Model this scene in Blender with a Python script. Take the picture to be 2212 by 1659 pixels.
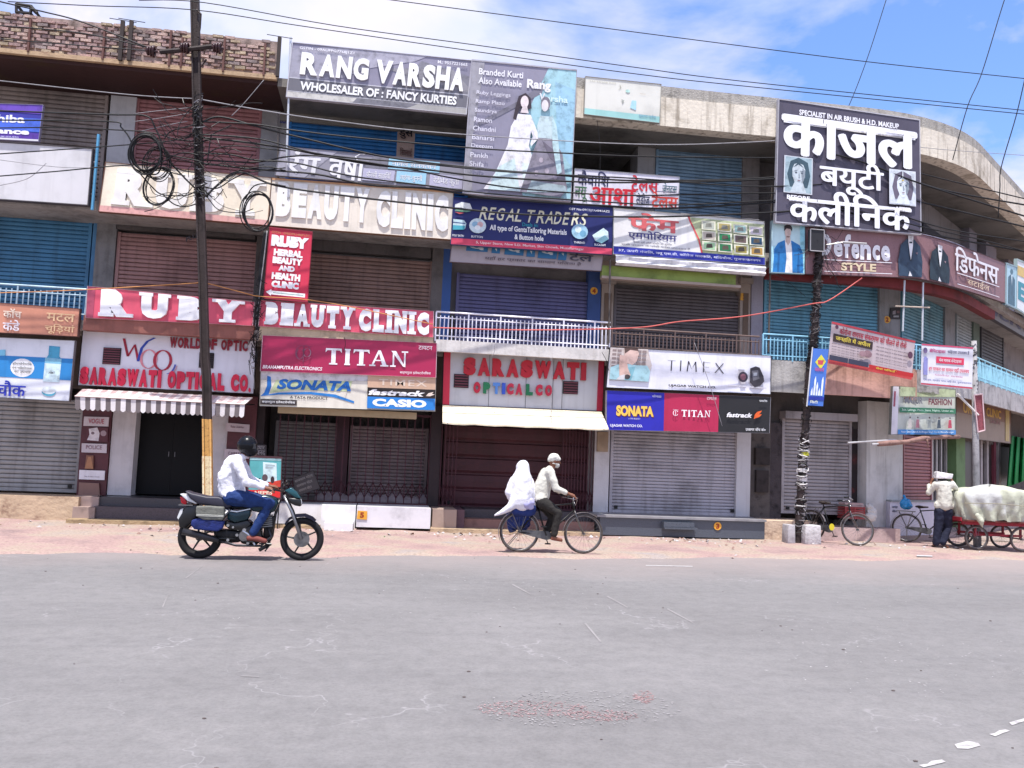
import bpy, bmesh, math, random
from mathutils import Vector, Matrix
random.seed(7)
for o in list(bpy.data.objects): bpy.data.objects.remove(o)
SC = bpy.context.scene
COL = SC.collection
# ------------------------------------------------------------------ camera
YAW, PITCH, ROLL = math.radians(8.5), math.atan(155/1900), math.atan(.040)
CAM = Vector((0, -19.1, 1.6))
fw = Vector((math.sin(YAW)*math.cos(PITCH), math.cos(YAW)*math.cos(PITCH), math.sin(PITCH)))
r0 = Vector((math.cos(YAW), -math.sin(YAW), 0)); u0 = r0.cross(fw)
RR = (r0*math.cos(ROLL)+u0*math.sin(ROLL)); UU = (u0*math.cos(ROLL)-r0*math.sin(ROLL))
cd = bpy.data.cameras.new('camera'); cam = bpy.data.objects.new('camera', cd); COL.objects.link(cam)
cd.sensor_width = 36; cd.lens = 36*1900/2212; cd.clip_end = 2000; cd.clip_start = .1
cam.matrix_world = Matrix(((RR.x, UU.x, -fw.x, CAM.x), (RR.y, UU.y, -fw.y, CAM.y), (RR.z, UU.z, -fw.z, CAM.z), (0, 0, 0, 1)))
SC.camera = cam
# ------------------------------------------------------------------ sky, sun, exposure
CSEED = 2.7
COFF = .17
SUN_EL, SUN_AZ = 73, 195        # degrees; azimuth clockwise from +Y
w = bpy.data.worlds.new('World'); SC.world = w; w.use_nodes = True
nt = w.node_tree; bg = nt.nodes['Background']; bg.inputs[1].default_value = .12
sky = nt.nodes.new('ShaderNodeTexSky'); sky.sky_type = 'NISHITA'; sky.sun_disc = False
sky.sun_elevation = math.radians(SUN_EL); sky.sun_rotation = math.radians(SUN_AZ)
tc = nt.nodes.new('ShaderNodeTexCoord')
# clouds lie on a high flat deck: the view direction is divided by its height
sx = nt.nodes.new('ShaderNodeSeparateXYZ'); nt.links.new(tc.outputs['Generated'], sx.inputs[0])
def wm(op, a, b):
    n = nt.nodes.new('ShaderNodeMath'); n.operation = op
    for i, q in enumerate((a, b)):
        if isinstance(q, (int, float)): n.inputs[i].default_value = q
        else: nt.links.new(q, n.inputs[i])
    return n.outputs[0]
hz = wm('ADD', wm('MAXIMUM', sx.outputs[2], .0), .22)
cv = nt.nodes.new('ShaderNodeCombineXYZ'); nt.links.new(wm('DIVIDE', sx.outputs[0], hz), cv.inputs[0]); nt.links.new(wm('ADD', wm('DIVIDE', sx.outputs[1], hz), COFF), cv.inputs[1])
cv.inputs[2].default_value = CSEED
n1 = nt.nodes.new('ShaderNodeTexNoise'); n1.inputs['Scale'].default_value = 1.15; n1.inputs['Detail'].default_value = 9; n1.inputs['Roughness'].default_value = .55
n1.inputs['Distortion'].default_value = .3
nt.links.new(cv.outputs[0], n1.inputs['Vector'])
cr = nt.nodes.new('ShaderNodeValToRGB'); cr.color_ramp.elements[0].position = .41; cr.color_ramp.elements[1].position = .535
nt.links.new(n1.outputs[0], cr.inputs[0])
n2 = nt.nodes.new('ShaderNodeTexNoise'); n2.inputs['Scale'].default_value = 2.6; n2.inputs['Detail'].default_value = 6
nt.links.new(cv.outputs[0], n2.inputs['Vector'])
cc = nt.nodes.new('ShaderNodeValToRGB'); cc.color_ramp.elements[0].position = .35; cc.color_ramp.elements[1].position = .62
cc.color_ramp.elements[0].color = (3.9, 4.25, 5.4, 1); cc.color_ramp.elements[1].color = (5.3, 4.95, 5.7, 1)
nt.links.new(n2.outputs[0], cc.inputs[0])
sk2 = nt.nodes.new('ShaderNodeMixRGB'); sk2.blend_type = 'MULTIPLY'; sk2.inputs[0].default_value = 1; sk2.inputs[2].default_value = (.88, 1.05, 1.38, 1)
nt.links.new(sky.outputs[0], sk2.inputs[1])
mx = nt.nodes.new('ShaderNodeMixRGB'); nt.links.new(cr.outputs[0], mx.inputs[0]); nt.links.new(sk2.outputs[0], mx.inputs[1]); nt.links.new(cc.outputs[0], mx.inputs[2])
nt.links.new(mx.outputs[0], bg.inputs[0])
sl = bpy.data.lights.new('sun', 'SUN'); sl.energy = 3.7; sl.angle = math.radians(.5); sl.color = (1, .97, .92)
so = bpy.data.objects.new('sun', sl); COL.objects.link(so)
sd = Vector((math.sin(math.radians(SUN_AZ))*math.cos(math.radians(SUN_EL)), math.cos(math.radians(SUN_AZ))*math.cos(math.radians(SUN_EL)), math.sin(math.radians(SUN_EL))))
so.rotation_euler = sd.to_track_quat('Z', 'Y').to_euler(); so.location = (0, -5, 30)
SC.view_settings.view_transform = 'Standard'; SC.view_settings.look = 'None'; SC.view_settings.gamma = 1
SC.view_settings.use_curve_mapping = False
SC.view_settings.exposure = .82
SC.cycles.max_bounces = 6; SC.cycles.diffuse_bounces = 4; SC.cycles.use_denoising = True
# ------------------------------------------------------------------ surveying helpers: sight lines measured from the photograph
def ray(px, py): return fw + RR*((px-1106)/1900) + UU*((829-py)/1900)
SA, RF, TH = 10.4, 4.4, math.radians(40)              # the front is straight up to x = SA, then rounds the corner with radius RF
def onY(px, py, y):
    d = ray(px, py); return CAM + d*((y-CAM.y)/d.y)
def onZ(px, py, z=0.):
    d = ray(px, py); return CAM + d*((z-CAM.z)/d.z)
def FP(px, py, n):
    """where the sight line meets the building front moved n metres out"""
    p = onY(px, py, -n)
    if p.x <= SA: return p
    d = ray(px, py); cx, cy, r = SA, RF, RF+n
    a = d.x*d.x+d.y*d.y; ox, oy = CAM.x-cx, CAM.y-cy
    b = 2*(ox*d.x+oy*d.y); c = ox*ox+oy*oy-r*r; q = b*b-4*a*c
    if q >= 0:
        h = CAM + d*((-b-math.sqrt(q))/(2*a))
        if math.atan2(h.x-SA, RF-h.y) <= TH: return h
    N_ = Vector((math.sin(TH), -math.cos(TH), 0)); P0 = Vector((SA+r*math.sin(TH), RF-r*math.cos(TH), 0))
    return CAM + d*((P0-CAM).dot(N_)/d.dot(N_))
def FN(p):
    if p.x <= SA: return Vector((0, -1, 0))
    if math.atan2(p.x-SA, RF-p.y) > TH or p.y > RF: return Vector((math.sin(TH), -math.cos(TH), 0))
    return Vector((p.x-SA, p.y-RF, 0)).normalized()
def FX(s, n, z=0.):
    """point of the front at running length s, n metres out"""
    if s <= SA: return Vector((s, -n, z))
    t = (s-SA)/RF
    if t <= TH: return Vector((SA+(RF+n)*math.sin(t), RF-(RF+n)*math.cos(t), z))
    k = (t-TH)*RF; return Vector((SA+(RF+n)*math.sin(TH)+k*math.cos(TH), RF-(RF+n)*math.cos(TH)+k*math.sin(TH), z))
def S_of(px, py, n):
    p = FP(px, py, n)
    if p.x <= SA: return p.x
    t = math.atan2(p.x-SA, RF-p.y)
    if 0 <= t <= TH and p.y < RF: return SA + RF*t
    P0 = Vector((SA+(RF+n)*math.sin(TH), RF-(RF+n)*math.cos(TH), 0))
    return SA+RF*TH+(p-P0).dot(Vector((math.cos(TH), math.sin(TH), 0)))
# ------------------------------------------------------------------ materials
def lin(h):
    if not isinstance(h, str): return tuple(h)[:3]
    h = h.lstrip('#'); v = [int(h[i:i+2], 16)/255 for i in (0, 2, 4)]
    return tuple(x/12.92 if x <= .04045 else ((x+.055)/1.055)**2.4 for x in v)
_M = {}
def M(col, rough=.6, metal=0., var=.18, scale=2.2, bump=0., bscale=25., streak=0., spec=.35, dirt=None):
    """procedural surface: base colour broken by two noises, streaks of rain dirt, fine relief"""
    k = (col if isinstance(col, str) else tuple(col), rough, metal, var, scale, bump, bscale, streak, spec, dirt)
    if k in _M: return _M[k]
    c = lin(col)
    m = bpy.data.materials.new('surface'); m.use_nodes = True; t = m.node_tree; b = t.nodes['Principled BSDF']
    b.inputs['Roughness'].default_value = rough; b.inputs['Metallic'].default_value = metal; b.inputs['Specular IOR Level'].default_value = spec
    g = t.nodes.new('ShaderNodeNewGeometry')
    n = t.nodes.new('ShaderNodeTexNoise'); n.inputs['Scale'].default_value = scale; n.inputs['Detail'].default_value = 6; n.inputs['Roughness'].default_value = .62
    t.links.new(g.outputs['Position'], n.inputs['Vector'])
    r = t.nodes.new('ShaderNodeValToRGB'); r.color_ramp.elements[0].position = .3; r.color_ramp.elements[1].position = .72
    d = lin(dirt) if dirt else tuple(x*(1-var*1.6) for x in c)
    r.color_ramp.elements[0].color = (*d, 1); r.color_ramp.elements[1].color = (*[min(1, x*(1+var*.45)) for x in c], 1)
    if dirt is None:
        e = r.color_ramp.elements.new(.5); e.color = (*c, 1)
    else:
        e = r.color_ramp.elements.new(.45); e.color = (*c, 1)
    t.links.new(n.outputs[0], r.inputs[0]); out = r.outputs[0]
    if streak:
        mpn = t.nodes.new('ShaderNodeMapping'); mpn.inputs['Scale'].default_value = (9, 9, .7)
        s = t.nodes.new('ShaderNodeTexNoise'); s.inputs['Scale'].default_value = 1.; s.inputs['Detail'].default_value = 4
        t.links.new(g.outputs['Position'], mpn.inputs[0]); t.links.new(mpn.outputs[0], s.inputs['Vector'])
        sr = t.nodes.new('ShaderNodeValToRGB'); sr.color_ramp.elements[0].position = .52; sr.color_ramp.elements[1].position = .72
        sr.color_ramp.elements[0].color = (0, 0, 0, 1); sr.color_ramp.elements[1].color = (streak, streak, streak, 1)
        t.links.new(s.outputs[0], sr.inputs[0])
        mm = t.nodes.new('ShaderNodeMixRGB'); mm.inputs[2].default_value = (c[0]*.28+.01, c[1]*.25+.008, c[2]*.22+.006, 1)
        t.links.new(sr.outputs[0], mm.inputs[0]); t.links.new(out, mm.inputs[1]); out = mm.outputs[0]
    t.links.new(out, b.inputs['Base Color'])
    if bump:
        n3 = t.nodes.new('ShaderNodeTexNoise'); n3.inputs['Scale'].default_value = bscale; n3.inputs['Detail'].default_value = 5
        t.links.new(g.outputs['Position'], n3.inputs['Vector'])
        bp = t.nodes.new('ShaderNodeBump'); bp.inputs['Strength'].default_value = bump; bp.inputs['Distance'].default_value = .02
        t.links.new(n3.outputs[0], bp.inputs['Height']); t.links.new(bp.outputs[0], b.inputs['Normal'])
    _M[k] = m; return m
def P(col, rough=.5): return M(col, rough, 0, .11, 1.6, .12, 2.5, .12)      # printed / painted board
def PF(col): return M(col, .5, 0, .24, 7.5, .12, 2.5, .12)     # printed pictures: mottled ink
# ------------------------------------------------------------------ objects
ORG = {}
def thing(name, label, cat, loc=(0, 0, 0), group=None, local=False, rz=0.):
    o = bpy.data.objects.new(name, None); COL.objects.link(o); o.location = loc; o.rotation_euler = (0, 0, rz); o.empty_display_size = .1
    o['label'] = label; o['category'] = cat
    if group: o['group'] = group
    ORG[o.name] = Vector((0, 0, 0)) if local else Vector(loc)
    return o
def link(name, me, parent=None, mats=None, smooth=False):
    o = bpy.data.objects.new(name, me); COL.objects.link(o)
    for m in (mats or []): me.materials.append(m)
    if parent is not None: o.parent = parent; ORG[o.name] = ORG.get(parent.name, Vector((0, 0, 0)))
    else: ORG[o.name] = Vector((0, 0, 0))
    if smooth: me.polygons.foreach_set('use_smooth', [True]*len(me.polygons))
    return o
def tag(o, label, cat, group=None):
    o['label'] = label; o['category'] = cat
    if group: o['group'] = group
    return o
class MB:
    def __init__(s): s.v = []; s.f = []; s.m = []; s.mats = []; s.cur = 0
    def mat(s, m):
        if m not in s.mats: s.mats.append(m)
        s.cur = s.mats.index(m); return s
    def add(s, vs, fs):
        k = len(s.v); s.v += [Vector(v) for v in vs]; s.f += [tuple(i+k for i in f) for f in fs]; s.m += [s.cur]*len(fs); return s
    def box(s, a, b):
        x0, y0, z0 = a; x1, y1, z1 = b
        return s.add([(x0, y0, z0), (x1, y0, z0), (x1, y1, z0), (x0, y1, z0), (x0, y0, z1), (x1, y0, z1), (x1, y1, z1), (x0, y1, z1)],
                     [(0, 3, 2, 1), (4, 5, 6, 7), (0, 1, 5, 4), (1, 2, 6, 5), (2, 3, 7, 6), (3, 0, 4, 7)])
    def hexa(s, q0, q1):
        """solid between two quads with matching corners"""
        return s.add(list(q0)+list(q1), [(0, 3, 2, 1), (4, 5, 6, 7), (0, 1, 5, 4), (1, 2, 6, 5), (2, 3, 7, 6), (3, 0, 4, 7)])
    def prism(s, pts, d):
        """polygon given by 3D points extruded by vector d"""
        n = len(pts); d = Vector(d); a = [Vector(p) for p in pts]
        return s.add(a+[p+d for p in a], [tuple(range(n))[::-1], tuple(range(n, 2*n))]+[(i, (i+1) % n, n+(i+1) % n, n+i) for i in range(n)])
    def poly(s, pts): return s.add(pts, [tuple(range(len(pts)))])
    def tube(s, pts, r, seg=6, closed=False):
        pts = [Vector(p) for p in pts]; n = len(pts); rs = r if isinstance(r, (list, tuple)) else [r]*n
        k0 = []; up = Vector((0, 0, 1)); prev = None
        for i, p in enumerate(pts):
            if closed: t = pts[(i+1) % n]-pts[i-1]
            else: t = pts[min(i+1, n-1)]-pts[max(i-1, 0)]
            if t.length < 1e-9: t = Vector((1, 0, 0))
            t.normalize()
            if prev is None:
                a = t.cross(up)
                if a.length < .05: a = t.cross(Vector((0, 1, 0)))
            else: a = prev-t*prev.dot(t)
            a.normalize(); prev = a; b = t.cross(a)
            k0.append([p+(a*math.cos(2*math.pi*j/seg)+b*math.sin(2*math.pi*j/seg))*rs[i] for j in range(seg)])
        vs = [v for ring in k0 for v in ring]; fs = []
        for i in range(n if closed else n-1):
            for j in range(seg):
                i2 = (i+1) % n; fs.append((i*seg+j, i*seg+(j+1) % seg, i2*seg+(j+1) % seg, i2*seg+j))
        if not closed: fs += [tuple(range(seg))[::-1], tuple(range((n-1)*seg, n*seg))]
        return s.add(vs, fs)
    def ellipsoid(s, c, r, seg=12, rings=8, rot=None):
        c = Vector(c); vs = []; fs = []
        for i in range(rings+1):
            a = math.pi*i/rings
            for j in range(seg):
                b = 2*math.pi*j/seg; v = Vector((r[0]*math.sin(a)*math.cos(b), r[1]*math.sin(a)*math.sin(b), r[2]*math.cos(a)))
                if rot: v = rot @ v
                vs.append(c+v)
        for i in range(rings):
            for j in range(seg): fs.append((i*seg+j, (i+1)*seg+j, (i+1)*seg+(j+1) % seg, i*seg+(j+1) % seg))
        return s.add(vs, fs)
    def torus(s, c, R, r, seg=40, k=8, ax='y', sq=1.):
        c = Vector(c); pts = []
        for i in range(seg):
            a = 2*math.pi*i/seg
            pts.append(c+(Vector((R*math.cos(a), 0, R*math.sin(a))) if ax == 'y' else Vector((R*math.cos(a), R*math.sin(a), 0)) if ax == 'z' else Vector((0, R*math.cos(a), R*math.sin(a)))))
        return s.tube(pts, r, k, True)
    def cyl(s, a, b, r, seg=12): return s.tube([a, b], r, seg)
    def build(s, name, parent=None, mat=None, smooth=False, jig=0.):
        org = ORG.get(parent.name, Vector((0, 0, 0))) if parent is not None else Vector((0, 0, 0))
        me = bpy.data.meshes.new(name)
        me.from_pydata([v-org for v in s.v], [], s.f); me.validate(verbose=False)
        mats = [mat] if mat else s.mats
        if not mat and len(s.mats) > 1 and len(me.polygons) == len(s.m): me.polygons.foreach_set('material_index', s.m)
        bm = bmesh.new(); bm.from_mesh(me); bmesh.ops.recalc_face_normals(bm, faces=bm.faces); bm.to_mesh(me); bm.free()
        return link(name, me, parent, mats, smooth)
def struct(o, kind='structure'): o['kind'] = kind; return o
# ------------------------------------------------------------------ text
_T = {}
def textmesh(body, bold=0., shear=0., depth=0., sp=1.):
    k = (body, bold, shear, depth, sp)
    if k in _T: return _T[k]
    hind = any(ord(ch) > 0x900 for ch in body) and bold > .015 and not depth; fat = bold*.55
    if hind: bold = 0.
    c = bpy.data.curves.new('glyphs', 'FONT'); c.body = body; c.size = 1; c.offset = bold; c.shear = shear; c.resolution_u = 3; c.extrude = .5 if depth else 0; c.space_character = sp
    o = bpy.data.objects.new('glyphs', c); me = bpy.data.meshes.new_from_object(o)
    vs = [v.co.copy() for v in me.vertices]; fs = [tuple(p.vertices) for p in me.polygons]
    bpy.data.meshes.remove(me); bpy.data.objects.remove(o); bpy.data.curves.remove(c)
    if vs:
        x0 = min(v.x for v in vs); x1 = max(v.x for v in vs); y0 = min(v.y for v in vs); y1 = max(v.y for v in vs)
        vs = [Vector(((v.x-x0)/max(1e-6, x1-x0), (v.y-y0)/max(1e-6, y1-y0), v.z)) for v in vs]
    if hind and vs:
        k0, base = len(vs), list(vs); bf = list(fs); W_ = max(1e-6, x1-x0); H_ = max(1e-6, y1-y0)
        for i, (dx, dy) in enumerate(((1, 0), (-1, 0), (0, 1), (0, -1), (.7, .7), (-.7, -.7), (.7, -.7), (-.7, .7))):
            vs = vs+[Vector((v.x+dx*fat/W_, v.y+dy*fat/H_*.6, v.z+.0003*(i+1))) for v in base]; fs = fs+[tuple(q+k0*(i+1) for q in f) for f in bf]
    _T[k] = (vs, fs); return _T[k]
class Patch:
    """four photograph corners (TL,TR,BR,BL) laid on the front n metres out; M(u,v,d): v runs down, d metres further out"""
    def __init__(s, tl, tr, br, bl, n, mid=None, plane=None):
        s.c = (tl, tr, br, bl); s.n = n; s.mid = mid; s.plane = plane
        if plane is None and max(FP(*p, n).x for p in s.c) <= SA:
            s.w = [FP(*p, n) for p in s.c]; s.nn = Vector((0, -1, 0)); s.flat = True
        elif plane is not None:
            s.w = [plane(*p) for p in s.c]; s.nn = (s.w[2]-s.w[3]).cross(s.w[0]-s.w[3]).normalized(); s.flat = True
            if s.nn.dot(fw) > 0: s.nn = -s.nn
        else: s.flat = False
    def M(s, u, v, d=0.):
        if s.flat:
            a, b, c, e = s.w; return (a*(1-u)+b*u)*(1-v)+(e*(1-u)+c*u)*v+s.nn*d
        a, b, c, e = [Vector(p) for p in s.c]; t = a*(1-u)+b*u; q = e*(1-u)+c*u
        if s.mid:
            for (mu, dt, dq) in [s.mid]:
                w_ = u/mu if u < mu else 1-((u-mu)/(1-mu))**1.5
                t = t+Vector((0, dt*w_)); q = q+Vector((0, dq*w_))
        p = t*(1-v)+q*v; P3 = FP(p.x, p.y, s.n); return P3+FN(P3)*d
def patch_box(mb, p, u0, v0, u1, v1, d0, d1, nu=1):
    for i in range(nu):
        a = u0+(u1-u0)*i/nu; b = u0+(u1-u0)*(i+1)/nu
        mb.hexa([p.M(a, v0, d0), p.M(b, v0, d0), p.M(b, v1, d0), p.M(a, v1, d0)], [p.M(a, v0, d1), p.M(b, v0, d1), p.M(b, v1, d1), p.M(a, v1, d1)])
class Sign:
    def __init__(s, name, label, cat, corners, n, th=.06, col='#ffffff', frame=None, fw_=.012, nu=1, mid=None, plane=None, mat=None, group=None, bulge=0):
        s.p = Patch(*corners, n, mid, plane); base = s.p.M(.5, 1, 0)
        s.o = thing(name, label, cat, base, group); s.k = .004; s.nu = nu
        mb = MB(); patch_box(mb, s.p, 0, 0, 1, 1, -th, 0, nu); s.panel = mb.build('panel', s.o, mat or P(col))
        if frame:
            mb = MB(); fv = fw_*1.8 if not isinstance(fw_, tuple) else fw_[1]; fu = fw_ if not isinstance(fw_, tuple) else fw_[0]
            patch_box(mb, s.p, -fu, -fv, 1+fu, 0, -th-.01, .015, nu); patch_box(mb, s.p, -fu, 1, 1+fu, 1+fv, -th-.01, .015, nu)
            patch_box(mb, s.p, -fu, 0, 0, 1, -th-.01, .015); patch_box(mb, s.p, 1, 0, 1+fu, 1, -th-.01, .015)
            mb.build('frame', s.o, M(frame, .6))
        s.pic = None
    def text(s, body, box, col, bold=.02, shear=0., raised=0., name='lettering', sp=1., rot=0.):
        vs, fs = textmesh(body, bold, shear, raised, sp); u0, v0, u1, v1 = box; s.k += .003
        out = []
        for v in vs:
            u = u0+(u1-u0)*v.x; q = v1+(v0-v1)*v.y
            if rot: q += rot*(v.x-.5)
            out.append(s.p.M(u, q, s.k+(v.z+.5)*raised if raised else s.k+v.z))
        mb = MB(); mb.add(out, fs); return mb.build(name, s.o, col if not isinstance(col, str) else P(col))
    def letters(s, word, box, col, bold=.06, raised=.05, serif=False, gap=.12, widths=None, shear=0.):
        """each raised letter is a piece of its own"""
        u0, v0, u1, v1 = box; ws = []
        for i, ch in enumerate(word):
            w_ = {' ': .55, 'I': .42, 'W': 1.35, 'M': 1.3, '.': .25, 'L': .85, 'J': .7}.get(ch, 1.)
            ws.append(widths[i] if widths else w_)
        tot = sum(ws)+gap*(len(word)-1); x = 0; s.k += .003; mt = P(col) if isinstance(col, str) else col
        for i, ch in enumerate(word):
            a = u0+(u1-u0)*x/tot; b = u0+(u1-u0)*(x+ws[i])/tot; x += ws[i]+gap
            if ch == ' ': continue
            vs, fs = textmesh(ch, bold, shear, 1.); va = v0 if ch != '.' else v1-(v1-v0)*.25
            mb = MB(); sx0, sx1 = (a, b)
            mb.add([s.p.M(sx0+(sx1-sx0)*v.x, v1+(va-v1)*v.y, s.k+(v.z+.5)*raised) for v in vs], fs)
            if serif:
                hs = (v1-v0)*.13; lw = (b-a)
                pos = {'R': [('t', 0, .5), ('b', -.06, .46), ('b', .62, 1.12)], 'U': [('t', -.1, .42), ('t', .62, 1.1)], 'B': [('t', -.08, .4), ('b', -.08, .4)], 'Y': [('t', -.1, .4), ('t', .6, 1.1), ('b', .2, .8)],
                       'E': [('t', -.06, .3), ('b', -.06, .3)], 'A': [('b', -.12, .38), ('b', .62, 1.12)], 'T': [('b', .2, .8)], 'L': [('t', -.1, .5), ('b', -.1, .3)], 'I': [('t', -.35, 1.35), ('b', -.35, 1.35)],
                       'N': [('t', -.12, .3), ('b', -.12, .36), ('t', .62, 1.12)], 'C': [], 'S': [], 'W': [('t', -.1, .3), ('t', .8, 1.1)]}.get(ch, [])
                for (tb, q0, q1) in pos:
                    vv = (v0, v0+hs) if tb == 't' else (v1-hs, v1)
                    mb.hexa([s.p.M(a+lw*q0, vv[0], s.k), s.p.M(a+lw*q1, vv[0], s.k), s.p.M(a+lw*q1, vv[1], s.k), s.p.M(a+lw*q0, vv[1], s.k)],
                            [s.p.M(a+lw*q0, vv[0], s.k+raised+.002), s.p.M(a+lw*q1, vv[0], s.k+raised+.002), s.p.M(a+lw*q1, vv[1], s.k+raised+.002), s.p.M(a+lw*q0, vv[1], s.k+raised+.002)])
            mb.build('letter', s.o, mt)
    def rect(s, box, col, name='print', d=None, raised=0., nu=None):
        u0, v0, u1, v1 = box; s.k += .0015; mb = MB(); k = nu or (s.nu if not s.p.flat else 1)
        for i in range(k):
            a = u0+(u1-u0)*i/k; b = u0+(u1-u0)*(i+1)/k
            if raised: mb.hexa([s.p.M(a, v0, 0), s.p.M(b, v0, 0), s.p.M(b, v1, 0), s.p.M(a, v1, 0)], [s.p.M(a, v0, raised), s.p.M(b, v0, raised), s.p.M(b, v1, raised), s.p.M(a, v1, raised)])
            else: mb.poly([s.p.M(a, v1, s.k), s.p.M(b, v1, s.k), s.p.M(b, v0, s.k), s.p.M(a, v0, s.k)])
        return mb.build(name, s.o, P(col) if isinstance(col, str) else col)
    def fig(s, polys, name='picture', box=(0, 0, 1, 1)):
        """flat printed picture: list of (colour, [(u,v)..]) or (colour, ('o',cu,cv,ru,rv))"""
        mb = MB(); u0, v0, u1, v1 = box
        for col, pts in polys:
            s.k += .0009
            if pts[0] == 'o':
                _, cu, cv, ru, rv = pts; pts = [(cu+ru*math.cos(2*math.pi*i/18), cv+rv*math.sin(2*math.pi*i/18)) for i in range(18)]
            elif pts[0] == 'l':
                w_ = pts[1]; L = pts[2:]; a = []; b = []
                if not isinstance(L[0], tuple): L = list(zip(L[0::2], L[1::2]))
                for i, (x, y) in enumerate(L):
                    x2, y2 = L[min(i+1, len(L)-1)]; x1, y1 = L[max(i-1, 0)]; dx, dy = x2-x1, y2-y1; q = math.hypot(dx, dy) or 1
                    a.append((x-dy/q*w_/2, y+dx/q*w_/2)); b.append((x+dy/q*w_/2, y-dx/q*w_/2))
                mb.mat(PF(col))
                for i in range(len(L)-1):
                    mb.poly([s.p.M(u0+(u1-u0)*x, v0+(v1-v0)*y, s.k) for x, y in (a[i], a[i+1], b[i+1], b[i])])
                continue
            mb.mat(PF(col)); mb.poly([s.p.M(u0+(u1-u0)*x, v0+(v1-v0)*y, s.k) for x, y in pts])
        return mb.build(name, s.o)
# ------------------------------------------------------------------ pixel readings of the enlarged crops
def _z(x0, y0, k): return lambda zx, zy: (x0+zx/k, y0+zy/k)
Z1 = _z(0, 0, 3.5826); Z2 = _z(0, 384.2, 3.556); Z3 = _z(0, 789, 3.5826); Z4 = _z(548.9, 54.9, 4.479); Z5 = _z(548.9, 384.2, 4.318); Z6 = _z(548.9, 720.4, 3.608)
B1 = _z(960.5, 102.9, 5.145); B2 = _z(926.2, 384.2, 4.836); B3 = _z(926.2, 686.1, 3.182); B4 = _z(1269.3, 384.2, 4.478); B5 = _z(1269.3, 720.4, 3.406)
B6 = _z(1612.3, 171.5, 3.689); B7 = _z(1612.3, 480.3, 3.689); B8 = _z(1612.3, 809.6, 3.689)
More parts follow.
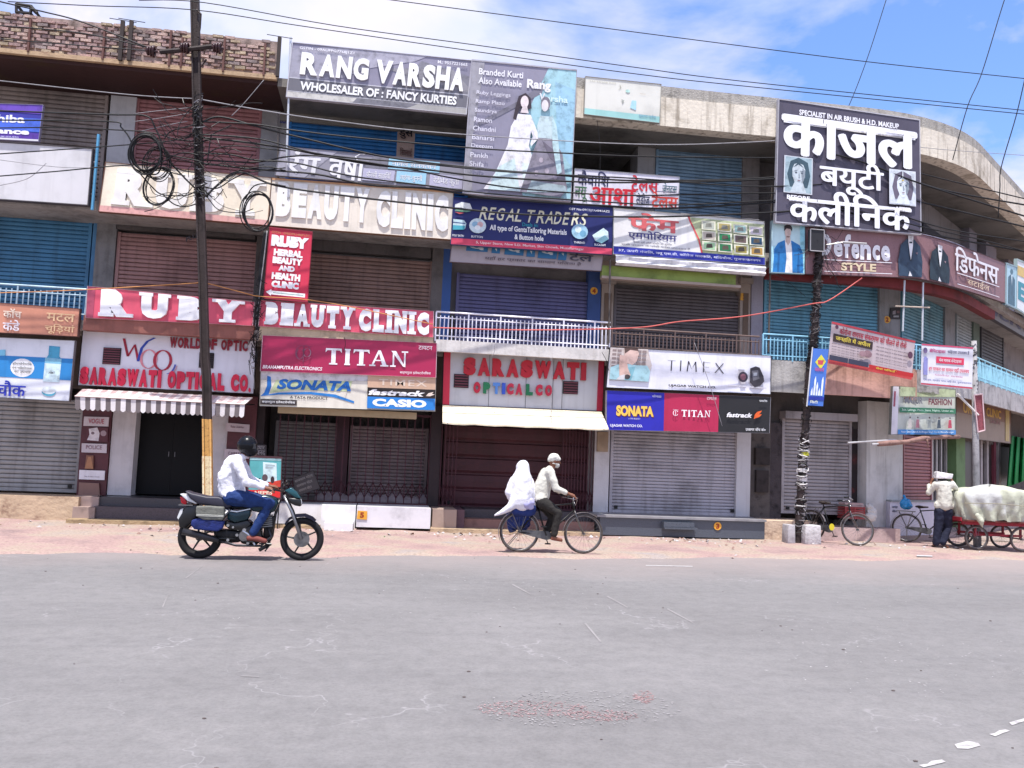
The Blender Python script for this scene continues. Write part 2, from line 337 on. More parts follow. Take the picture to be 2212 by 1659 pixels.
# ------------------------------------------------------------------ ground
def ground_mat(kind):
    m = bpy.data.materials.new(kind); m.use_nodes = True; t = m.node_tree; b = t.nodes['Principled BSDF']; L = t.links.new
    g = t.nodes.new('ShaderNodeNewGeometry'); b.inputs['Roughness'].default_value = .9; b.inputs['Specular IOR Level'].default_value = .25
    def noise(sc, det=6, rough=.6, vec=None, scl=None):
        n = t.nodes.new('ShaderNodeTexNoise'); n.inputs['Scale'].default_value = sc; n.inputs['Detail'].default_value = det; n.inputs['Roughness'].default_value = rough
        if scl:
            mp_ = t.nodes.new('ShaderNodeMapping'); mp_.inputs['Scale'].default_value = scl; L(g.outputs['Position'], mp_.inputs[0]); L(mp_.outputs[0], n.inputs['Vector'])
        else: L(g.outputs['Position'], n.inputs['Vector'])
        return n
    def ramp(n, st):
        r = t.nodes.new('ShaderNodeValToRGB'); e = r.color_ramp.elements
        e[0].position, e[0].color = st[0][0], (*st[0][1], 1); e[1].position, e[1].color = st[-1][0], (*st[-1][1], 1)
        for p_, c_ in st[1:-1]: q = e.new(p_); q.color = (*c_, 1)
        L(n.outputs[0], r.inputs[0]); return r
    def mix(a, b_, f, mode='MIX'):
        x = t.nodes.new('ShaderNodeMixRGB'); x.blend_type = mode; L(a, x.inputs[1]); L(b_, x.inputs[2])
        if isinstance(f, (int, float)): x.inputs[0].default_value = f
        else: L(f, x.inputs[0])
        return x.outputs[0]
    if kind == 'asphalt':
        a = ramp(noise(.35, 7), [(.3, (.190, .181, .181)), (.5, (.212, .203, .203)), (.7, (.238, .227, .227))])
        s = ramp(noise(38, 4, .8), [(.3, (.8, .8, .8)), (.5, (1, 1, 1)), (.75, (1.15, 1.15, 1.15))])
        c = mix(a.outputs[0], s.outputs[0], .8, 'MULTIPLY')
        s2 = ramp(noise(7, 5, .7), [(.3, (.88, .88, .88)), (.5, (1, 1, 1)), (.72, (1.1, 1.09, 1.09))]); c = mix(c, s2.outputs[0], 1., 'MULTIPLY')
        st = ramp(noise(1, 4, .5, scl=(.25, 2.4, 1)), [(.42, (1, 1, 1)), (.62, (.86, .86, .87)), (.75, (1.04, 1.04, 1.04))])
        c = mix(c, st.outputs[0], .45, 'MULTIPLY')
        # fine pale crazing of the worn surface
        v = t.nodes.new('ShaderNodeTexVoronoi'); v.feature = 'DISTANCE_TO_EDGE'; v.inputs['Scale'].default_value = .85
        nn = noise(2.2, 3); wv = t.nodes.new('ShaderNodeVectorMath'); wv.operation = 'ADD'; L(g.outputs['Position'], wv.inputs[0]); L(nn.outputs['Color'], wv.inputs[1]); L(wv.outputs[0], v.inputs['Vector'])
        cr_ = ramp(v, [(0, (1, 1, 1)), (.012, (0, 0, 0))]); msk = ramp(noise(.5, 3), [(.52, (0, 0, 0)), (.62, (.5, .5, .5))])
        ww = t.nodes.new('ShaderNodeRGB'); ww.outputs[0].default_value = (.42, .4, .41, 1)
        c = mix(c, ww.outputs[0], mix(cr_.outputs[0], msk.outputs[0], 1., 'MULTIPLY'))
        # dust that thins towards the middle of the road
        sx = t.nodes.new('ShaderNodeSeparateXYZ'); L(g.outputs['Position'], sx.inputs[0])
        dn = noise(.9, 6); ma = t.nodes.new('ShaderNodeMath'); ma.operation = 'MULTIPLY_ADD'; ma.inputs[1].default_value = 2.6; L(dn.outputs[0], ma.inputs[0]); L(sx.outputs['Y'], ma.inputs[2])
        dm = t.nodes.new('ShaderNodeMapRange'); dm.inputs[1].default_value = -6.6; dm.inputs[2].default_value = -3.0; dm.inputs[3].default_value = 0; dm.inputs[4].default_value = .8; L(ma.outputs[0], dm.inputs[0])
        du = t.nodes.new('ShaderNodeRGB'); du.outputs[0].default_value = (.34, .28, .265, 1)
        c = mix(c, du.outputs[0], dm.outputs[0])
        sp = ramp(noise(230, 2), [(.4, (0, 0, 0)), (.6, (1, 1, 1))])
    else:
        a = ramp(noise(.8, 7, .62), [(.3, (.25, .18, .175)), (.45, (.36, .245, .225)), (.56, (.37, .29, .235)), (.7, (.30, .265, .26))])
        s = ramp(noise(22, 4, .7), [(.3, (.55, .55, .56)), (.5, (1, 1, 1)), (.75, (1.2, 1.2, 1.2))])
        c = mix(a.outputs[0], s.outputs[0], .9, 'MULTIPLY')
        sp = noise(70, 4)
    L(c, b.inputs['Base Color'])
    bp = t.nodes.new('ShaderNodeBump'); bp.inputs['Strength'].default_value = .45; bp.inputs['Distance'].default_value = .01
    L(sp.outputs[0], bp.inputs['Height']); L(bp.outputs[0], b.inputs['Normal'])
    return m
mb = MB(); mb.poly([(-300, -300, -.03), (300, -300, -.03), (300, 400, -.03), (-300, 400, -.03)]); struct(mb.build('ground', None, M((.3, .25, .22), .95, 0, .3, .3)))
# road with a ragged edge against the earth shoulder
def edge_y(x):
    base = -6.3+(x+5)*.135
    return base+.16*math.sin(x*1.3)+.07*math.sin(x*3.3+1)+.04*math.sin(x*11.7)+.03*math.sin(x*23.1)
mb = MB(); xs = [-60+.0*i for i in range(1)]+[-60, -30]+[-15+.2*i for i in range(190)]+[60]
xs = sorted(set(xs)); 
def road_y(x): return edge_y(max(-12, min(20, x)))
for a, b in zip(xs, xs[1:]): mb.poly([(a, -70, .02), (b, -70, .02), (b, road_y(b), .02), (a, road_y(a), .02)]); mb.poly([(a, road_y(a), .02), (b, road_y(b), .02), (b, road_y(b)+.12, -.028), (a, road_y(a)+.12, -.028)])
ASPH = ground_mat('asphalt'); struct(mb.build('road', None, ASPH))
# earth shoulder with slight relief
mb = MB(); NX, NY = 150, 26; rnd = random.Random(3)
def sy(j): return -7.4+j*(7.8/NY)
hh = [[rnd.uniform(-.012, .014)+.010*math.sin(i*.7+j) for j in range(NY+1)] for i in range(NX+1)]
vs = [(-14+i*.28, sy(j), (.006+hh[i][j]*.8) if sy(j) > road_y(-14+i*.28)+.15 else -.06) for i in range(NX+1) for j in range(NY+1)]
fs = [(i*(NY+1)+j, (i+1)*(NY+1)+j, (i+1)*(NY+1)+j+1, i*(NY+1)+j+1) for i in range(NX) for j in range(NY)]
mb.add(vs, fs); DIRT = ground_mat('earth'); struct(mb.build('dirt_shoulder', None, DIRT, True))
mb = MB(); mb.poly([(12, .38, .008), (60, .38, .008), (60, 60, .008), (12, 60, .008)]); mb.poly([(28, -3, .009), (60, -3, .009), (60, .37, .009), (28, .37, .009)]); struct(mb.build('side_road', None, DIRT))
# ------------------------------------------------------------------ the market building
BLD = thing('market_building', 'long three storey market building with shuttered shops, curving away at its right end', 'building', (2, 0, 0))
SEND = SA+RF*TH+19
def ssteps(s0, s1):
    out = [s0]
    if s0 < SA < s1: out.append(SA)
    s = max(s0, SA)
    if s1 > SA:
        e = min(s1, SA+RF*TH); n = max(1, int((e-s)/.35))
        if e > s: out += [s+(e-s)*i/n for i in range(1, n+1)]
    if out[-1] < s1: out.append(s1)
    return out
def strip(mb, s0, s1, n0, n1, z0, z1):
    st = ssteps(s0, s1)
    for a, b in zip(st, st[1:]):
        mb.hexa([FX(a, n0, z0), FX(b, n0, z0), FX(b, n1, z0), FX(a, n1, z0)], [FX(a, n0, z1), FX(b, n0, z1), FX(b, n1, z1), FX(a, n1, z1)])
    return mb
def zpx(px, py, n): return FP(px, py, n).z
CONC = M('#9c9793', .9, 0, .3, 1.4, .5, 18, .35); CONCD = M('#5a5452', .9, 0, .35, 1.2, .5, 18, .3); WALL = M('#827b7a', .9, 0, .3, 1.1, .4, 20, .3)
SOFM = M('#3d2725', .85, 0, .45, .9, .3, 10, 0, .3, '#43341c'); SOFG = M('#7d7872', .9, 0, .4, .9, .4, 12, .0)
def bpart(name, fn, mat, label=None, smooth=False):
    mb = MB(); fn(mb); o = mb.build(name, BLD, mat, smooth)
    if label: o['label'] = label
    return o
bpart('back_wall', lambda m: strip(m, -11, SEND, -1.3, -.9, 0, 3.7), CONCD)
S5a, S5b = S_of(1238, 330, 0), S_of(1378, 330, 0)
bpart('back_wall', lambda m: (strip(m, -11, SEND, -.4, -.14, 3.88, 6.06), strip(m, -11, S5a, -.4, -.14, 6.25, 8.75), strip(m, S5b, SEND, -.4, -.14, 6.25, 8.75)), WALL)
bpart('room_wall', lambda m: (m.box((S5a-.2, 2.6, 6.25), (S5b+.2, 2.8, 8.75)), m.box((S5a-.2, .4, 6.25), (S5a-.02, 2.6, 8.75)), m.box((S5b+.02, .4, 6.25), (S5b+.2, 2.6, 8.75))), CONCD)
bpart('floor_slab', lambda m: strip(m, -11, SEND, -1.3, 1.2, 3.70, 3.88), CONC)
bpart('floor_slab', lambda m: strip(m, -11, SEND, -1.3, 1.15, 6.06, 6.25), CONC)
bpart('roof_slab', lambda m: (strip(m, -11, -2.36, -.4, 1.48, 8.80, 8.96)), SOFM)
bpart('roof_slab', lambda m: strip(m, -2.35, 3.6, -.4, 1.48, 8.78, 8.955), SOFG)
bpart('roof_slab', lambda m: strip(m, 3.61, SEND, -.4, 1.42, 8.76, 8.96), SOFG)
bpart('roof_top', lambda m: (m.box((-11, .4, 8.8), (SA, 10, 8.98)), strip(m, SA, SEND, -4.2, -.4, 8.8, 8.98)), CONC)
bpart('rear_wall', lambda m: (m.box((-11, 9.8, 0), (SA, 10, 8.8)), m.box((-11.2, -.1, 0), (-11, 10, 8.9))), CONC)
# ceilings and cross walls between bays on the ground floor
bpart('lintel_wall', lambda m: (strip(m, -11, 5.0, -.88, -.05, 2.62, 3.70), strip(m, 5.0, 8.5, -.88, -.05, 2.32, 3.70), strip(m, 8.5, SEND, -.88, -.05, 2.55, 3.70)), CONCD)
def slab_fascia():
    def f(m): strip(m, S_of(940, 760, 1.2), S_of(1318, 770, 1.2), 1.2, 1.30, 3.66, 3.90)
    o = bpart('fascia', f, M('#cfcac6', .8, 0, .15, 3, .3, 20, .25), 'white painted slab edge')
    f2 = lambda m: strip(m, S_of(1662, 800, 1.2), S_of(1776, 800, 1.2), 1.2, 1.27, 3.20, 3.89)
    bpart('fascia', f2, M('#a8a4a0', .9, 0, .3, 2, .5, 20, .45))
    f3 = lambda m: strip(m, S_of(1776, 800, 1.2)+.01, S_of(1975, 800, 1.2), 1.2, 1.27, 3.20, 3.89)
    bpart('fascia', f3, M('#c79a8c', .9, 0, .25, 2, .4, 20, .45), 'faded pink slab edge')
    f4 = lambda m: strip(m, S_of(1975, 800, 1.2)+.01, SEND, 1.2, 1.27, 3.38, 3.89)
    bpart('fascia', f4, M('#a9a6a6', .9, 0, .35, 3, .5, 20, .5))
slab_fascia()
# parapet on the right: cream plaster band, grey weathered coping
PX0 = 3.62
bpart('parapet', lambda m: strip(m, PX0, SEND, 1.15, 1.5, 8.74, 9.37), M('#d9cfbf', .9, 0, .3, 1.3, .5, 14, .85, .3, '#a09482'), 'cream stained parapet band')
bpart('coping', lambda m: strip(m, PX0, SEND, 1.1, 1.46, 9.37, 9.63), M('#a29d96', .95, 0, .4, 5, .8, 30, .4, .3, '#75716a'))
# brick parapet on the left
BR = [M(c, .95, 0, .4, 3.5, .8, 40, .5) for c in ('#ad8f88', '#9c827e', '#bda297', '#b3a088', '#988884', '#a58a85')]
PAR = bpart('brick_parapet', lambda m: strip(m, -9.5, -2.36, 1.22, 1.475, 8.97, 9.70), M('#a08c84', .95, 0, .4, 3, .5, 40, .5))
bm_ = MB(); bm_.add([(x*.108, y*.05-.0, z*.029) for x in (-1, 1) for y in (-1, 1) for z in (-1, 1)], [(0, 1, 3, 2), (4, 6, 7, 5), (0, 4, 5, 1), (2, 3, 7, 6), (0, 2, 6, 4), (1, 5, 7, 3)])
protos = []
for m_ in BR:
    o = bm_.build('brick', None, m_); o.parent = PAR; protos.append(o)
used = set(); rnd = random.Random(11)
for r in range(10):
    z = 9.005+r*.074
    for i in range(24):
        x = -7.85+i*.232+(.116 if r % 2 else 0)+rnd.uniform(-.008, .008)
        if x > -2.45 or len(PAR.children) > 292: continue
        if (r == 9 and rnd.random() < .4) or rnd.random() < .04: continue
        k = rnd.randrange(len(protos)); pr = protos[k]
        if k in used: o = pr.copy(); COL.objects.link(o); o.parent = PAR
        else: o = pr; used.add(k)
        o.location = Vector((x, -1.47-rnd.uniform(-.012, .014), z+rnd.uniform(-.006, .006)))-ORG[PAR.name]*1; o.rotation_euler = (rnd.uniform(-.05, .05), rnd.uniform(-.04, .04), rnd.uniform(-.04, .04))
        o.scale = (rnd.uniform(.72, 1.02), 1, rnd.uniform(.75, 1.05))
for x in (-7.0, -5.65, -4.42, -4.2, -3.4, -2.62): bpart('rail_stub', lambda m: m.box((x-.018, -1.60, 8.93), (x+.018, -1.545, 9.62+random.uniform(-.1, .1))), M('#6b4a44', .8))
bpart('ledge', lambda m: strip(m, -9.5, -2.36, 1.2, 1.57, 8.88, 8.965), M('#b59a7c', .9, 0, .35, 2, .5, 20, .3, .3, '#8a6a5c'))
# ------------------------------------------------------------------ shutters: guide rails and bottom bar, each slat a piece of its own
SLAT_M = {}
def shutter(tl, tr, br, bl, n, col, label=None, pitch=.075, housing=None, metal=.0, z0=None, var=.2, dirt=None):
    sl_, sr = S_of(*bl, n), S_of(*br, n); zb = z0 if z0 is not None else (FP(*bl, n).z+FP(*br, n).z)/2; zt = (FP(*tl, n).z+FP(*tr, n).z)/2
    a, b = FX(sl_, n), FX(sr, n); ax = (b-a); W = ax.length; ax.normalize(); nn = Vector((ax.y, -ax.x, 0))
    lc = lin(col); k_ = 1.5 if max(lc) < .3 else 1.15; mt = M(tuple(round(min(.6, c_*k_+.012), 4) for c_ in lc), .55, metal, .28, 1.1, .25, 12, .4, .4, dirt)
    mb = MB()
    def bx(x0, x1, d0, d1, z0_, z1_): mb.hexa([a+ax*x0+nn*d0+Vector((0, 0, z0_)), a+ax*x1+nn*d0+Vector((0, 0, z0_)), a+ax*x1+nn*d1+Vector((0, 0, z0_)), a+ax*x0+nn*d1+Vector((0, 0, z0_))],
                                              [a+ax*x0+nn*d0+Vector((0, 0, z1_)), a+ax*x1+nn*d0+Vector((0, 0, z1_)), a+ax*x1+nn*d1+Vector((0, 0, z1_)), a+ax*x0+nn*d1+Vector((0, 0, z1_))])
    bx(-.035, .03, -.05, .055, zb, zt); bx(W-.03, W+.035, -.05, .055, zb, zt); bx(.03, W-.03, -.02, .035, zb, zb+.07)
    if housing: bx(-.06, W+.06, -.05, .26, zt, zt+housing)
    o = mb.build('roller_shutter', BLD, mt)
    if label: o['label'] = label
    for xx in (.12, W-.12): 
        mb = MB(); q = a+ax*xx+nn*.05; mb.box((q.x-.035, q.y-.03, zb+.09), (q.x+.035, q.y+.01, zb+.16)); mb.build('lock', o, M('#2c2a2a', .5, .5))
    cnt = int((zt-zb-.07)/pitch); p = (zt-zb-.07)/cnt
    prof = [(0, 0), (.028, .14*p), (.034, .5*p), (.028, .84*p), (-.012, .9*p), (-.012, p)]
    me = bpy.data.meshes.new('slat'); W2 = W-.04
    me.from_pydata([(x, -d, z) for x in (-W2/2, W2/2) for d, z in prof], [], [(i, i+1, i+7, i+6) for i in range(5)]); me.materials.append(mt)
    ang = math.atan2(ax.y, ax.x); c = (a+b)/2
    for i in range(cnt):
        q = bpy.data.objects.new('slat', me); COL.objects.link(q); q.parent = o
        q.location = Vector((c.x, c.y, zb+.07+i*p))-ORG[o.name]; q.rotation_euler = (random.uniform(-.05, .05), random.uniform(-.0012, .0012), ang); 
    return o
# ground floor
shutter((-130, 850), (165, 864), (165, 1066), (-130, 1052), 0, '#7b7a7a', 'dark grey ribbed shutter', .088)
shutter((1317, 925), (1590, 932), (1590, 1113), (1317, 1108), 0, '#a5a0a6', 'pale galvanised shutter', .072)
shutter((1690, 905), (1835, 910), (1833, 1112), (1688, 1108), 0, '#857f80', 'grey shutter with its roller box above', .08, .17)
shutter((1951, 940), (2012, 944), (2008, 1102), (1948, 1098), 0, '#7d4f52', 'maroon shutter', .08)
# first floor
shutter((-130, 455), (193, 466), (185, 640), (-130, 630), 0, '#2f5f7e', 'deep blue shutter', .085, z0=3.9)
shutter((252, 507), (550, 517), (550, 640), (250, 635), 0, '#83605c', 'brown red shutter', .085, z0=3.9)
shutter((600, 545), (930, 562), (928, 650), (600, 640), 0, '#6a5148', 'rust brown shutter', .085, z0=3.9)
shutter((985, 592), (1268, 606), (1268, 720), (985, 710), 0, '#4c4a6e', 'dull violet blue shutter', .08, z0=3.9)
shutter((1326, 622), (1597, 638), (1597, 730), (1326, 722), 0, '#4e4648', 'charcoal shutter', .075, z0=3.9)
shutter((1650, 590), (1898, 600), (1898, 735), (1650, 728), 0, '#5f93a8', 'light blue shutter', .08, z0=3.9)
shutter((1945, 616), (2041, 635), (2040, 740), (1945, 736), 0, '#5c8a98', None, .08, z0=3.9)
shutter((2064, 645), (2102, 655), (2101, 745), (2063, 742), 0, '#7f8486', None, .085, z0=3.9)
shutter((2118, 668), (2166, 690), (2164, 760), (2117, 750), 0, '#39373a', None, .1, z0=3.9)
# second floor
shutter((-130, 170), (235, 190), (222, 340), (-130, 330), 0, '#7b6e68', 'grey brown shutter', .095, z0=6.27)
shutter((292, 200), (563, 232), (556, 360), (290, 350), 0, '#8f5f60', 'dull red shutter', .09, z0=6.27)
shutter((628, 244), (858, 275), (856, 345), (624, 330), 0, '#1667a8', 'bright blue shutter', .085, z0=6.27)
shutter((897, 280), (1010, 291), (1010, 355), (893, 350), 0, '#1667a8', 'bright blue shutter beside the lettered pillar', .085, z0=6.27)
shutter((1418, 318), (1604, 335), (1604, 455), (1416, 445), 0, '#6f8aa0', 'blue grey shutter', .08, z0=6.27)
# pillars
def pillar(x0, x1, yr, z0, z1, n1, mat, n0=-.5, label=None, name='pillar'):
    a, b = S_of(x0, yr, n1), S_of(x1, yr, n1)
    return bpart(name, lambda m: strip(m, a, b, n0, n1, z0, z1), mat, label)
WP = M('#c9c6c8', .8, 0, .12, 2, .2, 20, .15); GP_ = M('#8e8b8b', .9, 0, .25, 2, .4, 20, .3); LP = M('#a29ba6', .85, 0, .15, 2, .3, 20, .25)
pillar(235, 291, 270, 6.25, 8.80, .1, WP); pillar(563, 602, 300, 6.25, 8.8, .1, M('#9b9898', .9, 0, .2, 2, .3)); pillar(858, 896, 300, 6.25, 8.8, .06, M('#b8a29c', .9, 0, .2, 2, .3))
pillar(602, 627, 290, 6.25, 8.8, .05, M('#a7a3a4', .9)); pillar(1604, 1640, 400, 6.25, 8.76, .1, M('#8d8582', .9, 0, .3, 2, .4, 20, .3)); pillar(1378, 1416, 330, 6.25, 8.76, .1, GP_)
pillar(858, 896, 300, 7.9, 7.94, .1, CONCD, name='band'); 
bpart('shop_header', lambda m: strip(m, S_of(602, 230, .1), S_of(1010, 260, .1), -.2, .09, zpx(700, 268, .09), 8.79), M('#8d8780', .9, 0, .25, 2, .3, 20, .3), 'grey header with painted Hindi line')
pillar(204, 247, 560, 3.88, 6.06, .1, M('#7f7c7b', .9, 0, .3, 2, .5, 20, .4)); pillar(196, 204, 560, 3.88, 6.06, .06, M('#4d7ba0', .7)); pillar(552, 575, 560, 3.88, 6.06, .1, CONCD)
pillar(932, 956, 600, 3.88, 6.06, .1, M('#6a6462', .9, 0, .3, 2, .4)); pillar(956, 975, 600, 3.88, 6.06, .1, M('#3d5c96', .7, 0, .15, 2), label='blue painted jamb'); pillar(1270, 1298, 640, 3.88, 6.06, .1, M('#3c5386', .7, 0, .15, 2), label='blue painted jamb')
TI = M('#a59488', .6, 0, .12, 3); 
for (a, b) in ((1299, 1325), (1599, 1621)):
    pillar(a, b, 660, 3.88, 6.06, .12, TI, label='stone clad pillar with inset panel')
    s0, s1 = S_of(a+6, 660, .12), S_of(b-5, 660, .12)
    bpart('inset_panel', lambda m: strip(m, s0, s1, .12, .14, zpx(a, 722, .13), zpx(a, 632, .13)), M('#6f5a4a', .6))
    bpart('capital', lambda m: strip(m, S_of(a-3, 660, .12), S_of(b+3, 660, .12), -.1, .2, zpx(a, 612, .13), zpx(a, 600, .13)), TI)
pillar(1623, 1648, 660, 3.88, 6.06, .1, LP, label='pale lilac pillar'); pillar(1900, 1945, 660, 3.88, 6.06, .08, GP_); pillar(2042, 2063, 690, 3.88, 6.06, .08, GP_); pillar(2103, 2116, 700, 3.88, 6.06, .08, M('#6d7a70', .9))
pillar(1298, 1622, 600, zpx(1450, 618, .08), 6.05, .08, TI, name='shop_header'); pillar(600, 932, 540, zpx(760, 545, .1), 6.05, .1, CONCD, name='shop_header'); pillar(250, 552, 500, zpx(400, 505, .1), 6.05, .1, CONCD, name='shop_header')
pillar(1650, 1900, 560, zpx(1780, 600, .1), 6.05, .1, CONC, name='shop_header')
# upper right corridor columns
for a, b in ((2094, 2110), (2130, 2152), (2178, 2190)): pillar(a, b, 470, 6.25, 8.76, .1, M('#8e8790', .9, 0, .2, 2), -.3)
pillar(1995, 2090, 470, 6.27, 8.0, .02, M('#39353a', .8), -.1, name='opening_shade_panel')  # solid panel, coloured dark to stand in for shade inside the open corridor
# ground floor piers
MAR = M('#5b2f35', .45, 0, .2, 2); BLK = M('#121214', .5, 0, .05, 1, spec=.15)
pillar(170, 233, 1000, .45, 2.62, .1, MAR, -.9, 'maroon tiled pier'); pillar(236, 287, 1000, .48, 2.62, .05, WP, -.9, 'white panel'); pillar(441, 487, 1000, .48, 2.62, .05, WP, -.9, 'white panel'); pillar(487, 548, 1000, .45, 2.62, .1, MAR, -.9, 'maroon tiled pier')
pillar(548, 566, 1000, .45, 2.62, .05, M('#2c2224', .7), -.9); pillar(928, 950, 1000, .45, 2.62, .1, M('#2a1d20', .6), -.9); pillar(1284, 1316, 1000, .40, 2.5, .12, WP, -.9, 'white pillar'); pillar(1591, 1621, 1020, .42, 2.5, .12, WP, -.9, 'white pillar')
pillar(1662, 1688, 1000, .3, 2.6, .04, M('#4b4446', .9, 0, .4, 5, .6), -.9); pillar(1836, 1872, 1000, .4, 2.6, -.05, M('#2e2628', .7, 0, .4, 3, dirt='#6b2f30'), -.9)
pillar(1872, 1950, 1000, .0, 3.2, .25, M('#d0cdca', .9, 0, .15, 2, .4, 20, .3), -.9, 'whitewashed end wall')
# black glass doors of the optical shop
for a, b in ((289, 364), (364.3, 440)):
    s0, s1 = S_of(a, 1000, -.05), S_of(b, 1000, -.05)
    d = bpart('glass_door', lambda m: strip(m, s0, s1, -.34, -.30, .50, 2.5), BLK)
    hx = s1-.06 if a < 300 else s0+.06
    h = MB().tube([(hx, .285, 1.30), (hx, .285, 1.40)], .010).build('handle', d, M('#77777a', .5, .6))
# small vent flap beside Saraswati, junction box
bpart('meter_box', lambda m: strip(m, S_of(1291, 950, .2), S_of(1314, 950, .2), .12, .2, zpx(1300, 975, .2), zpx(1300, 932, .2)), M('#a58f78', .7))
# Titan shop: two inner shutters and a collapsible gate in front
shutter((590, 905), (724, 915), (724, 1082), (590, 1078), -.5, '#55504f', 'dark inner shutter', .075)
shutter((752, 918), (915, 925), (915, 1092), (752, 1086), -.5, '#5d5050', 'dark inner shutter', .075)
MARM = M('#48262e', .5, .3, .2, 4)
pillar(724, 750, 1000, .47, 2.62, -.3, M('#3d1f27', .6), -.9)
def gate(x0, x1, name, label, z0, z1, n=.02, pit=.16, closed=True):
    s0, s1 = S_of(x0, 1000, n), S_of(x1, 1000, n); g = thing(name, label, 'gate', ((s0+s1)/2, -n, z0)); k = int((s1-s0)/pit)
    for i in range(k+1):
        x = s0+(s1-s0)*i/k; MB().box((x-.011, -n-.02, z0), (x+.011, -n, z1)).build('upright', g, MARM)
    for i in range(k):
        x = s0+(s1-s0)*i/k; x2 = s0+(s1-s0)*(i+1)/k
        mb = MB()
        for zz in (z0+.10,):
            if zz+.3 > z1: continue
            mb.tube([(x, -n-.03, zz), (x2, -n-.03, zz+.32)], .009, 4); mb.tube([(x, -n-.04, zz+.32), (x2, -n-.04, zz)], .009, 4)
        struct(mb.build('lattice', g, MARM), 'stuff')
    MB().box((s0-.03, -n-.05, z1), (s1+.03, -n+.03, z1+.05)).build('top_rail', g, MARM); MB().box((s0-.03, -n-.05, z0-.03), (s1+.03, -n+.03, z0-.002)).build('bottom_rail', g, MARM)
gate(600, 926, 'collapsible_gate', 'maroon collapsible lattice gate drawn across the shop under the red watch sign', .50, 2.35)
gate(952, 985, 'collapsible_gate', 'folded maroon lattice gate at the left jamb behind the bicycle riders', .50, 2.35, .05, .07)
gate(1215, 1282, 'collapsible_gate', 'folded maroon lattice gate at the right jamb ahead of the cycling man', .48, 2.35, .05, .07)
shutter((955, 915), (1282, 925), (1282, 1105), (955, 1098), -.5, '#380e18', 'deep maroon plain shutter', .32)
# plinths and steps
def plinth(x0, x1, yr, z0, z1, n1, mat, label=None, n0=-.9, name='plinth'): return pillar(x0, x1, yr, z0, z1, n1, mat, n0, label, name)
def xz(px, py, n): return zpx(px, py, n)
plinth(-140, 168, 1100, 0, .46, .75, M('#b8a188', .95, 0, .35, 3, .9, 12, 0, .3, '#86695a'), 'cracked plastered shop base')
GRN = M('#4a484c', .35, 0, .3, 60, 0, 20); 
plinth(205, 520, 1090, .30, .47, .55, GRN, 'black granite top step', name='step'); plinth(202, 522, 1110, .0, .30, .85, M('#544b50', .4, 0, .3, 50), 'granite lower step', name='step')
plinth(162, 213, 1080, .28, .47, .62, M('#a9938a', .8, 0, .2, 4), name='step'); plinth(156, 204, 1110, .0, .28, .9, M('#9c877f', .8, 0, .2, 4), name='step')
plinth(142, 690, 1128, .0, .07, 1.25, M('#a18a6c', .9, 0, .3, 5, .6), 'low stone drain cover', .86, 'drain_cover')
WT = M('#dcdadb', .5, 0, .1, 4, 0, 20, .12)
plinth(522, 694, 1110, 0, .46, .72, WT, 'white tiled base'); plinth(694, 768, 1110, 0, .47, .95, WT); plinth(770, 930, 1118, .06, .47, 1.08, M('#d5d2d6', .4, 0, .18, 3), 'white marble shop base with painted shop number'); plinth(700, 762, 1135, 0, .16, 1.5, WT, 'white tiled step', .96, 'step')
plinth(934, 986, 1120, .05, .45, .95, M('#a08b80', .8, 0, .15, 3), 'pinkish stone block'); plinth(986, 1003, 1120, .05, .45, .9, M('#5a434c', .7)); plinth(1003, 1284, 1115, .26, .44, .35, M('#4a4448', .5, 0, .3, 40), name='step'); plinth(1003, 1284, 1125, 0, .26, .75, M('#86655e', .8, 0, .25, 4), name='step')
plinth(930, 1300, 1150, .0, .08, 1.2, M('#b39b80', .9, 0, .3, 5, .6), 'low stone drain cover', .76, 'drain_cover')
GS = M('#4d525c', .35, 0, .6, 55, 0, 20, 0, .5, '#14161a')
plinth(1296, 1652, 1130, 0.03, .40, 1.0, GS, 'speckled grey granite shop base'); plinth(1290, 1656, 1117, .40, .445, 1.06, M('#8f8d90', .5), name='step'); 
bpart('granite_shelf', lambda m: (m.box((S_of(1434, 1130, 1.15), -1.2, .20), (S_of(1506, 1130, 1.15), -1.0, .235)), m.box((S_of(1434, 1130, 1.15), -1.16, .24), (S_of(1500, 1130, 1.15), -1.0, .34))), GS)
plinth(1652, 1765, 1130, 0, .42, .85, M('#c8b09a', .95, 0, .3, 3, .8, 14, 0, .3, '#93786a'), 'chipped cream base'); plinth(1765, 1945, 1130, 0, .30, .75, M('#b8a09c', .95, 0, .2, 3, .5), 'pinkish concrete base'); 
plinth(1945, 2212, 1115, 0, .12, .5, M('#a89490', .95, 0, .2, 3, .5))
# broken corner beside the pale shutter
plinth(1621, 1664, 1000, .42, 3.7, .05, M('#5c5552', .95, 0, .5, 5, .9, 10, 0, .3, '#3a3434'), 'bare broken masonry pier', name='broken_pier')
bpart('niche_box', lambda m: (strip(m, S_of(1636, 1030, .2), S_of(1662, 1030, .2), .05, .16, 1.0, 1.5), strip(m, S_of(1634, 990, .2), S_of(1664, 990, .2), .05, .18, 1.62, 2.0)), M('#37302f', .8, 0, .4, 6))
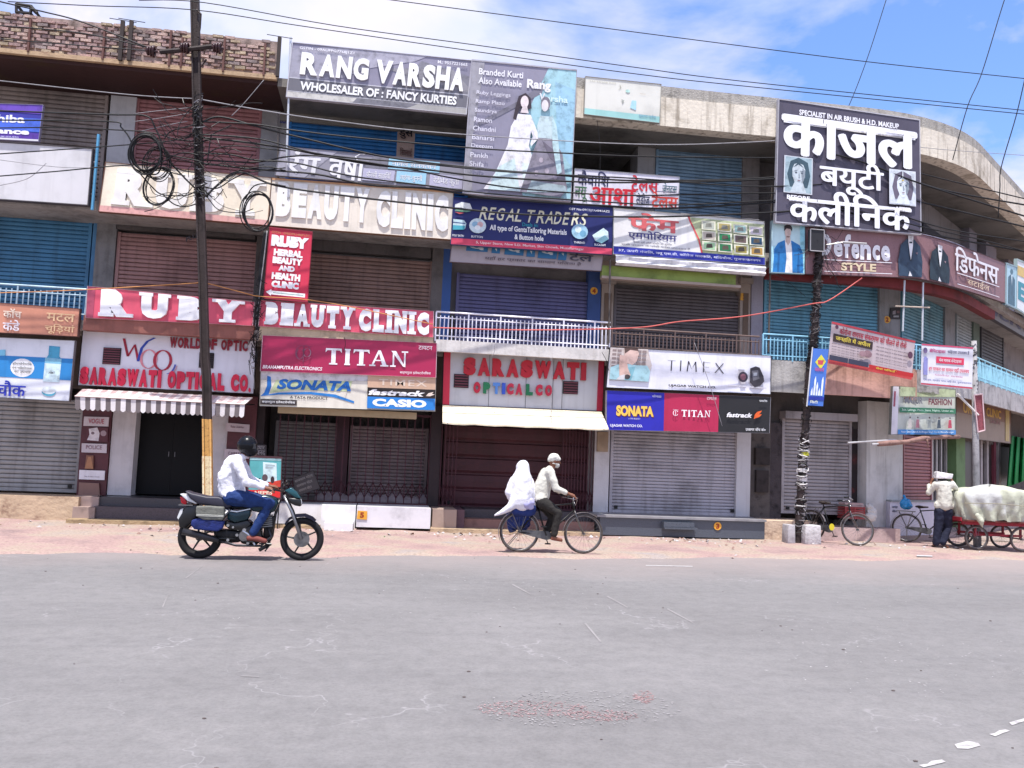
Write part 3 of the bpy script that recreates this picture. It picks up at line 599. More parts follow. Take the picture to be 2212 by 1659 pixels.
# corner shops on the right
pillar(2012, 2066, 1000, .12, 2.9, -.25, M('#1d1a1c', .25), -.6, 'dark glazed shop front', 'shop_front')
for x in (2014, 2023, 2033, 2044, 2056, 2064): pillar(x, x+2.2, 1000, .12, 2.7, -.2, M('#b9b6b8', .4, .5), -.25, None, 'door_frame')
pillar(2066, 2085, 1000, .12, 2.9, .0, M('#67855a', .75), -.4, 'green painted jamb'); pillar(2085, 2180, 1000, .12, 2.75, -.1, M('#2b2426', .4), -.5, 'dark shop front', 'shop_front')
for x in (2109, 2119, 2132, 2148, 2158): pillar(x, x+4, 1000, .12, 2.7, -.02, M('#9b9698' if x != 2148 else '#6b3340', .6), -.12, None, 'door_frame')
# two ribbed ceilings lines, vents
def beam(x0, y0, x1, y1, n, r, mat, name, n_2=None):
    a, b = FP(x0, y0, n), FP(x1, y1, n_2 if n_2 is not None else n); return MB().tube([a, b], r, 6).build(name, BLD, mat)
for (x0, y0, x1, y1, n) in ((601, 240, 601, 415, 1.25), (619, 345, 628, 80, 1.58), (1315, 740, 1318, 560, 1.3), (1660, 760, 1668, 400, 1.25), (1950, 715, 1954, 605, 1.3), (1992, 735, 1994, 610, 1.3)):
    beam(x0, y0, x1, y1, n, .022, M('#c9ccd2' if x0 in (619, 1950, 1992) else '#5d5550', .5, .3), 'pipe')
beam(1934, 661, 2008, 664, 1.33, .018, M('#b9a89a', .7), 'pipe')
beam(199, 453, 213, 290, 1.3, .03, M('#5a9cc4', .6), 'pipe')
# ------------------------------------------------------------------ balcony railings
def railing(x0, y0, x1, y1, n, zt, zb, col, label, spacing=.075, group=None, r=.011, post=8, top=.02):
    s0, s1 = S_of(x0, y0, n), S_of(x1, y1, n); g = thing('balcony_railing', label, 'railing', FX((s0+s1)/2, n, zb), group)
    mt = M(col, .5, .2, .2, 5, 0, 20, .2); k = max(2, int((s1-s0)/spacing))
    st = [s0+(s1-s0)*i/max(2, int((s1-s0)/.25)) for i in range(max(2, int((s1-s0)/.25))+1)]
    if s1 <= SA: st = [s0, s1]
    MB().tube([FX(s, n, zt) for s in st], top, 6).build('handrail', g, mt); MB().tube([FX(s, n, zb+.08) for s in st], .013, 4).build('bottom_rail', g, mt)
    MB().tube([FX(s, n, zt-.12) for s in st], .011, 4).build('middle_rail', g, mt)
    me = None
    for i in range(k+1):
        s = s0+(s1-s0)*i/k; p = FX(s, n, 0)
        if i % post == 0: MB().box((p.x-.015, p.y-.015, zb-.03), (p.x+.015, p.y+.015, zt)).build('post', g, mt)
        else:
            if me is None:
                h = zt-.12-zb+.05; me = bpy.data.meshes.new('baluster'); t = MB().box((-r, -r*.6, 0), (r, r*.6, h)); me.from_pydata(t.v, [], t.f); me.materials.append(mt)
            o = bpy.data.objects.new('baluster', me); COL.objects.link(o); o.parent = g; o.location = Vector((p.x, p.y, zb+.0))-ORG[g.name]; o.rotation_euler = (random.uniform(-.02, .02), random.uniform(-.015, .015), 0)
    return g
railing(942, 690, 1318, 705, 1.27, 4.47, 3.90, '#e6e4ee', 'white painted railing above the SARASWATI OPTICAL CO board', .082)
railing(-60, 600, 188, 615, 1.27, 4.47, 3.90, '#9fb6c4', 'thin pale blue railing in front of the deep blue upstairs shutter', .1)
railing(1322, 720, 1640, 730, 1.22, 4.38, 3.90, '#6d5a55', 'rusty brown railing above the TIMEX board', .085)
railing(1648, 735, 2098, 748, 1.27, 4.44, 3.90, '#8fc4dc', 'light blue railing in front of the light blue upstairs shutter', .085)
railing(2101, 750, 2260, 800, 1.27, 4.44, 3.90, '#9dd0e0', 'light blue railing rounding the corner right of the concrete pole', .07)
railing(131, 290, 214, 300, 1.27, 6.98, 6.27, '#c2bcbc', 'short pale railing right of the blue and violet sign', .09)
railing(292, 300, 560, 330, 1.2, 6.98, 6.27, '#a98f90', 'faded railing in front of the dull red top floor shutter', .11)
railing(1470, 440, 1640, 450, 1.2, 6.95, 6.27, '#6d6a70', 'dark railing in front of the blue grey top floor shutter', .1)
railing(1990, 450, 2250, 500, 1.22, 7.0, 6.27, '#7f7a8c', 'weathered railing of the curved top floor corridor', .09)
# ------------------------------------------------------------------ sign boards
WHT = '#e9e7ea'; GY = '#8d8a99'
def C(z, *q): return tuple(z(*p) for p in q)
# big grey billboard on the roof edge
s = Sign('billboard', 'large grey RANG VARSHA billboard rising above the roof edge, WHOLESALER OF : FANCY KURTIES', 'billboard', ((633, 92), (1018, 131), (1006, 246), (620, 208)), 1.62, .08, '#8d899c', '#b9b6be', .006)
s.fig([('#9d9aa8', [(.0, .1), (.25, 0), (.6, 0), (.3, .55), (0, .75)]), ('#a7a4b2', [(.45, 0), (.75, 0), (.68, .12), (.35, .4)]), ('#7d7b85', [(.72, .1), (1, .3), (1, .72), (.55, .72)]), ('#8f8c93', [(.5, .3), (.9, .2), (1, .5), (1, .6)])])
s.rect((0, .64, 1, .655), '#c9c7ce'); s.rect((0, .66, 1, .89), '#6c6a72'); s.rect((0, .89, 1, .9), '#c9c7ce')
s.rect((0, .905, 1, 1), '#a8a5a2'); s.fig([('#c8c4be', [(0, .91), (.42, .91), (.34, 1), (0, 1)]), ('#77757d', [(.38, .91), (.72, .91), (.66, 1), (.36, 1)])])
s.letters('RANG', (.055, .17, .43, .58), '#f1f0ee', .055, .03, gap=.1, widths=[1.15, 1, 1, 1]); s.letters('VARSHA', (.47, .17, .97, .60), '#f1f0ee', .055, .03, gap=.08, widths=[1.2, 1, 1, .9, 1, 1])
s.text('WHOLESALER OF : FANCY KURTIES', (.065, .70, .94, .86), '#efeeee', .035); s.text('GSTIN - 09AUFPG7768J1Z1', (.04, .06, .34, .12), '#e4e2e8', .02); s.text('M.: 9557221665', (.81, .06, .98, .12), '#e4e2e8', .02)
# lower grey sign in Hindi
s = Sign('shop_sign', 'grey sign reading रंग वर्षा in white with pale blue boxes at its right', 'shop sign', ((607, 316), (1005, 352), (1002, 412), (595, 378)), 1.42, .06, '#918e99', '#77757c', .004)
s.fig([('#a4a1ad', [(0, 0), (.3, 0), (.15, 1), (0, 1)]), ('#7c7a84', [(.5, 0), (.62, 0), (.55, 1), (.4, 1)])])
s.text('रंग', (.045, .12, .215, .88), WHT, .05); s.text('वर्षा'.replace('र्', ''), (.27, .28, .455, .95), WHT, .05); s.fig([(WHT, ('l', .008, .415, .28, .40, .12, .42, .03, .45, .02))])
for b, t in (((.58, .06, .86, .44), 'नॉवल सलेक्शन'), ((.45, .50, .62, .92), 'फैन्सी साड़ियाँ'.replace('न्', 'न')), ((.63, .5, .79, .92), 'लहंगा-चुन्नी'.replace('न्', 'न')), ((.81, .5, .99, .95), 'रेडीमेड कुर्ती'.replace('र्', ''))):
    s.rect(b, '#9fcbe0' if 'स' in t and b[1] < .1 or b[0] == .63 else '#b5b2c8'); s.text(t, (b[0]+.02, b[1]+.08, b[2]-.02, b[3]-.07), WHT, .02)
# kurti banner, tall
s = Sign('banner', 'tall grey and pale blue banner, Branded Kurti Also Available, with two women in long dresses', 'banner', ((1020, 131), (1245, 153), (1232, 432), (1001, 414)), 1.66, .07, '#8f8b9d', '#a9a6b0', .006)
s.fig([('#a2c9d2', [(.73, 0), (1, 0), (1, 1), (.55, 1), (.45, .55)]), ('#9ac2d6', [(.8, .1), (1, .15), (1, .75), (.85, .6)]), ('#787582', [(.45, .28), (.66, .14), (.7, .1), (.68, .2), (.2, .45), (.05, .52), (.1, .46)]),
       ('#9b98a0', [(0, 0), (.12, 0), (.05, .6), (.08, 1), (0, 1)])], 'backdrop')
s.text('Branded Kurti', (.07, .05, .49, .10), WHT, .02); s.text('Also Available', (.07, .12, .48, .17), WHT, .02); s.text('Rang', (.53, .10, .76, .19), WHT, .045); s.text('V', (.655, .2, .71, .26), WHT, .04); s.text('arsha', (.72, .21, .93, .26), '#cfe7ea', .03)
for i, (t, w_) in enumerate((('Ruby Leggings', .32), ('Ramp Plazo', .27), ('Saundrya', .2), ('Ramon', .16), ('Chandni', .2), ('Banarsi', .19), ('Deepam', .18), ('Pankh', .14), ('Shifa', .11))):
    s.text(t, (.06-.003*i, .225+i*.068, .06+w_, .262+i*.068), '#dcd9e4', .01)
SK = '#e3d5d6'
s.fig([('#e8e5ea', [(.46, .38), (.58, .38), (.66, .52), (.67, .55), (.60, .62), (.59, .60), (.61, .545), (.59, .50), (.58, .62), (.64, .75), (.70, .97), (.18, .97), (.28, .84), (.38, .62), (.40, .48)]),
       ('#cfe2e4', [(.3, .8), (.45, .72), (.52, .97), (.22, .97)]), ('#dfeaea', [(.52, .75), (.6, .75), (.64, .97), (.55, .97)]),
       ('#3a3038', [(.455, .245), (.52, .215), (.57, .25), (.585, .33), (.555, .34), (.50, .3), (.46, .36), (.445, .43), (.415, .42), (.43, .34)]), (SK, ('o', .515, .285, .038, .048)), (SK, [(.5, .32), (.54, .32), (.56, .37), (.48, .37)])], 'printed_figure')
s.fig([('#8d8794', [(.67, .54), (.80, .54), (.90, .66), (.93, .80), (.96, .93), (.90, .99), (.52, .97), (.57, .82), (.62, .66)]), ('#c1d3d6', [(.67, .38), (.78, .38), (.81, .46), (.80, .55), (.66, .55), (.645, .46)]),
       ('#7b7480', ('o', .715, .285, .045, .055)), ('#d9d3d6', ('o', .71, .3, .033, .045)), ('#6f6876', [(.70, .57), (.86, .66), (.90, .74), (.88, .76), (.78, .70)]), ('#a8b9c0', [(.62, .88), (.94, .9), (.96, .95), (.58, .97)]),
       ('#b5a9b5', ('o', .7, .72, .02, .02)), ('#b5a9b5', ('o', .76, .8, .02, .02)), ('#b5a9b5', ('o', .66, .82, .018, .02)), ('#b5a9b5', ('o', .84, .84, .02, .02)), ('#bcd6da', [(.78, .36), (.83, .45), (.9, .8), (.86, .82), (.80, .6)])], 'printed_figure')
# faded hoarding on the parapet
s = Sign('shop_sign', 'bleached cream hoarding with a turquoise lower strip fixed to the parapet', 'shop sign', ((1265, 165), (1428, 182), (1424, 265), (1262, 246)), 1.6, .05, '#dad8cf', '#9a968f', .005)
s.rect((0, .84, 1, 1), '#9fcfcb'); s.text('S.S.S. PANJABI SUITS', (.06, .08, .4, .13), '#bdbbae', .01)
for q_ in ([('#b9b7a8', ('l', .01, .45, .12, .47, .2, .44, .25)), ('#a6cfe0', [(.62, .5), (.68, .5), (.68, .75), (.6, .7)]), ('#b7b9b0', [(.48, .5), (.52, .52), (.5, .62)]), ('#b8dcd2', ('o', .56, .27, .03, .04)), ('#c6b7a8', ('l', .008, .72, .3, .8, .3))]): s.fig([q_])
s.k += .001; s.text('सुदामा प्लेस', (.72, .82, .95, .93), '#7fa8c0', .01)
# tailors' sign
s = Sign('shop_sign', 'white tailors sign in Hindi with navy and red letters, under the dark open room', 'shop sign', ((1242, 364), (1467, 382), (1465, 452), (1238, 438)), 1.36, .05, '#dfdbe6', '#9fa3a8', .004)
s.text('कैवाशि'.replace('शि', 'िश'), (.03, .03, .33, .46), '#2f3158', .035); s.text('टेलर्स'.replace('र्', ''), (.54, .06, .80, .52), '#c22c3c', .045); s.text('जेन्टस'.replace('न्', 'न'), (.84, .22, .98, .5), '#2b5c66', .02); s.text('न्यू'.replace('न्', 'न'), (.01, .52, .13, .96), '#3f6b4a', .03)
s.text('आशा', (.15, .5, .58, .98), '#c92536', .045); s.text('लेडीज', (.59, .58, .72, .92), '#39405c', .015); s.text('टेलर्स'.replace('र्', ''), (.74, .52, .99, .98), '#c9463c', .045)
s.fig([('#39406a', ('l', .02, .78, .5, .96, .5))])
# cream RUBY board with raised white letters
CRM = M('#efe2ce', .8, 0, .1, 2.5, .15, 20, .15)
s = Sign('shop_sign', 'long cream board with huge raised white letters RUBY, behind the cable coils', 'shop sign', ((229, 350), (586, 384), (579, 486), (214, 456)), 1.34, .09, mat=CRM, frame='#6b4434', fw_=.004)
s.letters('RUBY', (.075, .10, .955, .84), '#f0ece8', .075, .02, True, .16, [1.05, .98, .95, 1.0])
s.fig([('#dba6a0', [(.0, .88), (.5, .86), (1, .9), (1, 1), (0, 1)])], 'stain')
s = Sign('shop_sign', 'long cream board with raised faded white letters BEAUTY CLINIC', 'shop sign', ((588, 384), (979, 413), (976, 517), (579, 486)), 1.34, .09, mat=M('#e6dccf', .8, 0, .1, 2.5, .15, 20, .15), frame='#7a5a45', fw_=.004)
s.letters('BEAUTY', (.035, .08, .535, .80), '#eeeceb', .075, .025, False, .12); s.letters('CLINIC', (.575, .10, .975, .86), '#eeeceb', .075, .025, False, .12)
s.rect((0, 0, 1, .04), '#cf9f78')
# red RUBY / BEAUTY CLINIC boards at the first floor balcony
RED = M('#d3566c', .45, 0, .12, 1.5, 0, 20, .2)
s = Sign('shop_sign', 'pink red board with raised white letters RUBY above the WORLD OF OPTIC board', 'shop sign', ((190, 618), (549, 652), (545, 703), (186, 686)), 1.33, .1, mat=RED, frame='#c9a6ac', fw_=.003)
s.letters('RUBY', (.085, .04, .93, .93), '#f4f3f5', .10, .06, True, .42, [1.1, 1.0, .95, 1.05])
s.fig([('#a84b62', [(0, 0), (.045, 0), (.04, 1), (0, 1)])], 'stain')
bpart('fascia', lambda m: strip(m, S_of(180, 700, 1.3), S_of(547, 720, 1.3), 1.05, 1.31, zpx(360, 722, 1.3), zpx(360, 690, 1.3)), M('#8e5a50', .7, 0, .2, 2, .2, 20, .2), 'brown painted slab edge')
bpart('fascia', lambda m: strip(m, S_of(560, 720, 1.3), S_of(936, 735, 1.3), 1.05, 1.31, zpx(740, 742, 1.3), zpx(740, 712, 1.3)), M('#b9a48a', .8, 0, .25, 2, .3, 20, .4), 'stained cream slab edge')
s = Sign('shop_sign', 'pink red board with raised white letters BEAUTY CLINIC above the maroon TITAN board', 'shop sign', ((564, 648), (936, 672), (935, 728), (559, 704)), 1.33, .1, mat=RED, frame='#d9b6bc', fw_=.003)
s.letters('BEAUTY', (.035, .06, .535, .92), '#f4f3f5', .10, .05, True, .2); s.letters('CLINIC', (.565, .08, .975, .95), '#f4f3f5', .095, .05, True, .22)
# vertical red sign
s = Sign('shop_sign', 'upright red sign RUBY HERBAL BEAUTY AND HEALTH CLINIC with a white arrow', 'shop sign', ((583, 493), (674, 503), (664, 650), (570, 641)), 1.42, .05, '#cf3550', '#8f2a3c', .012)
s.text('GSTIN : 09BIDPR1486P1ZC', (.05, .03, .95, .065), '#b9805e', .01); s.text('RUBY', (.06, .085, .94, .25), '#f2f0f2', .09); s.rect((.03, .1, .0301, .1001), '#ffffff')
for t, a, b, v0, v1 in (('HERBAL', .14, .82, .285, .385), ('BEAUTY', .13, .83, .40, .50), ('AND', .28, .66, .52, .60), ('HEALTH', .14, .80, .63, .73), ('CLINIC', .15, .78, .75, .85)): s.text(t, (a, v0, b, v1), '#f2f0f2', .075)
s.fig([('#f2f0f2', [(.04, .925), (.16, .88), (.16, .9), (.94, .9), (.94, .955), (.16, .955), (.16, .975)]), ('#9fb8b0', [(.2, .92), (.9, .92), (.9, .935), (.2, .935)])], 'arrow')
# Regal traders
NV = '#262c68'
s = Sign('shop_sign', 'navy REGAL TRADERS sign for gents tailoring materials with a red address strip', 'shop sign', ((980, 426), (1323, 449), (1322, 550), (974, 527)), 1.38, .06, NV, '#3c4468', .003)
s.rect((0, .865, 1, 1), '#d84a66'); s.letters('REGAL TRADERS', (.16, .16, .84, .43), '#e3e0c8', .012, .006, False, .08, None, .3); s.text('Deals in:', (.43, .44, .53, .52), '#2f8fa6', .02); s.text('All type of GentsTailoring Materials', (.23, .53, .71, .68), '#f1f1f4', .025); s.text('& Button hole', (.385, .70, .565, .81), '#f1f1f4', .025)
s.text('5, Upper Store, New S.D. Market, Shiv Chowk, Muzaffarnagar', (.15, .90, .82, .965), '#f3d9de', .012); s.text('GST No-09CBJPA4941AZ2', (.72, .06, .98, .12), '#e8e8ee', .015)
for cu, cv, t in ((.04, .6, 'POLY SATIN'), (.155, .6, 'BUTTON'), (.79, .58, 'THREAD'), (.92, .6, 'BUCKRAM')): s.text(t, (cu-.035, cv+.19, cu+.035, cv+.235), '#e4e4ea', .015)
for q_ in ([('#cfdfe6', ('o', .155, .58, .052, .16)), ('#8fb6cf', ('o', .14, .55, .02, .06)), ('#d9b3b3', ('o', .17, .55, .018, .06)), ('#e9eef0', ('o', .155, .62, .018, .05)), ('#bfd8de', [(.005, .47), (.07, .48), (.085, .55), (.08, .66), (.005, .66)]), ('#4aa3b4', [(.005, .6), (.08, .6), (.075, .68), (.005, .7)]), ('#3a4f80', [(.005, .53), (.08, .54), (.08, .56), (.005, .55)]),
       ('#9cc4da', ('o', .79, .56, .052, .16)), ('#dcecf2', ('o', .78, .52, .02, .07)), ('#6fa5c2', ('o', .81, .6, .02, .07)), ('#d6ecef', [(.87, .62), (.94, .45), (.97, .52), (.975, .68), (.93, .78), (.89, .74)]), ('#8fc4cc', [(.89, .74), (.95, .6), (.975, .68), (.93, .78)]),
       ('#e8ecec', [(.01, .16), (.05, .10), (.10, .12), (.12, .26), (.05, .22), (.01, .22)]), ('#6f9a84', [(.02, .24), (.12, .27), (.08, .31), (.01, .3)]), ('#c05a5a', [(.01, .32), (.07, .33), (.04, .36)])]): s.fig([q_])
# older board peeping out under it
s = Sign('shop_sign', 'older faded pink grey board with blue boxed letters peeping out under the navy sign', 'shop sign', ((977, 520), (1304, 545), (1298, 585), (972, 565)), 1.22, .05, '#a4989a', '#6d5a5a', .003)
for i, (a, b) in enumerate(((.095, .235), (.26, .315), (.345, .47), (.49, .545), (.565, .69), (.70, .755))): s.rect((a, .0, b, .42+.03*i), '#2f6b96'); s.text('द', (a+.02, .05, b-.02, .34), '#c8cdd2', .06)
s.text('टेल', (.775, .1, .93, .55), '#3b3848', .04); s.text('यहाँ हर प्रकार का सामान मिलता है', (.22, .62, .86, .84), '#55484e', .01)
# Frame Emporium with its sagging banner underneath
s = Sign('shop_sign', 'white Hindi frame emporium sign with a grid of twelve little pictures', 'shop sign', ((1326, 449), (1650, 478), (1652, 572), (1325, 548)), 1.40, .06, '#e6e4e2', '#a6a6a0', .003)
s.fig([('#bcc49c', [(.49, .05), (1, .07), (1, .88), (.58, .83)]), ('#d8555c', ('l', .012, .49, .03, .50, .13, .56, .55, .58, .85))])
s.rect((0, .83, 1, 1), '#3038a0'); s.text('फ्रेम'.replace('्र', ''), (.10, .06, .42, .44), '#d86a6c', .05); s.fig([('#d86a6c', ('l', .012, .16, .42, .19, .36, .22, .33))]); s.text('एम्पोरियम'.replace('म्', 'म').replace('रि', 'िर'), (.095, .45, .41, .66), '#3c3a78', .03)
s.text('हमारे यहाँ फोटो फ्रेमिंग की सुविधा'.replace('्र', ''), (.13, .68, .38, .74), '#6a687a', .008); s.text('सभी प्रकार के फोटो फ्रेम उपलब्ध हैं'.replace('्', ''), (.05, .75, .5, .80), '#7a7888', .008); s.text('37, ऊपरी मंजिल, न्यू एस.डी. कॉलेज मार्किट, शिवचौक, मुजफ्फरनगर'.replace('्', ''), (.03, .875, .97, .955), '#d9dbf2', .012)
cols = [['#b9bdb0', '#b5a56a', '#a6c8c0', '#cfc6cf'], ['#c8bcae', '#2f8a58', '#6d5a58', '#2a4f6a'], ['#a9cfa2', '#2f7a4e', '#a99a52', '#b78f4a']]
for r in range(3):
    for c in range(4):
        a = .575+c*.106; v = .105+r*.235+c*.012; s.rect((a, v, a+.094, v+.205), '#e4e2cc'); s.rect((a+.01, v+.025, a+.084, v+.18), cols[r][c], 'picture'); s.fig([('#5b5146' if r else '#8a8a80', [(a+.03, v+.06), (a+.065, v+.05), (a+.07, v+.14), (a+.025, v+.15)])])
# sagging rolled banner
mb = MB(); a = Patch((1328, 549), (1652, 575), (1650, 597), (1328, 573), 1.36)
for i in range(24):
    u, u2 = i/24, (i+1)/24
    prof = [(0, .03), (.25, .09), (.55, .07+.02*math.sin(u*30)), (.8, .11), (1, .03)]
    prof2 = [(0, .03), (.25, .09), (.55, .07+.02*math.sin(u2*30)), (.8, .11), (1, .03)]
    for (v, d), (v2, d2), (_, e), (_, e2) in zip(prof, prof[1:], prof2, prof2[1:]): mb.poly([a.M(u, v, d), a.M(u2, v, e), a.M(u2, v2, e2), a.M(u, v2, d2)])
for (v, d) in ((0, .0), (1, .0)): pass
tag(mb.build('rolled_banner', None, M('#d9d6d8', .5, 0, .25, 4, .5, 12), True), 'slack white banner roll hanging under the frame emporium sign', 'banner')
bpart('green_board', lambda m: strip(m, S_of(1300, 590, 1.2), S_of(1590, 600, 1.2), 1.05, 1.19, zpx(1450, 605, 1.2), zpx(1450, 583, 1.2)), M('#8a9a4c', .6, 0, .25, 2), 'olive green strip')
bpart('ledge', lambda m: strip(m, S_of(1300, 590, 1.2), S_of(1600, 600, 1.2), 1.05, 1.22, zpx(1450, 611, 1.2), zpx(1450, 605.5, 1.2)), TI)
# WORLD OF OPTIC white board
WB = M('#dcdbe3', .45, 0, .06, 2, 0, 20, .08)
s = Sign('shop_sign', 'white board lettered WORLD OF OPTIC with a looping WOO emblem and raised red letters', 'shop sign', (Z2(640, 1165), Z2(1965, 1235), Z2(1945, 1655), Z2(600, 1590)), .95, .1, mat=WB, frame='#241a1c', fw_=.004)
s.letters('WORLD OF OPTIC', (.50, .05, .955, .24), '#8f2436', .05, .03, False, .14); s.letters('SARASWATI OPTICAL CO.', (.01, .665, .985, .98), '#d22746', .085, .05, False, .12)
s.fig([('#a3233c', ('l', .016, .235, .12, .265, .44, .30, .22, .325, .50)), ('#2b48a8', ('l', .016, .325, .52, .34, .28, .37, .15, .41, .08))], 'emblem')
def ring(cu, cv, ru, rv, col, w_=.014, a0=0, a1=2*math.pi): return (col, ('l', w_)+tuple((cu+ru*math.cos(a0+(a1-a0)*i/20), cv+rv*math.sin(a0+(a1-a0)*i/20)) for i in range(21)))
s.fig([ring(.385, .47, .043, .17, '#d98a94'), ring(.465, .48, .047, .18, '#a8293f', .017), ring(.49, .5, .05, .22, '#5a63b8', .01, .2, 1.5), ring(.49, .52, .06, .24, '#d8a5b0', .007, .2, 1.4)], 'emblem')
def vent(s, box, k, col='#6e3a44'):
    u0, v0, u1, v1 = box; mb = MB(); patch_box(mb, s.p, u0, v0, u1, v1, .0, .025)
    f = mb.build('vent', s.o, M('#2a1c20', .6))
    for i in range(k):
        v = v0+(v1-v0)*(i+.35)/k; mb = MB(); patch_box(mb, s.p, u0+.004, v, u1-.004, v+(v1-v0)*.45/k, .026, .05); mb.build('slat', f, M(col, .6))
vent(s, (.125, .30, .225, .60), 7); vent(s, (.675, .30, .76, .58), 7, '#3a3538')
# TITAN
MRN = M('#a82750', .35, 0, .05, 1)
s = Sign('shop_sign', 'wide maroon TITAN sign of BRAHAMPUTRA ELECTRONICS', 'shop sign', ((568, 724), (943, 741), (941, 815), (563, 801)), 1.32, .1, mat=MRN, frame='#c9a9b2', fw_=.003)
def titan(s, box, col='#f1edf0'):
    u0, v0, u1, v1 = box; W = (u1-u0); H = v1-v0; ch = [('T', 0, .19), ('I', .23, .30), ('T', .34, .53), ('A', .54, .76), ('N', .80, 1.)]
    t = .022*1.5; polys = []
    def q(*p): polys.append((col, [(u0+W*x, v0+H*y) for x, y in p]))
    def slab(x0, x1, y): q((x0, y-.0), (x1, y-.0), (x1, y+.09), (x0, y+.09))
    for c, a, b in ch:
        m_ = (a+b)/2
        if c == 'T': q((a, 0), (b, 0), (b+.004, .26), (b-.02, .12), (a+.02, .12), (a-.004, .26)); q((m_-t*.8, .1), (m_+t*.8, .1), (m_+t*.8, .94), (m_-t*.8, .94)); slab(m_-.05, m_+.05, .91)
        if c == 'I': q((m_-t*.8, .05), (m_+t*.8, .05), (m_+t*.8, .95), (m_-t*.8, .95)); slab(a, b, 0); slab(a, b, .91)
        if c == 'A': q((m_-.01, 0), (m_+.02, 0), (b-.01, .94), (b-.065, .94)); q((m_-.01, 0), (m_+.01, .08), (a+.045, .94), (a+.02, .94)); q((a+.06, .6), (b-.06, .6), (b-.06, .67), (a+.06, .67)); slab(a-.005, a+.07, .91); slab(b-.09, b+.01, .91)
        if c == 'N': q((a+.02, .03), (a+.04, .03), (a+.04, .95), (a+.02, .95)); q((b-.04, .03), (b-.02, .03), (b-.02, 1), (b-.04, .95)); q((a, 0), (a+.06, 0), (b-.02, 1), (b-.05, .95)); slab(a-.01, a+.06, .91); slab(b-.07, b+.01, 0)
    s.fig(polys, 'lettering')
titan(s, (.36, .28, .83, .74)); s.text('BRAHAMPUTRA ELECTRONICS', (.01, .83, .345, .93), '#ecdfe4', .03, .2); s.text('टायटन', (.895, .10, .975, .21), '#ecdfe4', .03); s.text('ब्रहमपुत्र इलेक्ट्रोनिक्स'.replace('्', ''), (.79, .84, .97, .95), '#ecdfe4', .03)
s.fig([ring(.235, .45, .045, .22, '#8e3a5a', .008, .5, 5.6), ring(.215, .48, .02, .14, '#7a4a60', .006), ring(.255, .44, .02, .12, '#8a6a7a', .006), ('#7a3a54', ('l', .006, .235, .25, .235, .7)), ('#7a3a54', ('l', .005, .19, .24, .285, .26))], 'emblem')
# SONATA / TIMEX / fastrack / CASIO
s = Sign('shop_sign', 'cream SONATA sign with fastrack and blue CASIO panels below the maroon TITAN board', 'shop sign', ((564, 801.5), (941, 815.5), (939, 888), (562, 876)), 1.28, .1, '#d9d3c6', '#9a9690', .003)
s.fig([('#b9c49c', [(.1, .1), (.52, .12), (.5, .5), (.2, .5), (.05, .62)]), ('#c9c6c8', [(0, 0), (1, 0), (1, .14), (0, .24)]), ('#2369b4', [(.035, .12), (.055, .15), (.06, .42), (.045, .66), (.0, .72), (.02, .62), (.035, .42)]), ('#2f7ac0', [(.0, .72), (.1, .6), (.28, .55), (.42, .6), (.53, .78), (.53, .84), (.41, .68), (.28, .62), (.1, .66)])], 'emblem')
s.text('SONATA', (.09, .2, .51, .5), '#1f62ae', .05, .25); s.text('A TATA PRODUCT', (.165, .68, .38, .76), '#3c3a44', .02); s.rect((.0, .8, .205, .96), '#3c3434'); s.text('ब्रहमपुत्र इलेक्ट्रोनिक्स'.replace('्', ''), (.01, .83, .195, .93), '#eeeeee', .03)
s.rect((.605, .0, 1, .36), '#c7a58c'); s.text('TIMEX', (.67, .10, .95, .28), '#dac6b4', .015, sp=1.2); s.rect((.605, .36, 1, .63), '#2a2220'); s.text('fastrack', (.61, .41, .94, .58), '#f0eeee', .045, .25); s.fig([('#e4d2c4', [(.945, .56), (.96, .47), (.99, .43), (.98, .49), (.997, .5), (.97, .56)])]); s.rect((.605, .63, 1, .97), '#2b7cc8'); s.text('CASIO', (.635, .68, .95, .91), '#e9eef4', .06)
# second Saraswati board
s = Sign('shop_sign', 'pale grey panelled board SARASWATI OPTICAL CO with a red border at each side', 'shop sign', (B3(105, 222), B3(1205, 275), B3(1190, 640), B3(95, 595)), .92, .1, mat=M('#c5c4c6', .45, 0, .08, 2, 0, 20, .15), frame='#2a2024', fw_=.004)
s.rect((0, 0, .04, 1), '#cf3048', 'border', raised=.03); s.rect((.965, 0, 1, 1), '#b02840', 'border', raised=.03)
for u in (.28, .51, .68, .74): s.rect((u, 0, u+.0025, 1), '#4a484c', 'joint')
s.letters('SARASWATI', (.12, .115, .885, .445), '#b5202e', .09, .06, False, .16)
for i, (ch, a, c_) in enumerate((('O', .185, '#c02a40'), ('P', .245, '#2a7a50'), ('T', .305, '#5a8ad0'), ('I', .36, '#3a5ac0'), ('C', .39, '#c03048'), ('A', .445, '#c03048'), ('L', .51, '#1f7048'), ('C', .57, '#c02a44'), ('O', .63, '#c02a44'))):
    s.letters(ch, (a, .56, a+(.022 if ch == 'I' else .043), .77), c_, .085, .04)
vent(s, (.065, .43, .155, .68), 5); vent(s, (.745, .47, .84, .71), 5)
for u in (.22, .43, .605, .835): s.rect((u-.01, -.09, u+.048, .0), '#d04a5c', 'tab', raised=.34)
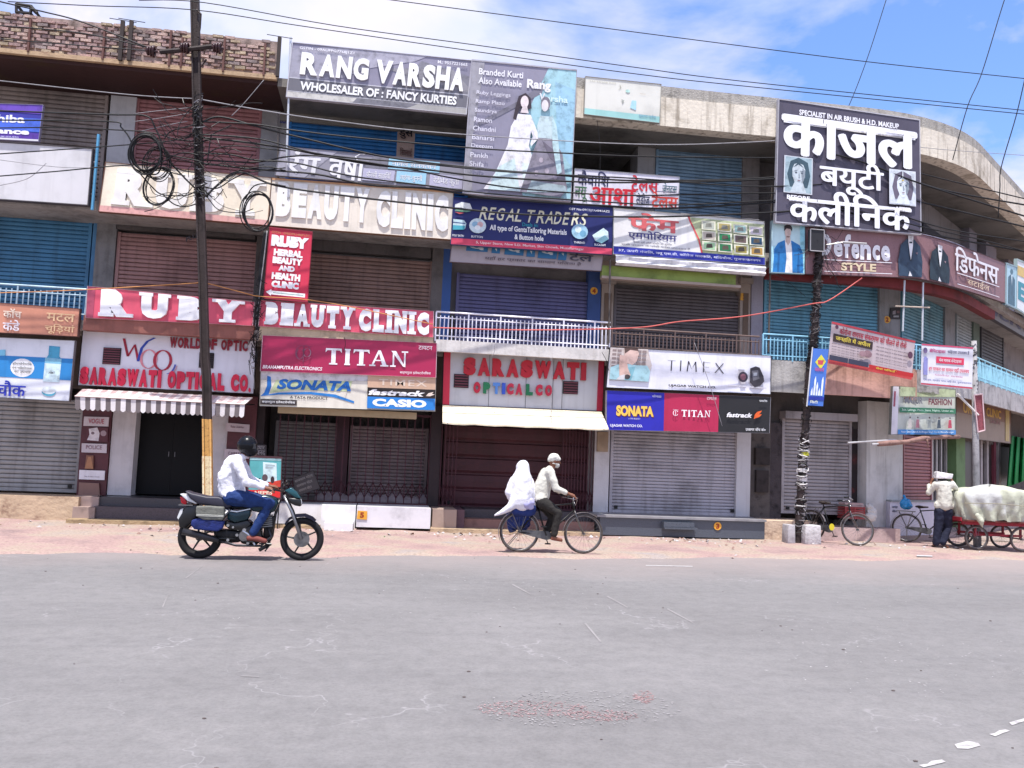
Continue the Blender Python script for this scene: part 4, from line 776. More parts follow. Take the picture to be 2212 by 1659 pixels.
# TIMEX
s = Sign('shop_sign', 'long white TIMEX sign of UJAGAR WATCH CO. with a man and two watches', 'shop sign', ((1318, 750), (1665, 768), (1664, 851), (1310, 836)), 1.33, .1, '#e3e2ec', '#2a282c', .003)
DK = '#38343e'; s.fig([(DK, ('l', .007, *q)) for q in ((.355, .25, .405, .255), (.437, .24, .437, .51), (.575, .255, .62, .26), (.575, .375, .612, .38), (.575, .50, .62, .505), (.478, .51, .484, .25, .506, .44, .528, .255, .534, .51), (.652, .26, .703, .525), (.70, .265, .65, .515))]+[(DK, ('l', .007, .380, .25, .380, .51)), (DK, ('l', .007, .578, .24, .578, .51))], 'lettering')
s.text('UJAGAR WATCH CO.', (.37, .855, .66, .93), '#35313a', .035)
s.fig([('#c9bdb8', [(0, 0), (.23, 0), (.26, .4), (.24, .8), (.01, .82)])]+[('#8f7f7c', [(.015+.03*i, .04+.1*j), (.04+.03*i, .04+.1*j), (.04+.03*i, .10+.1*j), (.015+.03*i, .10+.1*j)]) for i in range(7) for j in range(5) if (i < 2 or i > 4)]+
      [('#9fc4cc', [(.01, .5), (.08, .38), (.16, .42), (.23, .42), (.25, .55), (.245, .82), (.01, .8)]), ('#7fb0bc', [(.1, .5), (.16, .45), (.14, .8), (.1, .8)]), ('#d6b7ac', [(.085, .05), (.12, -.0), (.16, .02), (.175, .12), (.165, .32), (.14, .42), (.11, .38), (.09, .25)]), ('#5a4640', [(.083, .0), (.165, .0), (.172, .06), (.12, .04), (.09, .14)]),
       ('#cfae a2'.replace(' ', ''), [(.06, .18), (.1, .2), (.115, .5), (.135, .68), (.07, .78), (.06, .45)]), ('#4c4444', ('o', .115, .72, .017, .06)), ('#c9c7c9', [(.07, .7), (.1, .66), (.1, .8), (.05, .8)])], 'printed_figure')
s.fig([('#c5c3cc', [(.73, .8), (.97, .84), (.97, .87), (.73, .83)]), ('#b9b4ba', [(.79, .4), (.83, .4), (.84, .76), (.81, .78)]), ('#3c3340', ('o', .822, .59, .03, .135)), ('#8a5a66', ('o', .822, .59, .018, .08)), ('#3a363e', [(.865, .36), (.9, .3), (.925, .33), (.95, .55), (.955, .68), (.93, .8), (.895, .84), (.865, .72)]), ('#6a6870', [(.875, .42), (.915, .4), (.925, .62), (.885, .68)]), ('#b9bcc2', [(.885, .47), (.91, .46), (.91, .54), (.887, .55)])], 'printed_watch')
# triple sign
s = Sign('shop_sign', 'blue, red and black triple sign SONATA, TITAN, fastrack below the TIMEX board', 'shop sign', ((1311, 843), (1664, 858), (1661, 935), (1310, 928)), 1.30, .1, '#2a2a2c', '#8a8890', .002)
s.rect((0, 0, .345, 1), '#2c2aa8'); s.rect((.345, 0, .68, 1), '#b0284e'); s.rect((.68, 0, 1, 1), '#272628')
s.text('SONATA', (.06, .38, .285, .66), '#7a3a20', .07); s.text('SONATA', (.056, .365, .281, .64), '#edc35a', .055); s.text('A TATA PRODUCT', (.13, .68, .2, .72), '#c9c7e0', .01); s.text('UJAGAR WATCH CO.', (.02, .85, .215, .935), '#e8e8f0', .03); s.text('सोनाटा', (.27, .06, .325, .13), '#d8d8ea', .02)
titan(s, (.45, .43, .625, .61)); s.fig([ring(.412, .52, .014, .075, '#ecd9e0', .005, .4, 5.9), ('#ecd9e0', ('l', .004, .412, .45, .412, .6)), ('#ecd9e0', ('l', .006, .395, .43, .43, .44))], 'emblem'); s.text('टायटन', (.60, .07, .66, .14), '#e8d0d8', .02)
s.text('fastrack', (.725, .46, .885, .59), '#f0eef0', .035, .25); s.fig([('#e2632c', [(.895, .62), (.90, .5), (.915, .42), (.945, .38), (.935, .45), (.925, .49), (.945, .485), (.93, .56), (.905, .6)])], 'emblem'); s.text('फास्ट्रैक'.replace('्', ''), (.925, .07, .975, .14), '#d8d8da', .02); s.text('उजागर वॉच कं०', (.845, .86, .97, .95), '#e8e8ea', .03)
# Kajal
s = Sign('billboard', 'tall slate purple billboard काजल ब्यूटी क्लीनिक with BEFORE and AFTER faces', 'billboard', ((1683, 215), (1985, 260), (1988, 505), (1676, 478)), 1.62, .08, '#55505f', '#b5b3bb', .005)
s.text('SPECIALIST IN AIR BRUSH & H.D. MAKEUP', (.145, .055, .855, .10), '#f0eff4', .03)
WK = '#f2f1f5'
s.text('काजल', (.035, .12, .97, .435), WK, .075); s.rect((.035, .125, .97, .18), WK, 'lettering'); s.text('ब्यूटी'.replace('ब्', 'ब'), (.30, .44, .74, .72), WK, .045); s.text('क्लीनिक'.replace('क्', 'क').replace('नि', 'िन'), (.09, .71, .93, .985), WK, .05)
face = lambda u, v, w_, h, bg_, hair, skin: s.fig([(bg_, [(0, 0), (1, 0), (1, 1), (0, 1)]), (hair, [(.2, .12), (.5, .0), (.85, .12), (.95, .5), (.85, .85), (.2, .85), (.08, .5)]), (skin, [(.38, .68), (.66, .68), (.82, 1), (.2, 1)]), (skin, [(.27, .34), (.34, .2), (.5, .15), (.68, .2), (.76, .34), (.75, .55), (.66, .72), (.56, .8), (.47, .8), (.36, .7), (.28, .54)]), (hair, [(.3, .3), (.5, .12), (.5, .2), (.38, .26)]), (hair, [(.72, .3), (.5, .12), (.5, .2), (.64, .26)]), ('#8a939c', [(.66, .3), (.76, .36), (.74, .56), (.64, .72), (.62, .5)]), ('#56606c', [(.35, .385), (.46, .37), (.46, .385), (.35, .40)]), ('#56606c', [(.57, .37), (.69, .385), (.69, .40), (.57, .385)]), ('#4f5864', ('o', .41, .435, .045, .017)), ('#4f5864', ('o', .63, .435, .045, .017)), ('#96a0a8', [(.52, .45), (.54, .45), (.57, .56), (.5, .57)]), ('#8a6f7c', ('o', .52, .655, .06, .016))], 'printed_face', (u, v, u+w_, v+h))
s.rect((.045, .45, .245, .755), '#cfd3da'); face(.052, .457, .186, .29, '#9fb4bc', '#3f5662', '#c3cdd2'); s.rect((.78, .46, .965, .765), '#d6d9e0'); face(.787, .467, .171, .29, '#d5dbe2', '#6a6272', '#dfe6ea'); s.fig([('#e9f0f2', ('l', .006, .872, .47, .872, .53)), ('#c8b26a', ('o', .872, .55, .008, .008))])
s.text('BEFORE', (.065, .775, .225, .81), WK, .03); s.text('AFTER', (.815, .785, .93, .82), WK, .03)
# man in a blue jacket
s = Sign('poster', 'upright pale poster of a dark haired man in an open blue jacket', 'poster', ((1667, 478), (1738, 483), (1737, 590), (1665, 587)), 1.44, .06, '#c4e0e4', '#8aa0a8', .01)
s.fig([('#a6d4e2', [(0, .5), (.25, .45), (.2, 1), (0, 1)]), ('#9fdcea', [(.85, 0), (1, 0), (1, 1), (.9, 1)]), ('#2a78b8', [(.08, .55), (.2, .42), (.38, .36), (.62, .36), (.85, .44), (.95, .58), (.97, 1), (.05, 1), (.08, .7)]), ('#1f5f98', [(.2, .6), (.26, .6), (.24, 1), (.18, 1)]), ('#1f5f98', [(.8, .6), (.84, .58), (.86, 1), (.78, 1)]), ('#e6e3e0', [(.40, .34), (.58, .34), (.62, .55), (.64, 1), (.42, 1), (.46, .7)]),
       ('#c8aea4', [(.43, .26), (.56, .26), (.57, .38), (.5, .46), (.42, .38)]), ('#cdb4aa', ('o', .49, .2, .095, .105)), ('#3a3236', [(.37, .18), (.38, .08), (.46, .04), (.56, .05), (.62, .1), (.61, .18), (.57, .13), (.45, .12), (.41, .15)]), ('#8a7068', [(.44, .27), (.55, .27), (.53, .3), (.46, .3)])], 'printed_figure')
# Defence style, curving round the corner
BRN = M('#8d6a6e', .6, 0, .12, 30, 0, 20, .15)
s = Sign('shop_sign', 'long brown Defence STYLE sign curving round the corner with two printed suits', 'shop sign', ((1740, 484), (2172, 569), (2171, 654), (1740, 591)), 1.40, .06, mat=BRN, frame='#5f4a4e', fw_=.002, nu=30, mid=(.55, -28, -26))
DF = '#eae6ea'
for ch, a, b, v0, v1 in (('D', .055, .13, .15, .62), ('e', .14, .185, .30, .62), ('f', .19, .225, .14, .64), ('e', .228, .268, .32, .65), ('n', .272, .325, .33, .66), ('c', .332, .37, .33, .66), ('e', .375, .42, .33, .67)): s.text(ch, (a, v0, b, v1), DF, .04)
s.rect((.09, .69, .43, .705), DF, 'line', nu=8); s.rect((.09, .93, .43, .945), DF, 'line', nu=8); s.text('STYLE', (.175, .74, .35, .91), '#dcc9a8', .035)
def suit(u, v, w_, h, c_): s.fig([(c_, [(.1, .25), (.35, .1), (.65, .1), (.9, .25), (1, .6), (.98, .98), (.02, .98), (.0, .6)]), ('#e9e7ea', [(.4, .02), (.62, .02), (.6, .3), (.52, .6), (.42, .3)]), ('#232a30', [(.45, .16), (.57, .16), (.57, .2), (.45, .2)]), ('#222a30', ('l', .02, .38, .1, .5, .62)), ('#222a30', ('l', .02, .64, .1, .54, .62)), ('#e4e2e4', [(.47, .86), (.57, .98), (.42, .98)]), ('#9a8088', [(.7, .42), (.8, .4), (.78, .46)])], 'printed_suit', (u, v, u+w_, v+h))
suit(.46, .06, .12, .93, '#34465a'); suit(.615, .13, .10, .86, '#2c3a44')
s.text('डिफेन्स'.replace('डि', 'िड').replace('न्', 'न'), (.74, .05, .955, .62), DF, .04); s.rect((.75, .66, .96, .68), DF, 'line', nu=6); s.text('स्टाईल'.replace('स्', 'स'), (.80, .70, .91, .88), '#dcc2a4', .02); s.rect((.75, .92, .96, .935), DF, 'line', nu=6)
# red valance below it
bpart('valance', lambda m: strip(m, S_of(1655, 590, 1.1), S_of(2140, 640, 1.1), 1.0, 1.2, zpx(1800, 610, 1.2), zpx(1800, 588, 1.2)), M('#702a2a', .8, 0, .35, 2), 'dark red painted band')
# blue figure panel and white letter sign beyond
s = Sign('poster', 'narrow pale blue panel with a dark suited figure right of the brown suit sign', 'poster', ((2174, 570), (2196, 578), (2194, 664), (2173, 655)), 1.42, .06, '#a9ccd8', '#8aa0a8', .02)
s.fig([('#3f6474', [(.2, .3), (.5, .2), (.85, .32), (.9, .98), (.2, .98)]), ('#c9dfe6', [(.45, .22), (.6, .22), (.55, .5)]), ('#4f7482', ('o', .52, .14, .14, .06))], 'printed_figure')
s = Sign('shop_sign', 'pale sign with teal letters cut by the right edge of the picture', 'shop sign', ((2197, 562), (2250, 584), (2250, 700), (2196, 664)), 1.42, .06, '#dfe3e4', '#99aaaa', .02)
s.text('EI', (.05, .42, .45, .80), '#2f8a9a', .05); s.fig([('#d8b86a', [(.0, .1), (.4, .1), (.4, .3), (0, .3)])])
s = Sign('shop_sign', 'dark weathered board with big Hindi letters under the right end of the curved sign', 'shop sign', ((2128, 648), (2230, 690), (2225, 735), (2118, 672)), 1.0, .1, '#6f6864', '#4a4446', .01)
s.text('मटाल', (.08, .1, .95, .75), '#3a3650', .06)
# Hindi line painted on the header and letters on the pillars
def loose_text(body, x0, y0, x1, y1, n, col, bold=.02, h=14, name='painted_writing'):
    p = Patch((x0, y0), (x1, y1), (x1, y1+h), (x0, y0+h), n); vs, fs = textmesh(body, bold, 0, 0); mb = MB(); mb.add([p.M(v.x, 1-v.y, .006) for v in vs], fs); return mb.build(name, BLD, P(col))
loose_text('फैन्सी साड़ियों व फैन्सी सूट के थोक वि'.replace('न्', 'न'), 637, 216, 1005, 252, .095, '#4a4444', .02, 15)
loose_text('LOSS', 605, 252, 626, 256, .055, '#4a4a8a', .04, 13); loose_text('डुस', 862, 278, 892, 281, .11, '#2f2f4a', .04, 20); loose_text('सिलाई'.replace('सि', 'िस'), 864, 318, 890, 321, .11, '#9a6a6a', .03, 18)
loose_text('PLUS', 402, 512, 432, 500, 1.22, '#2a2426', .03, 10)
# ground floor left boards
s = Sign('shop_sign', 'orange pink board with raised cream Hindi letters above the blue and white medicine board', 'shop sign', ((-70, 649), (172, 667), (167, 726), (-70, 714)), 1.34, .08, '#c98a72', '#5a3a34', .006)
s.text('कॉच', (.32, .16, .48, .48), '#efdcc8', .045); s.text('मेटल'.replace('े', ''), (.6, .20, .96, .52) if False else (.71, .22, .965, .5), '#f0c89a', .035); s.text('कंडे', (.32, .55, .47, .92), '#e9e0e4', .045); s.text('चूड़ियां'.replace('ड़ि', 'िड़'), (.70, .60, .97, .95), '#f0c89a', .03); s.text('कांच', (.05, .16, .2, .48), '#efdcc8', .045)
s = Sign('shop_sign', 'blue and white medicine board with a bottle and round white badge', 'shop sign', (Z2(-240, 1215), Z2(575, 1250), Z3(535, 275), Z3(-240, 232)), 1.2, .08, '#dfe2ea', '#6a6668', .004)
s.rect((0, .30, 1, .66), '#2f83c4'); s.fig([('#e9e9ea', ('o', .515, .49, .115, .155)), ('#e9e9ea', [(.4, .46), (.63, .46), (.63, .52), (.4, .52)]), ('#4a9ec0', [(.76, .1), (.865, .11), (.865, .27), (.88, .3), (.745, .3), (.76, .25)]), ('#c9dfe6', [(.73, .37), (.89, .375), (.885, .7), (.725, .7)]), ('#7fb8d0', [(.73, .3), (.89, .31), (.89, .4), (.73, .39)]), ('#58a6c0', ('o', .79, .87, .07, .07)), ('#dfe8ea', ('o', .79, .845, .07, .06)), ('#7fc4e0', [(.0, .25), (.35, .2), (.35, .3), (0, .34)])], 'picture')
s.text('होम्योपैथिक'.replace('्', ''), (.42, .40, .61, .45), '#55555f', .01); s.text('एवं चिकित्सक'.replace('्', ''), (.42, .47, .61, .52), '#55555f', .01); s.text('का उपचार', (.44, .54, .6, .58), '#55555f', .01); s.text('शिवचौक'.replace('शि', 'िश'), (.02, .72, .56, .97), '#2f3aa8', .045); s.text('HIMT', (.78, .53, .84, .57), '#55555f', .02)
# upper left boards
s = Sign('shop_sign', 'blank off white board on the upper floor at the left edge', 'shop sign', ((-80, 302), (199, 321), (189, 442), (-80, 424)), 1.36, .1, '#d4d1d3', '#4a4446', .008)
s = Sign('shop_sign', 'blue and violet sign with cropped white words above the blank board', 'shop sign', ((-70, 222), (93, 227), (83, 305), (-70, 297)), 1.40, .06, '#3c3a9c', '#8a86a0', .006)
s.fig([('#4a6ad0', [(.3, .35), (1, .38), (1, .75), (.2, .7)]), ('#5a3a9c', [(.4, .75), (1, .78), (1, 1), (.4, 1)]), ('#6a4ab0', [(.4, 0), (1, 0), (1, .25), (.4, .2)])]); s.text('Toshiba', (.04, .30, .78, .52), '#eeedf6', .03); s.text('Finance', (.12, .68, .86, .84), '#eeedf6', .05); s.text('PREMIUM ISSUERS', (.3, .9, .72, .94), '#c9c9e6', .01); s.rect((.0, .955, 1, 1), '#d9d7dc')
# small brand plates on the maroon piers
def plate(cs, label, n=.16, col='#c9bfc4', cat='small sign', **k): return Sign('small_sign', label, cat, cs, n, .03, col, None, **k)
s = plate((Z3(650, 395), Z3(843, 400), Z3(837, 472), Z3(645, 467)), 'small pale VOGUE plate at the top of the maroon pier'); s.text('VOGUE', (.2, .2, .82, .72), '#a83a50', .01)
s = plate((Z3(672, 478), Z3(835, 482), Z3(832, 592), Z3(665, 588)), 'small printed plate with a white jug shaped picture on the maroon pier', col='#5b3038'); s.fig([('#d9d2d6', [(.1, .1), (.5, .0), (.62, .4), (.58, .95), (.05, .9), (.15, .5)]), ('#a08a90', ('o', .8, .4, .14, .2)), ('#7a6a70', ('o', .3, .4, .08, .1))])
s = plate((Z3(632, 602), Z3(826, 608), Z3(823, 678), Z3(630, 672)), 'small pale POLICE plate in the middle of the maroon pier'); s.text('POLICE', (.18, .18, .82, .62), '#8a6a74', .01)
s = plate((Z3(668, 695), Z3(722, 697), Z3(722, 800), Z3(655, 798)), 'narrow brown picture plate low on the maroon pier', col='#8a5f4c'); s.fig([('#a87858', [(.3, .1), (.7, .1), (1, 1), (0, 1)])])
s = plate((Z3(614, 808), Z3(811, 815), Z3(807, 887), Z3(610, 880)), 'bright white plate with faint writing near the foot of the pier', col='#e8e4ea'); s.text('Ray & Ban vision', (.22, .6, .8, .76), '#8a808a', .0)
s = plate((Z3(612, 905), Z3(765, 912), Z3(772, 1015), Z3(605, 1010)), 'plain brown plate at the very foot of the pier', col='#8a6a60')
s = plate((Z3(1750, 443), Z3(1932, 458), Z3(1928, 520), Z3(1745, 508)), 'pale plate with handwritten style name right of the street pole', col='#c4b7bc'); s.text('Rajat Shakhar', (.2, .25, .78, .6), '#6a4a54', .005, .2)
s = plate((Z3(1738, 645), Z3(1935, 655), Z3(1930, 722), Z3(1733, 715)), 'pale plate half hidden behind the black helmet', col='#c4b7bc'); s.text('CARRERA', (.15, .3, .8, .62), '#6a4a54', .005)
# number discs painted on the shop bases
def disc(x, y, n, t, label, sq=False, tc='#9a3a1c'):
    c = FP(x, y, n); o = thing('number_plate', label, 'number plate', c); mb = MB(); r = .085
    mb.prism([c+Vector((r*math.cos(i*math.pi/10), 0, r*math.sin(i*math.pi/10))) for i in range(20)] if not sq else [c+Vector((dx, 0, dz)) for dx, dz in ((-.1, -.08), (.1, -.09), (.1, .08), (-.09, .085))], (0, -.008, 0)); mb.build('disc', o, P('#e3a43c'))
    vs, fs = textmesh(t, .05); mb = MB(); mb.add([c+Vector(((v.x-.5)*.08, -.0105, (v.y-.5)*.11)) for v in vs], fs); mb.build('number', o, P(tc))
disc(782, 1112, 1.09, '5', 'yellow patch with a painted 5 on the white marble base', True); disc(1550, 1136, 1.01, '3', 'round yellow disc with a red 3 on the granite base'); 
disc(1283, 628, .105, '4', 'yellow disc on the blue jamb above the white railing'); disc(1608, 641, .125, '3', 'yellow patch high on the stone clad pillar', True); disc(1916, 690, .09, '2', 'dull yellow disc on the grey pillar beside the dark poster')
s = Sign('poster', 'small black poster stuck on the grey upstairs pillar right of the light blue shutter', 'poster', (B7(1150, 680), B7(1228, 672), B7(1228, 770), B7(1145, 768)), .11, .02, '#2b2528'); s.fig([('#8a8084', [(.2, .3), (.5, .25), (.5, .6), (.2, .6)]), ('#6a4a4a', [(.6, .3), (.9, .3), (.9, .5), (.6, .5)]), ('#a09a9c', [(.3, .7), (.8, .7), (.8, .85), (.3, .85)])])
# Mayur Fashion, Clinic
s = Sign('shop_sign', 'pale green MAYUR FASHION sign with little printed figures and a blue lower strip', 'shop sign', (B8(1165, 90), B8(1662, 115), B8(1662, 475), B8(1150, 472)), 1.32, .06, '#c5c9c0', '#7a7a74', .004)
s.rect((0, 0, .1, 1), '#d8d2d8'); s.fig([('#a85a6a', ('l', .03, .04, .1, .035, .42)), ('#b9c49e', [(.12, 0), (1, 0), (1, .17), (.12, .2)])]); s.text('Samarth', (.47, .07, .67, .13), '#6a7458', .02); s.text('MAYUR', (.2, .20, .48, .35), '#6f7078', .04); s.text('FASHION', (.57, .22, .94, .36), '#7a4a50', .04); s.rect((.12, .43, 1, .54), '#3a7a5c'); s.text('Suit, Lehnga, Plazo, Jeans, Nighty, Under etc.', (.15, .455, .97, .515), '#c9dfd0', .01); s.rect((.1, .90, 1, 1), '#4a8ac8'); s.text('Near Shiv Chowk & Bhagat Singh Road, Muzaffarnagar', (.15, .925, .97, .975), '#d9e6f2', .01)
for i, (u, c_) in enumerate(((.28, '#b9b4b0'), (.4, '#c98a94'), (.58, '#aab0a8'), (.73, '#4a5560'), (.9, '#c04a60'))): s.fig([(c_, [(u-.02, .68), (u+.02, .68), (u+.03, .86), (u-.03, .86)]), ('#5a4a4a', ('o', u, .64, .012, .02))], 'printed_figure')
s = Sign('shop_sign', 'tan sign lettered CLINIC on the corner shop right of the concrete pole', 'shop sign', (B8(1672, 150), B8(2105, 275), B8(2105, 545), B8(1665, 490)), .5, .08, '#8d7a6a', '#5a4a40', .004, nu=6)
s.rect((0, 0, 1, .42), '#7a5a4a', nu=6); s.text('URVI', (.13, .16, .38, .40), '#c9a24a', .03); s.text('CLINIC', (.55, .12, .82, .36), '#c9a24a', .03); s.rect((.9, .05, .97, .95), '#b9a468'); s.text('SKIN', (.62, .42, .8, .52), '#8a5a5a', .02)
# ------------------------------------------------------------------ bodies
def V(*a): return Vector(a)
class Body(MB):
    def limb(s, pts, rs, seg=10):
        s.tube(pts, rs, seg)
        for p, r in zip(pts, rs if isinstance(rs, (list, tuple)) else [rs]*len(pts)): s.ellipsoid(p, (r, r, r), seg, 7)
        return s
def organic(b, name, parent, mat, voxel=.012, smooth=4, wrinkle=0., wscale=.12):
    """joins the overlapping volumes into one continuous surface"""
    o = b.build(name, parent, mat, True)
    m = o.modifiers.new('join', 'REMESH'); m.mode = 'VOXEL'; m.voxel_size = voxel; m.use_smooth_shade = True
    q = o.modifiers.new('soften', 'SMOOTH'); q.factor = .5; q.iterations = smooth
    if wrinkle:
        k = 'folds%g' % wscale; t = bpy.data.textures.get(k) or bpy.data.textures.new(k, 'CLOUDS'); t.noise_scale = wscale; t.noise_depth = 2
        d = o.modifiers.new('folds', 'DISPLACE'); d.texture = t; d.strength = wrinkle; d.mid_level = .5; d.texture_coords = 'GLOBAL'
    return o
def hand(b, wrist, tip, side, r=.0095, curl=Vector((0, 0, -1))):
    """palm, four unequal fingers bent over, thumb from the side"""
    d = (tip-wrist).normalized(); lat = side.normalized(); palm = wrist+d*.075
    b.limb([wrist, wrist+d*.04, palm], [.026, .034, .03], 8)
    for i, L in enumerate((.066, .078, .072, .056)):
        o_ = lat*(.033-.022*i); k0 = palm+o_; k1 = k0+d*L*.5+curl*.008; k2 = k1+d*L*.2+curl*L*.38; k3 = k2-d*L*.22+curl*L*.12
        b.limb([k0, k1, k2, k3], [r, r*.95, r*.85, r*.75], 6)
    t0 = wrist+d*.025+lat*.03; t1 = t0+d*.03+lat*.022; t2 = t1+d*.03+curl*.012-lat*.004; b.limb([t0, t1, t2], [r*1.25, r*1.1, r*.9], 6)
def head(b, c, fwd, scale=1.):
    """skull, jaw, nose, ears, neck root; fwd is where the face looks"""
    f = fwd.normalized(); s_ = Vector((-f.y, f.x, 0)).normalized(); up = Vector((0, 0, 1)); k = scale
    b.ellipsoid(c, (.092*k, .078*k, .105*k) if abs(f.x) > .5 else (.078*k, .092*k, .105*k), 14, 10)
    b.ellipsoid(c+f*.03*k-up*.06*k, (.055*k, .05*k, .055*k), 12, 8); b.limb([c+f*.088*k-up*.0*k, c+f*.108*k-up*.03*k], [.010*k, .014*k], 6)
    for q in (-1, 1): b.ellipsoid(c+s_*q*.08*k-up*.01*k-f*.005*k, (.018*k, .012*k, .03*k), 8, 6)
    b.limb([c+f*.08*k-up*.065*k+s_*.018*k, c+f*.08*k-up*.065*k-s_*.018*k], [.009*k, .009*k], 6)
def eyes(parent, c, fwd, k=1.):
    f = fwd.normalized(); s_ = Vector((-f.y, f.x, 0)).normalized()
    for q in (-1, 1): MB().ellipsoid(c+f*.081*k+s_*q*.031*k+V(0, 0, .006), (.009, .011, .006), 8, 6).build('eye', parent, M('#2a211e', .2))
SKIN = M('#7a4f3c', .55, 0, .1, 8); CLW = M('#d6d4dc', .8, 0, .08, 6, .7, 14); CREAM = M('#c6c3b8', .85, 0, .1, 6, .7, 14); JEAN = M('#1c3466', .85, 0, .25, 9, .4, 60); NAVY = M('#1c1f33', .85, 0, .15, 9, .3, 60); BLKC = M('#1b1a1d', .85, 0, .2, 9, .3, 60)
BLK1 = M('#141416', .35, 0, .15, 8, spec=.5); RUB = M('#1c1b1d', .8, 0, .2, 12); CHR = M('#b5b5b8', .2, .9, .15, 10); STL = M('#7c7a7a', .35, .8, .3, 12); TEAL = M('#0c2c36', .22, .3, .2, 3, spec=.6); RUST = M('#6a4a3c', .7, .3, .4, 30)
# ------------------------------------------------------------------ motorcycle
def mc(zx, zy, y=0.): return V((zx-955)/857, y, (1535-zy)/857)
def prof(mb, pts, y0, y1, f=mc): return mb.prism([f(*p, y0) for p in pts], (0, y1-y0, 0))
def bevel(o, w_=.012, seg=2):
    m = o.modifiers.new('edge', 'BEVEL'); m.width = w_; m.segments = seg; m.limit_method = 'ANGLE'
    for p in o.data.polygons: p.use_smooth = True
    return o
GPm = onZ(541, 1211)
MOTO = thing('motorcycle', 'black and teal motorcycle ridden to the right along the road by the helmeted man', 'motorcycle', (GPm.x, GPm.y, .02), local=True)
def wheel(root, c, R, rt, name='wheel', spokes='cast', rz=None, mt=None):
    mb = MB().torus(c, R-rt, rt, 44, 10); w_ = mb.build(name, root, mt or RUB, True)
    b = MB().torus(c, R-2*rt-.004, .012, 40, 6)
    b.build('rim', w_, BLK1 if spokes == 'cast' else STL, True)
    m = MB()
    if spokes == 'cast':
        for i in range(5):
            a = i*2*math.pi/5+.5; e = c+V(math.cos(a)*(R-2*rt), 0, math.sin(a)*(R-2*rt)); s1 = c+V(math.cos(a+.25)*.05, 0, math.sin(a+.25)*.05)
            m.tube([s1, e], [.017, .011], 6)
        m.cyl(c+V(0, -.05, 0), c+V(0, .05, 0), .055, 16)
    else:
        for i in range(28):
            a = i*2*math.pi/28; e = c+V(math.cos(a)*(R-2*rt), 0, math.sin(a)*(R-2*rt)); h = c+V(math.cos(a+(.9 if i % 2 else -.9))*.02, .025 if i % 4 < 2 else -.025, math.sin(a+(.9 if i % 2 else -.9))*.02)
            m.tube([h, e], .0016, 3)
        m.cyl(c+V(0, -.045, 0), c+V(0, .045, 0), .02, 10)
    struct(m.build('spokes', w_, BLK1 if spokes == 'cast' else STL), 'stuff') if spokes != 'cast' else m.build('hub', w_, BLK1)
    return w_
RW, FWc = mc(360, 1282), mc(1540, 1277)
wheel(MOTO, RW, .298, .048); w2 = wheel(MOTO, FWc, .301, .04)
MB().cyl(FWc+V(0, -.065, 0), FWc+V(0, -.06, 0), .11, 24).build('brake_disc', w2, STL)
bevel(prof(MB(), [(165, 738), (255, 768), (420, 800), (560, 800), (660, 840), (720, 905), (660, 950), (480, 915), (330, 895), (235, 835)], -.13, .13).build('seat', MOTO, M('#302e3a', .45, 0, .1, 5)), .03, 3)
bevel(prof(MB(), [(110, 782), (200, 790), (330, 885), (300, 895), (200, 860)], -.10, .10).build('tail_panel', MOTO, M('#d8d8dc', .25, 0, .05, 3)), .012)
bevel(prof(MB(), [(112, 818), (165, 830), (192, 870), (185, 915), (130, 890)], -.07, .07).build('tail_light', MOTO, M('#b3202c', .15, 0, .05, 3)), .01)
o = bevel(prof(MB(), [(880, 900), (905, 815), (985, 772), (1100, 762), (1215, 795), (1250, 860), (1215, 960), (1090, 985), (960, 960)], -.13, .13).build('fuel_tank', MOTO, TEAL), .05, 4)
bevel(prof(MB(), [(660, 955), (760, 975), (930, 935), (935, 1010), (905, 1060), (760, 1100), (670, 1060)], -.135, .135).build('side_panel', MOTO, TEAL), .02)
prof(MB(), [(650, 945), (780, 962), (930, 925), (935, 935), (780, 975), (655, 962)], -.142, .142).build('stripe', MOTO, M('#d4d8dc', .3))
bevel(prof(MB(), [(190, 920), (330, 900), (320, 1060), (210, 1180), (130, 1180), (110, 1080)], -.09, .09).build('rear_fender', MOTO, BLK1), .02)
prof(MB(), [(98, 1060), (128, 965), (160, 950), (150, 1010), (120, 1090)], -.08, .08).build('number_plate', MOTO, M('#d9d9d9', .4))
eng = bevel(prof(MB(), [(830, 1160), (960, 1120), (1060, 1150), (1090, 1290), (1020, 1360), (850, 1345), (800, 1260)], -.12, .12).build('engine', MOTO, M('#2c2b2d', .4, .5, .3, 10)), .03)
for i in range(6): prof(MB(), [(1010+i*3, 1020+i*24), (1175+i*3, 1000+i*24), (1178+i*3, 1012+i*24), (1013+i*3, 1033+i*24)], -.085, .085).build('cooling_fin', eng, M('#7c7c7e', .4, .7))
prof(MB(), [(1030, 1010), (1150, 990), (1165, 1150), (1045, 1170)], -.055, .055).build('cylinder_block', eng, BLK1)
MB().cyl(mc(880, 1250, -.15), mc(880, 1250, -.12), .07, 20).build('clutch_cover', eng, STL)
mb = MB(); mb.tube([mc(1120, 1120, -.06), mc(1190, 1250, -.10), mc(1080, 1360, -.13), mc(800, 1360, -.15), mc(560, 1300, -.16)], .018, 8); mb.tube([mc(600, 1310, -.17), mc(420, 1260, -.18), mc(190, 1210, -.18)], [.035, .052, .048], 12); mb.build('exhaust', MOTO, M('#3a393c', .3, .6, .2, 8), True)
mb = MB(); mb.tube([mc(1250, 820), mc(1210, 1000), mc(1190, 1250), mc(1120, 1400)], .02, 8); mb.tube([mc(1240, 860), mc(900, 930), mc(680, 930), mc(240, 880)], .02, 8); mb.tube([mc(700, 930), mc(780, 1250), mc(820, 1330)], .02, 8)
for y in (-.11, .11): mb.tube([mc(790, 1290, y), mc(360, 1282, y)], .018, 6)
mb.build('frame', MOTO, BLK1, True)
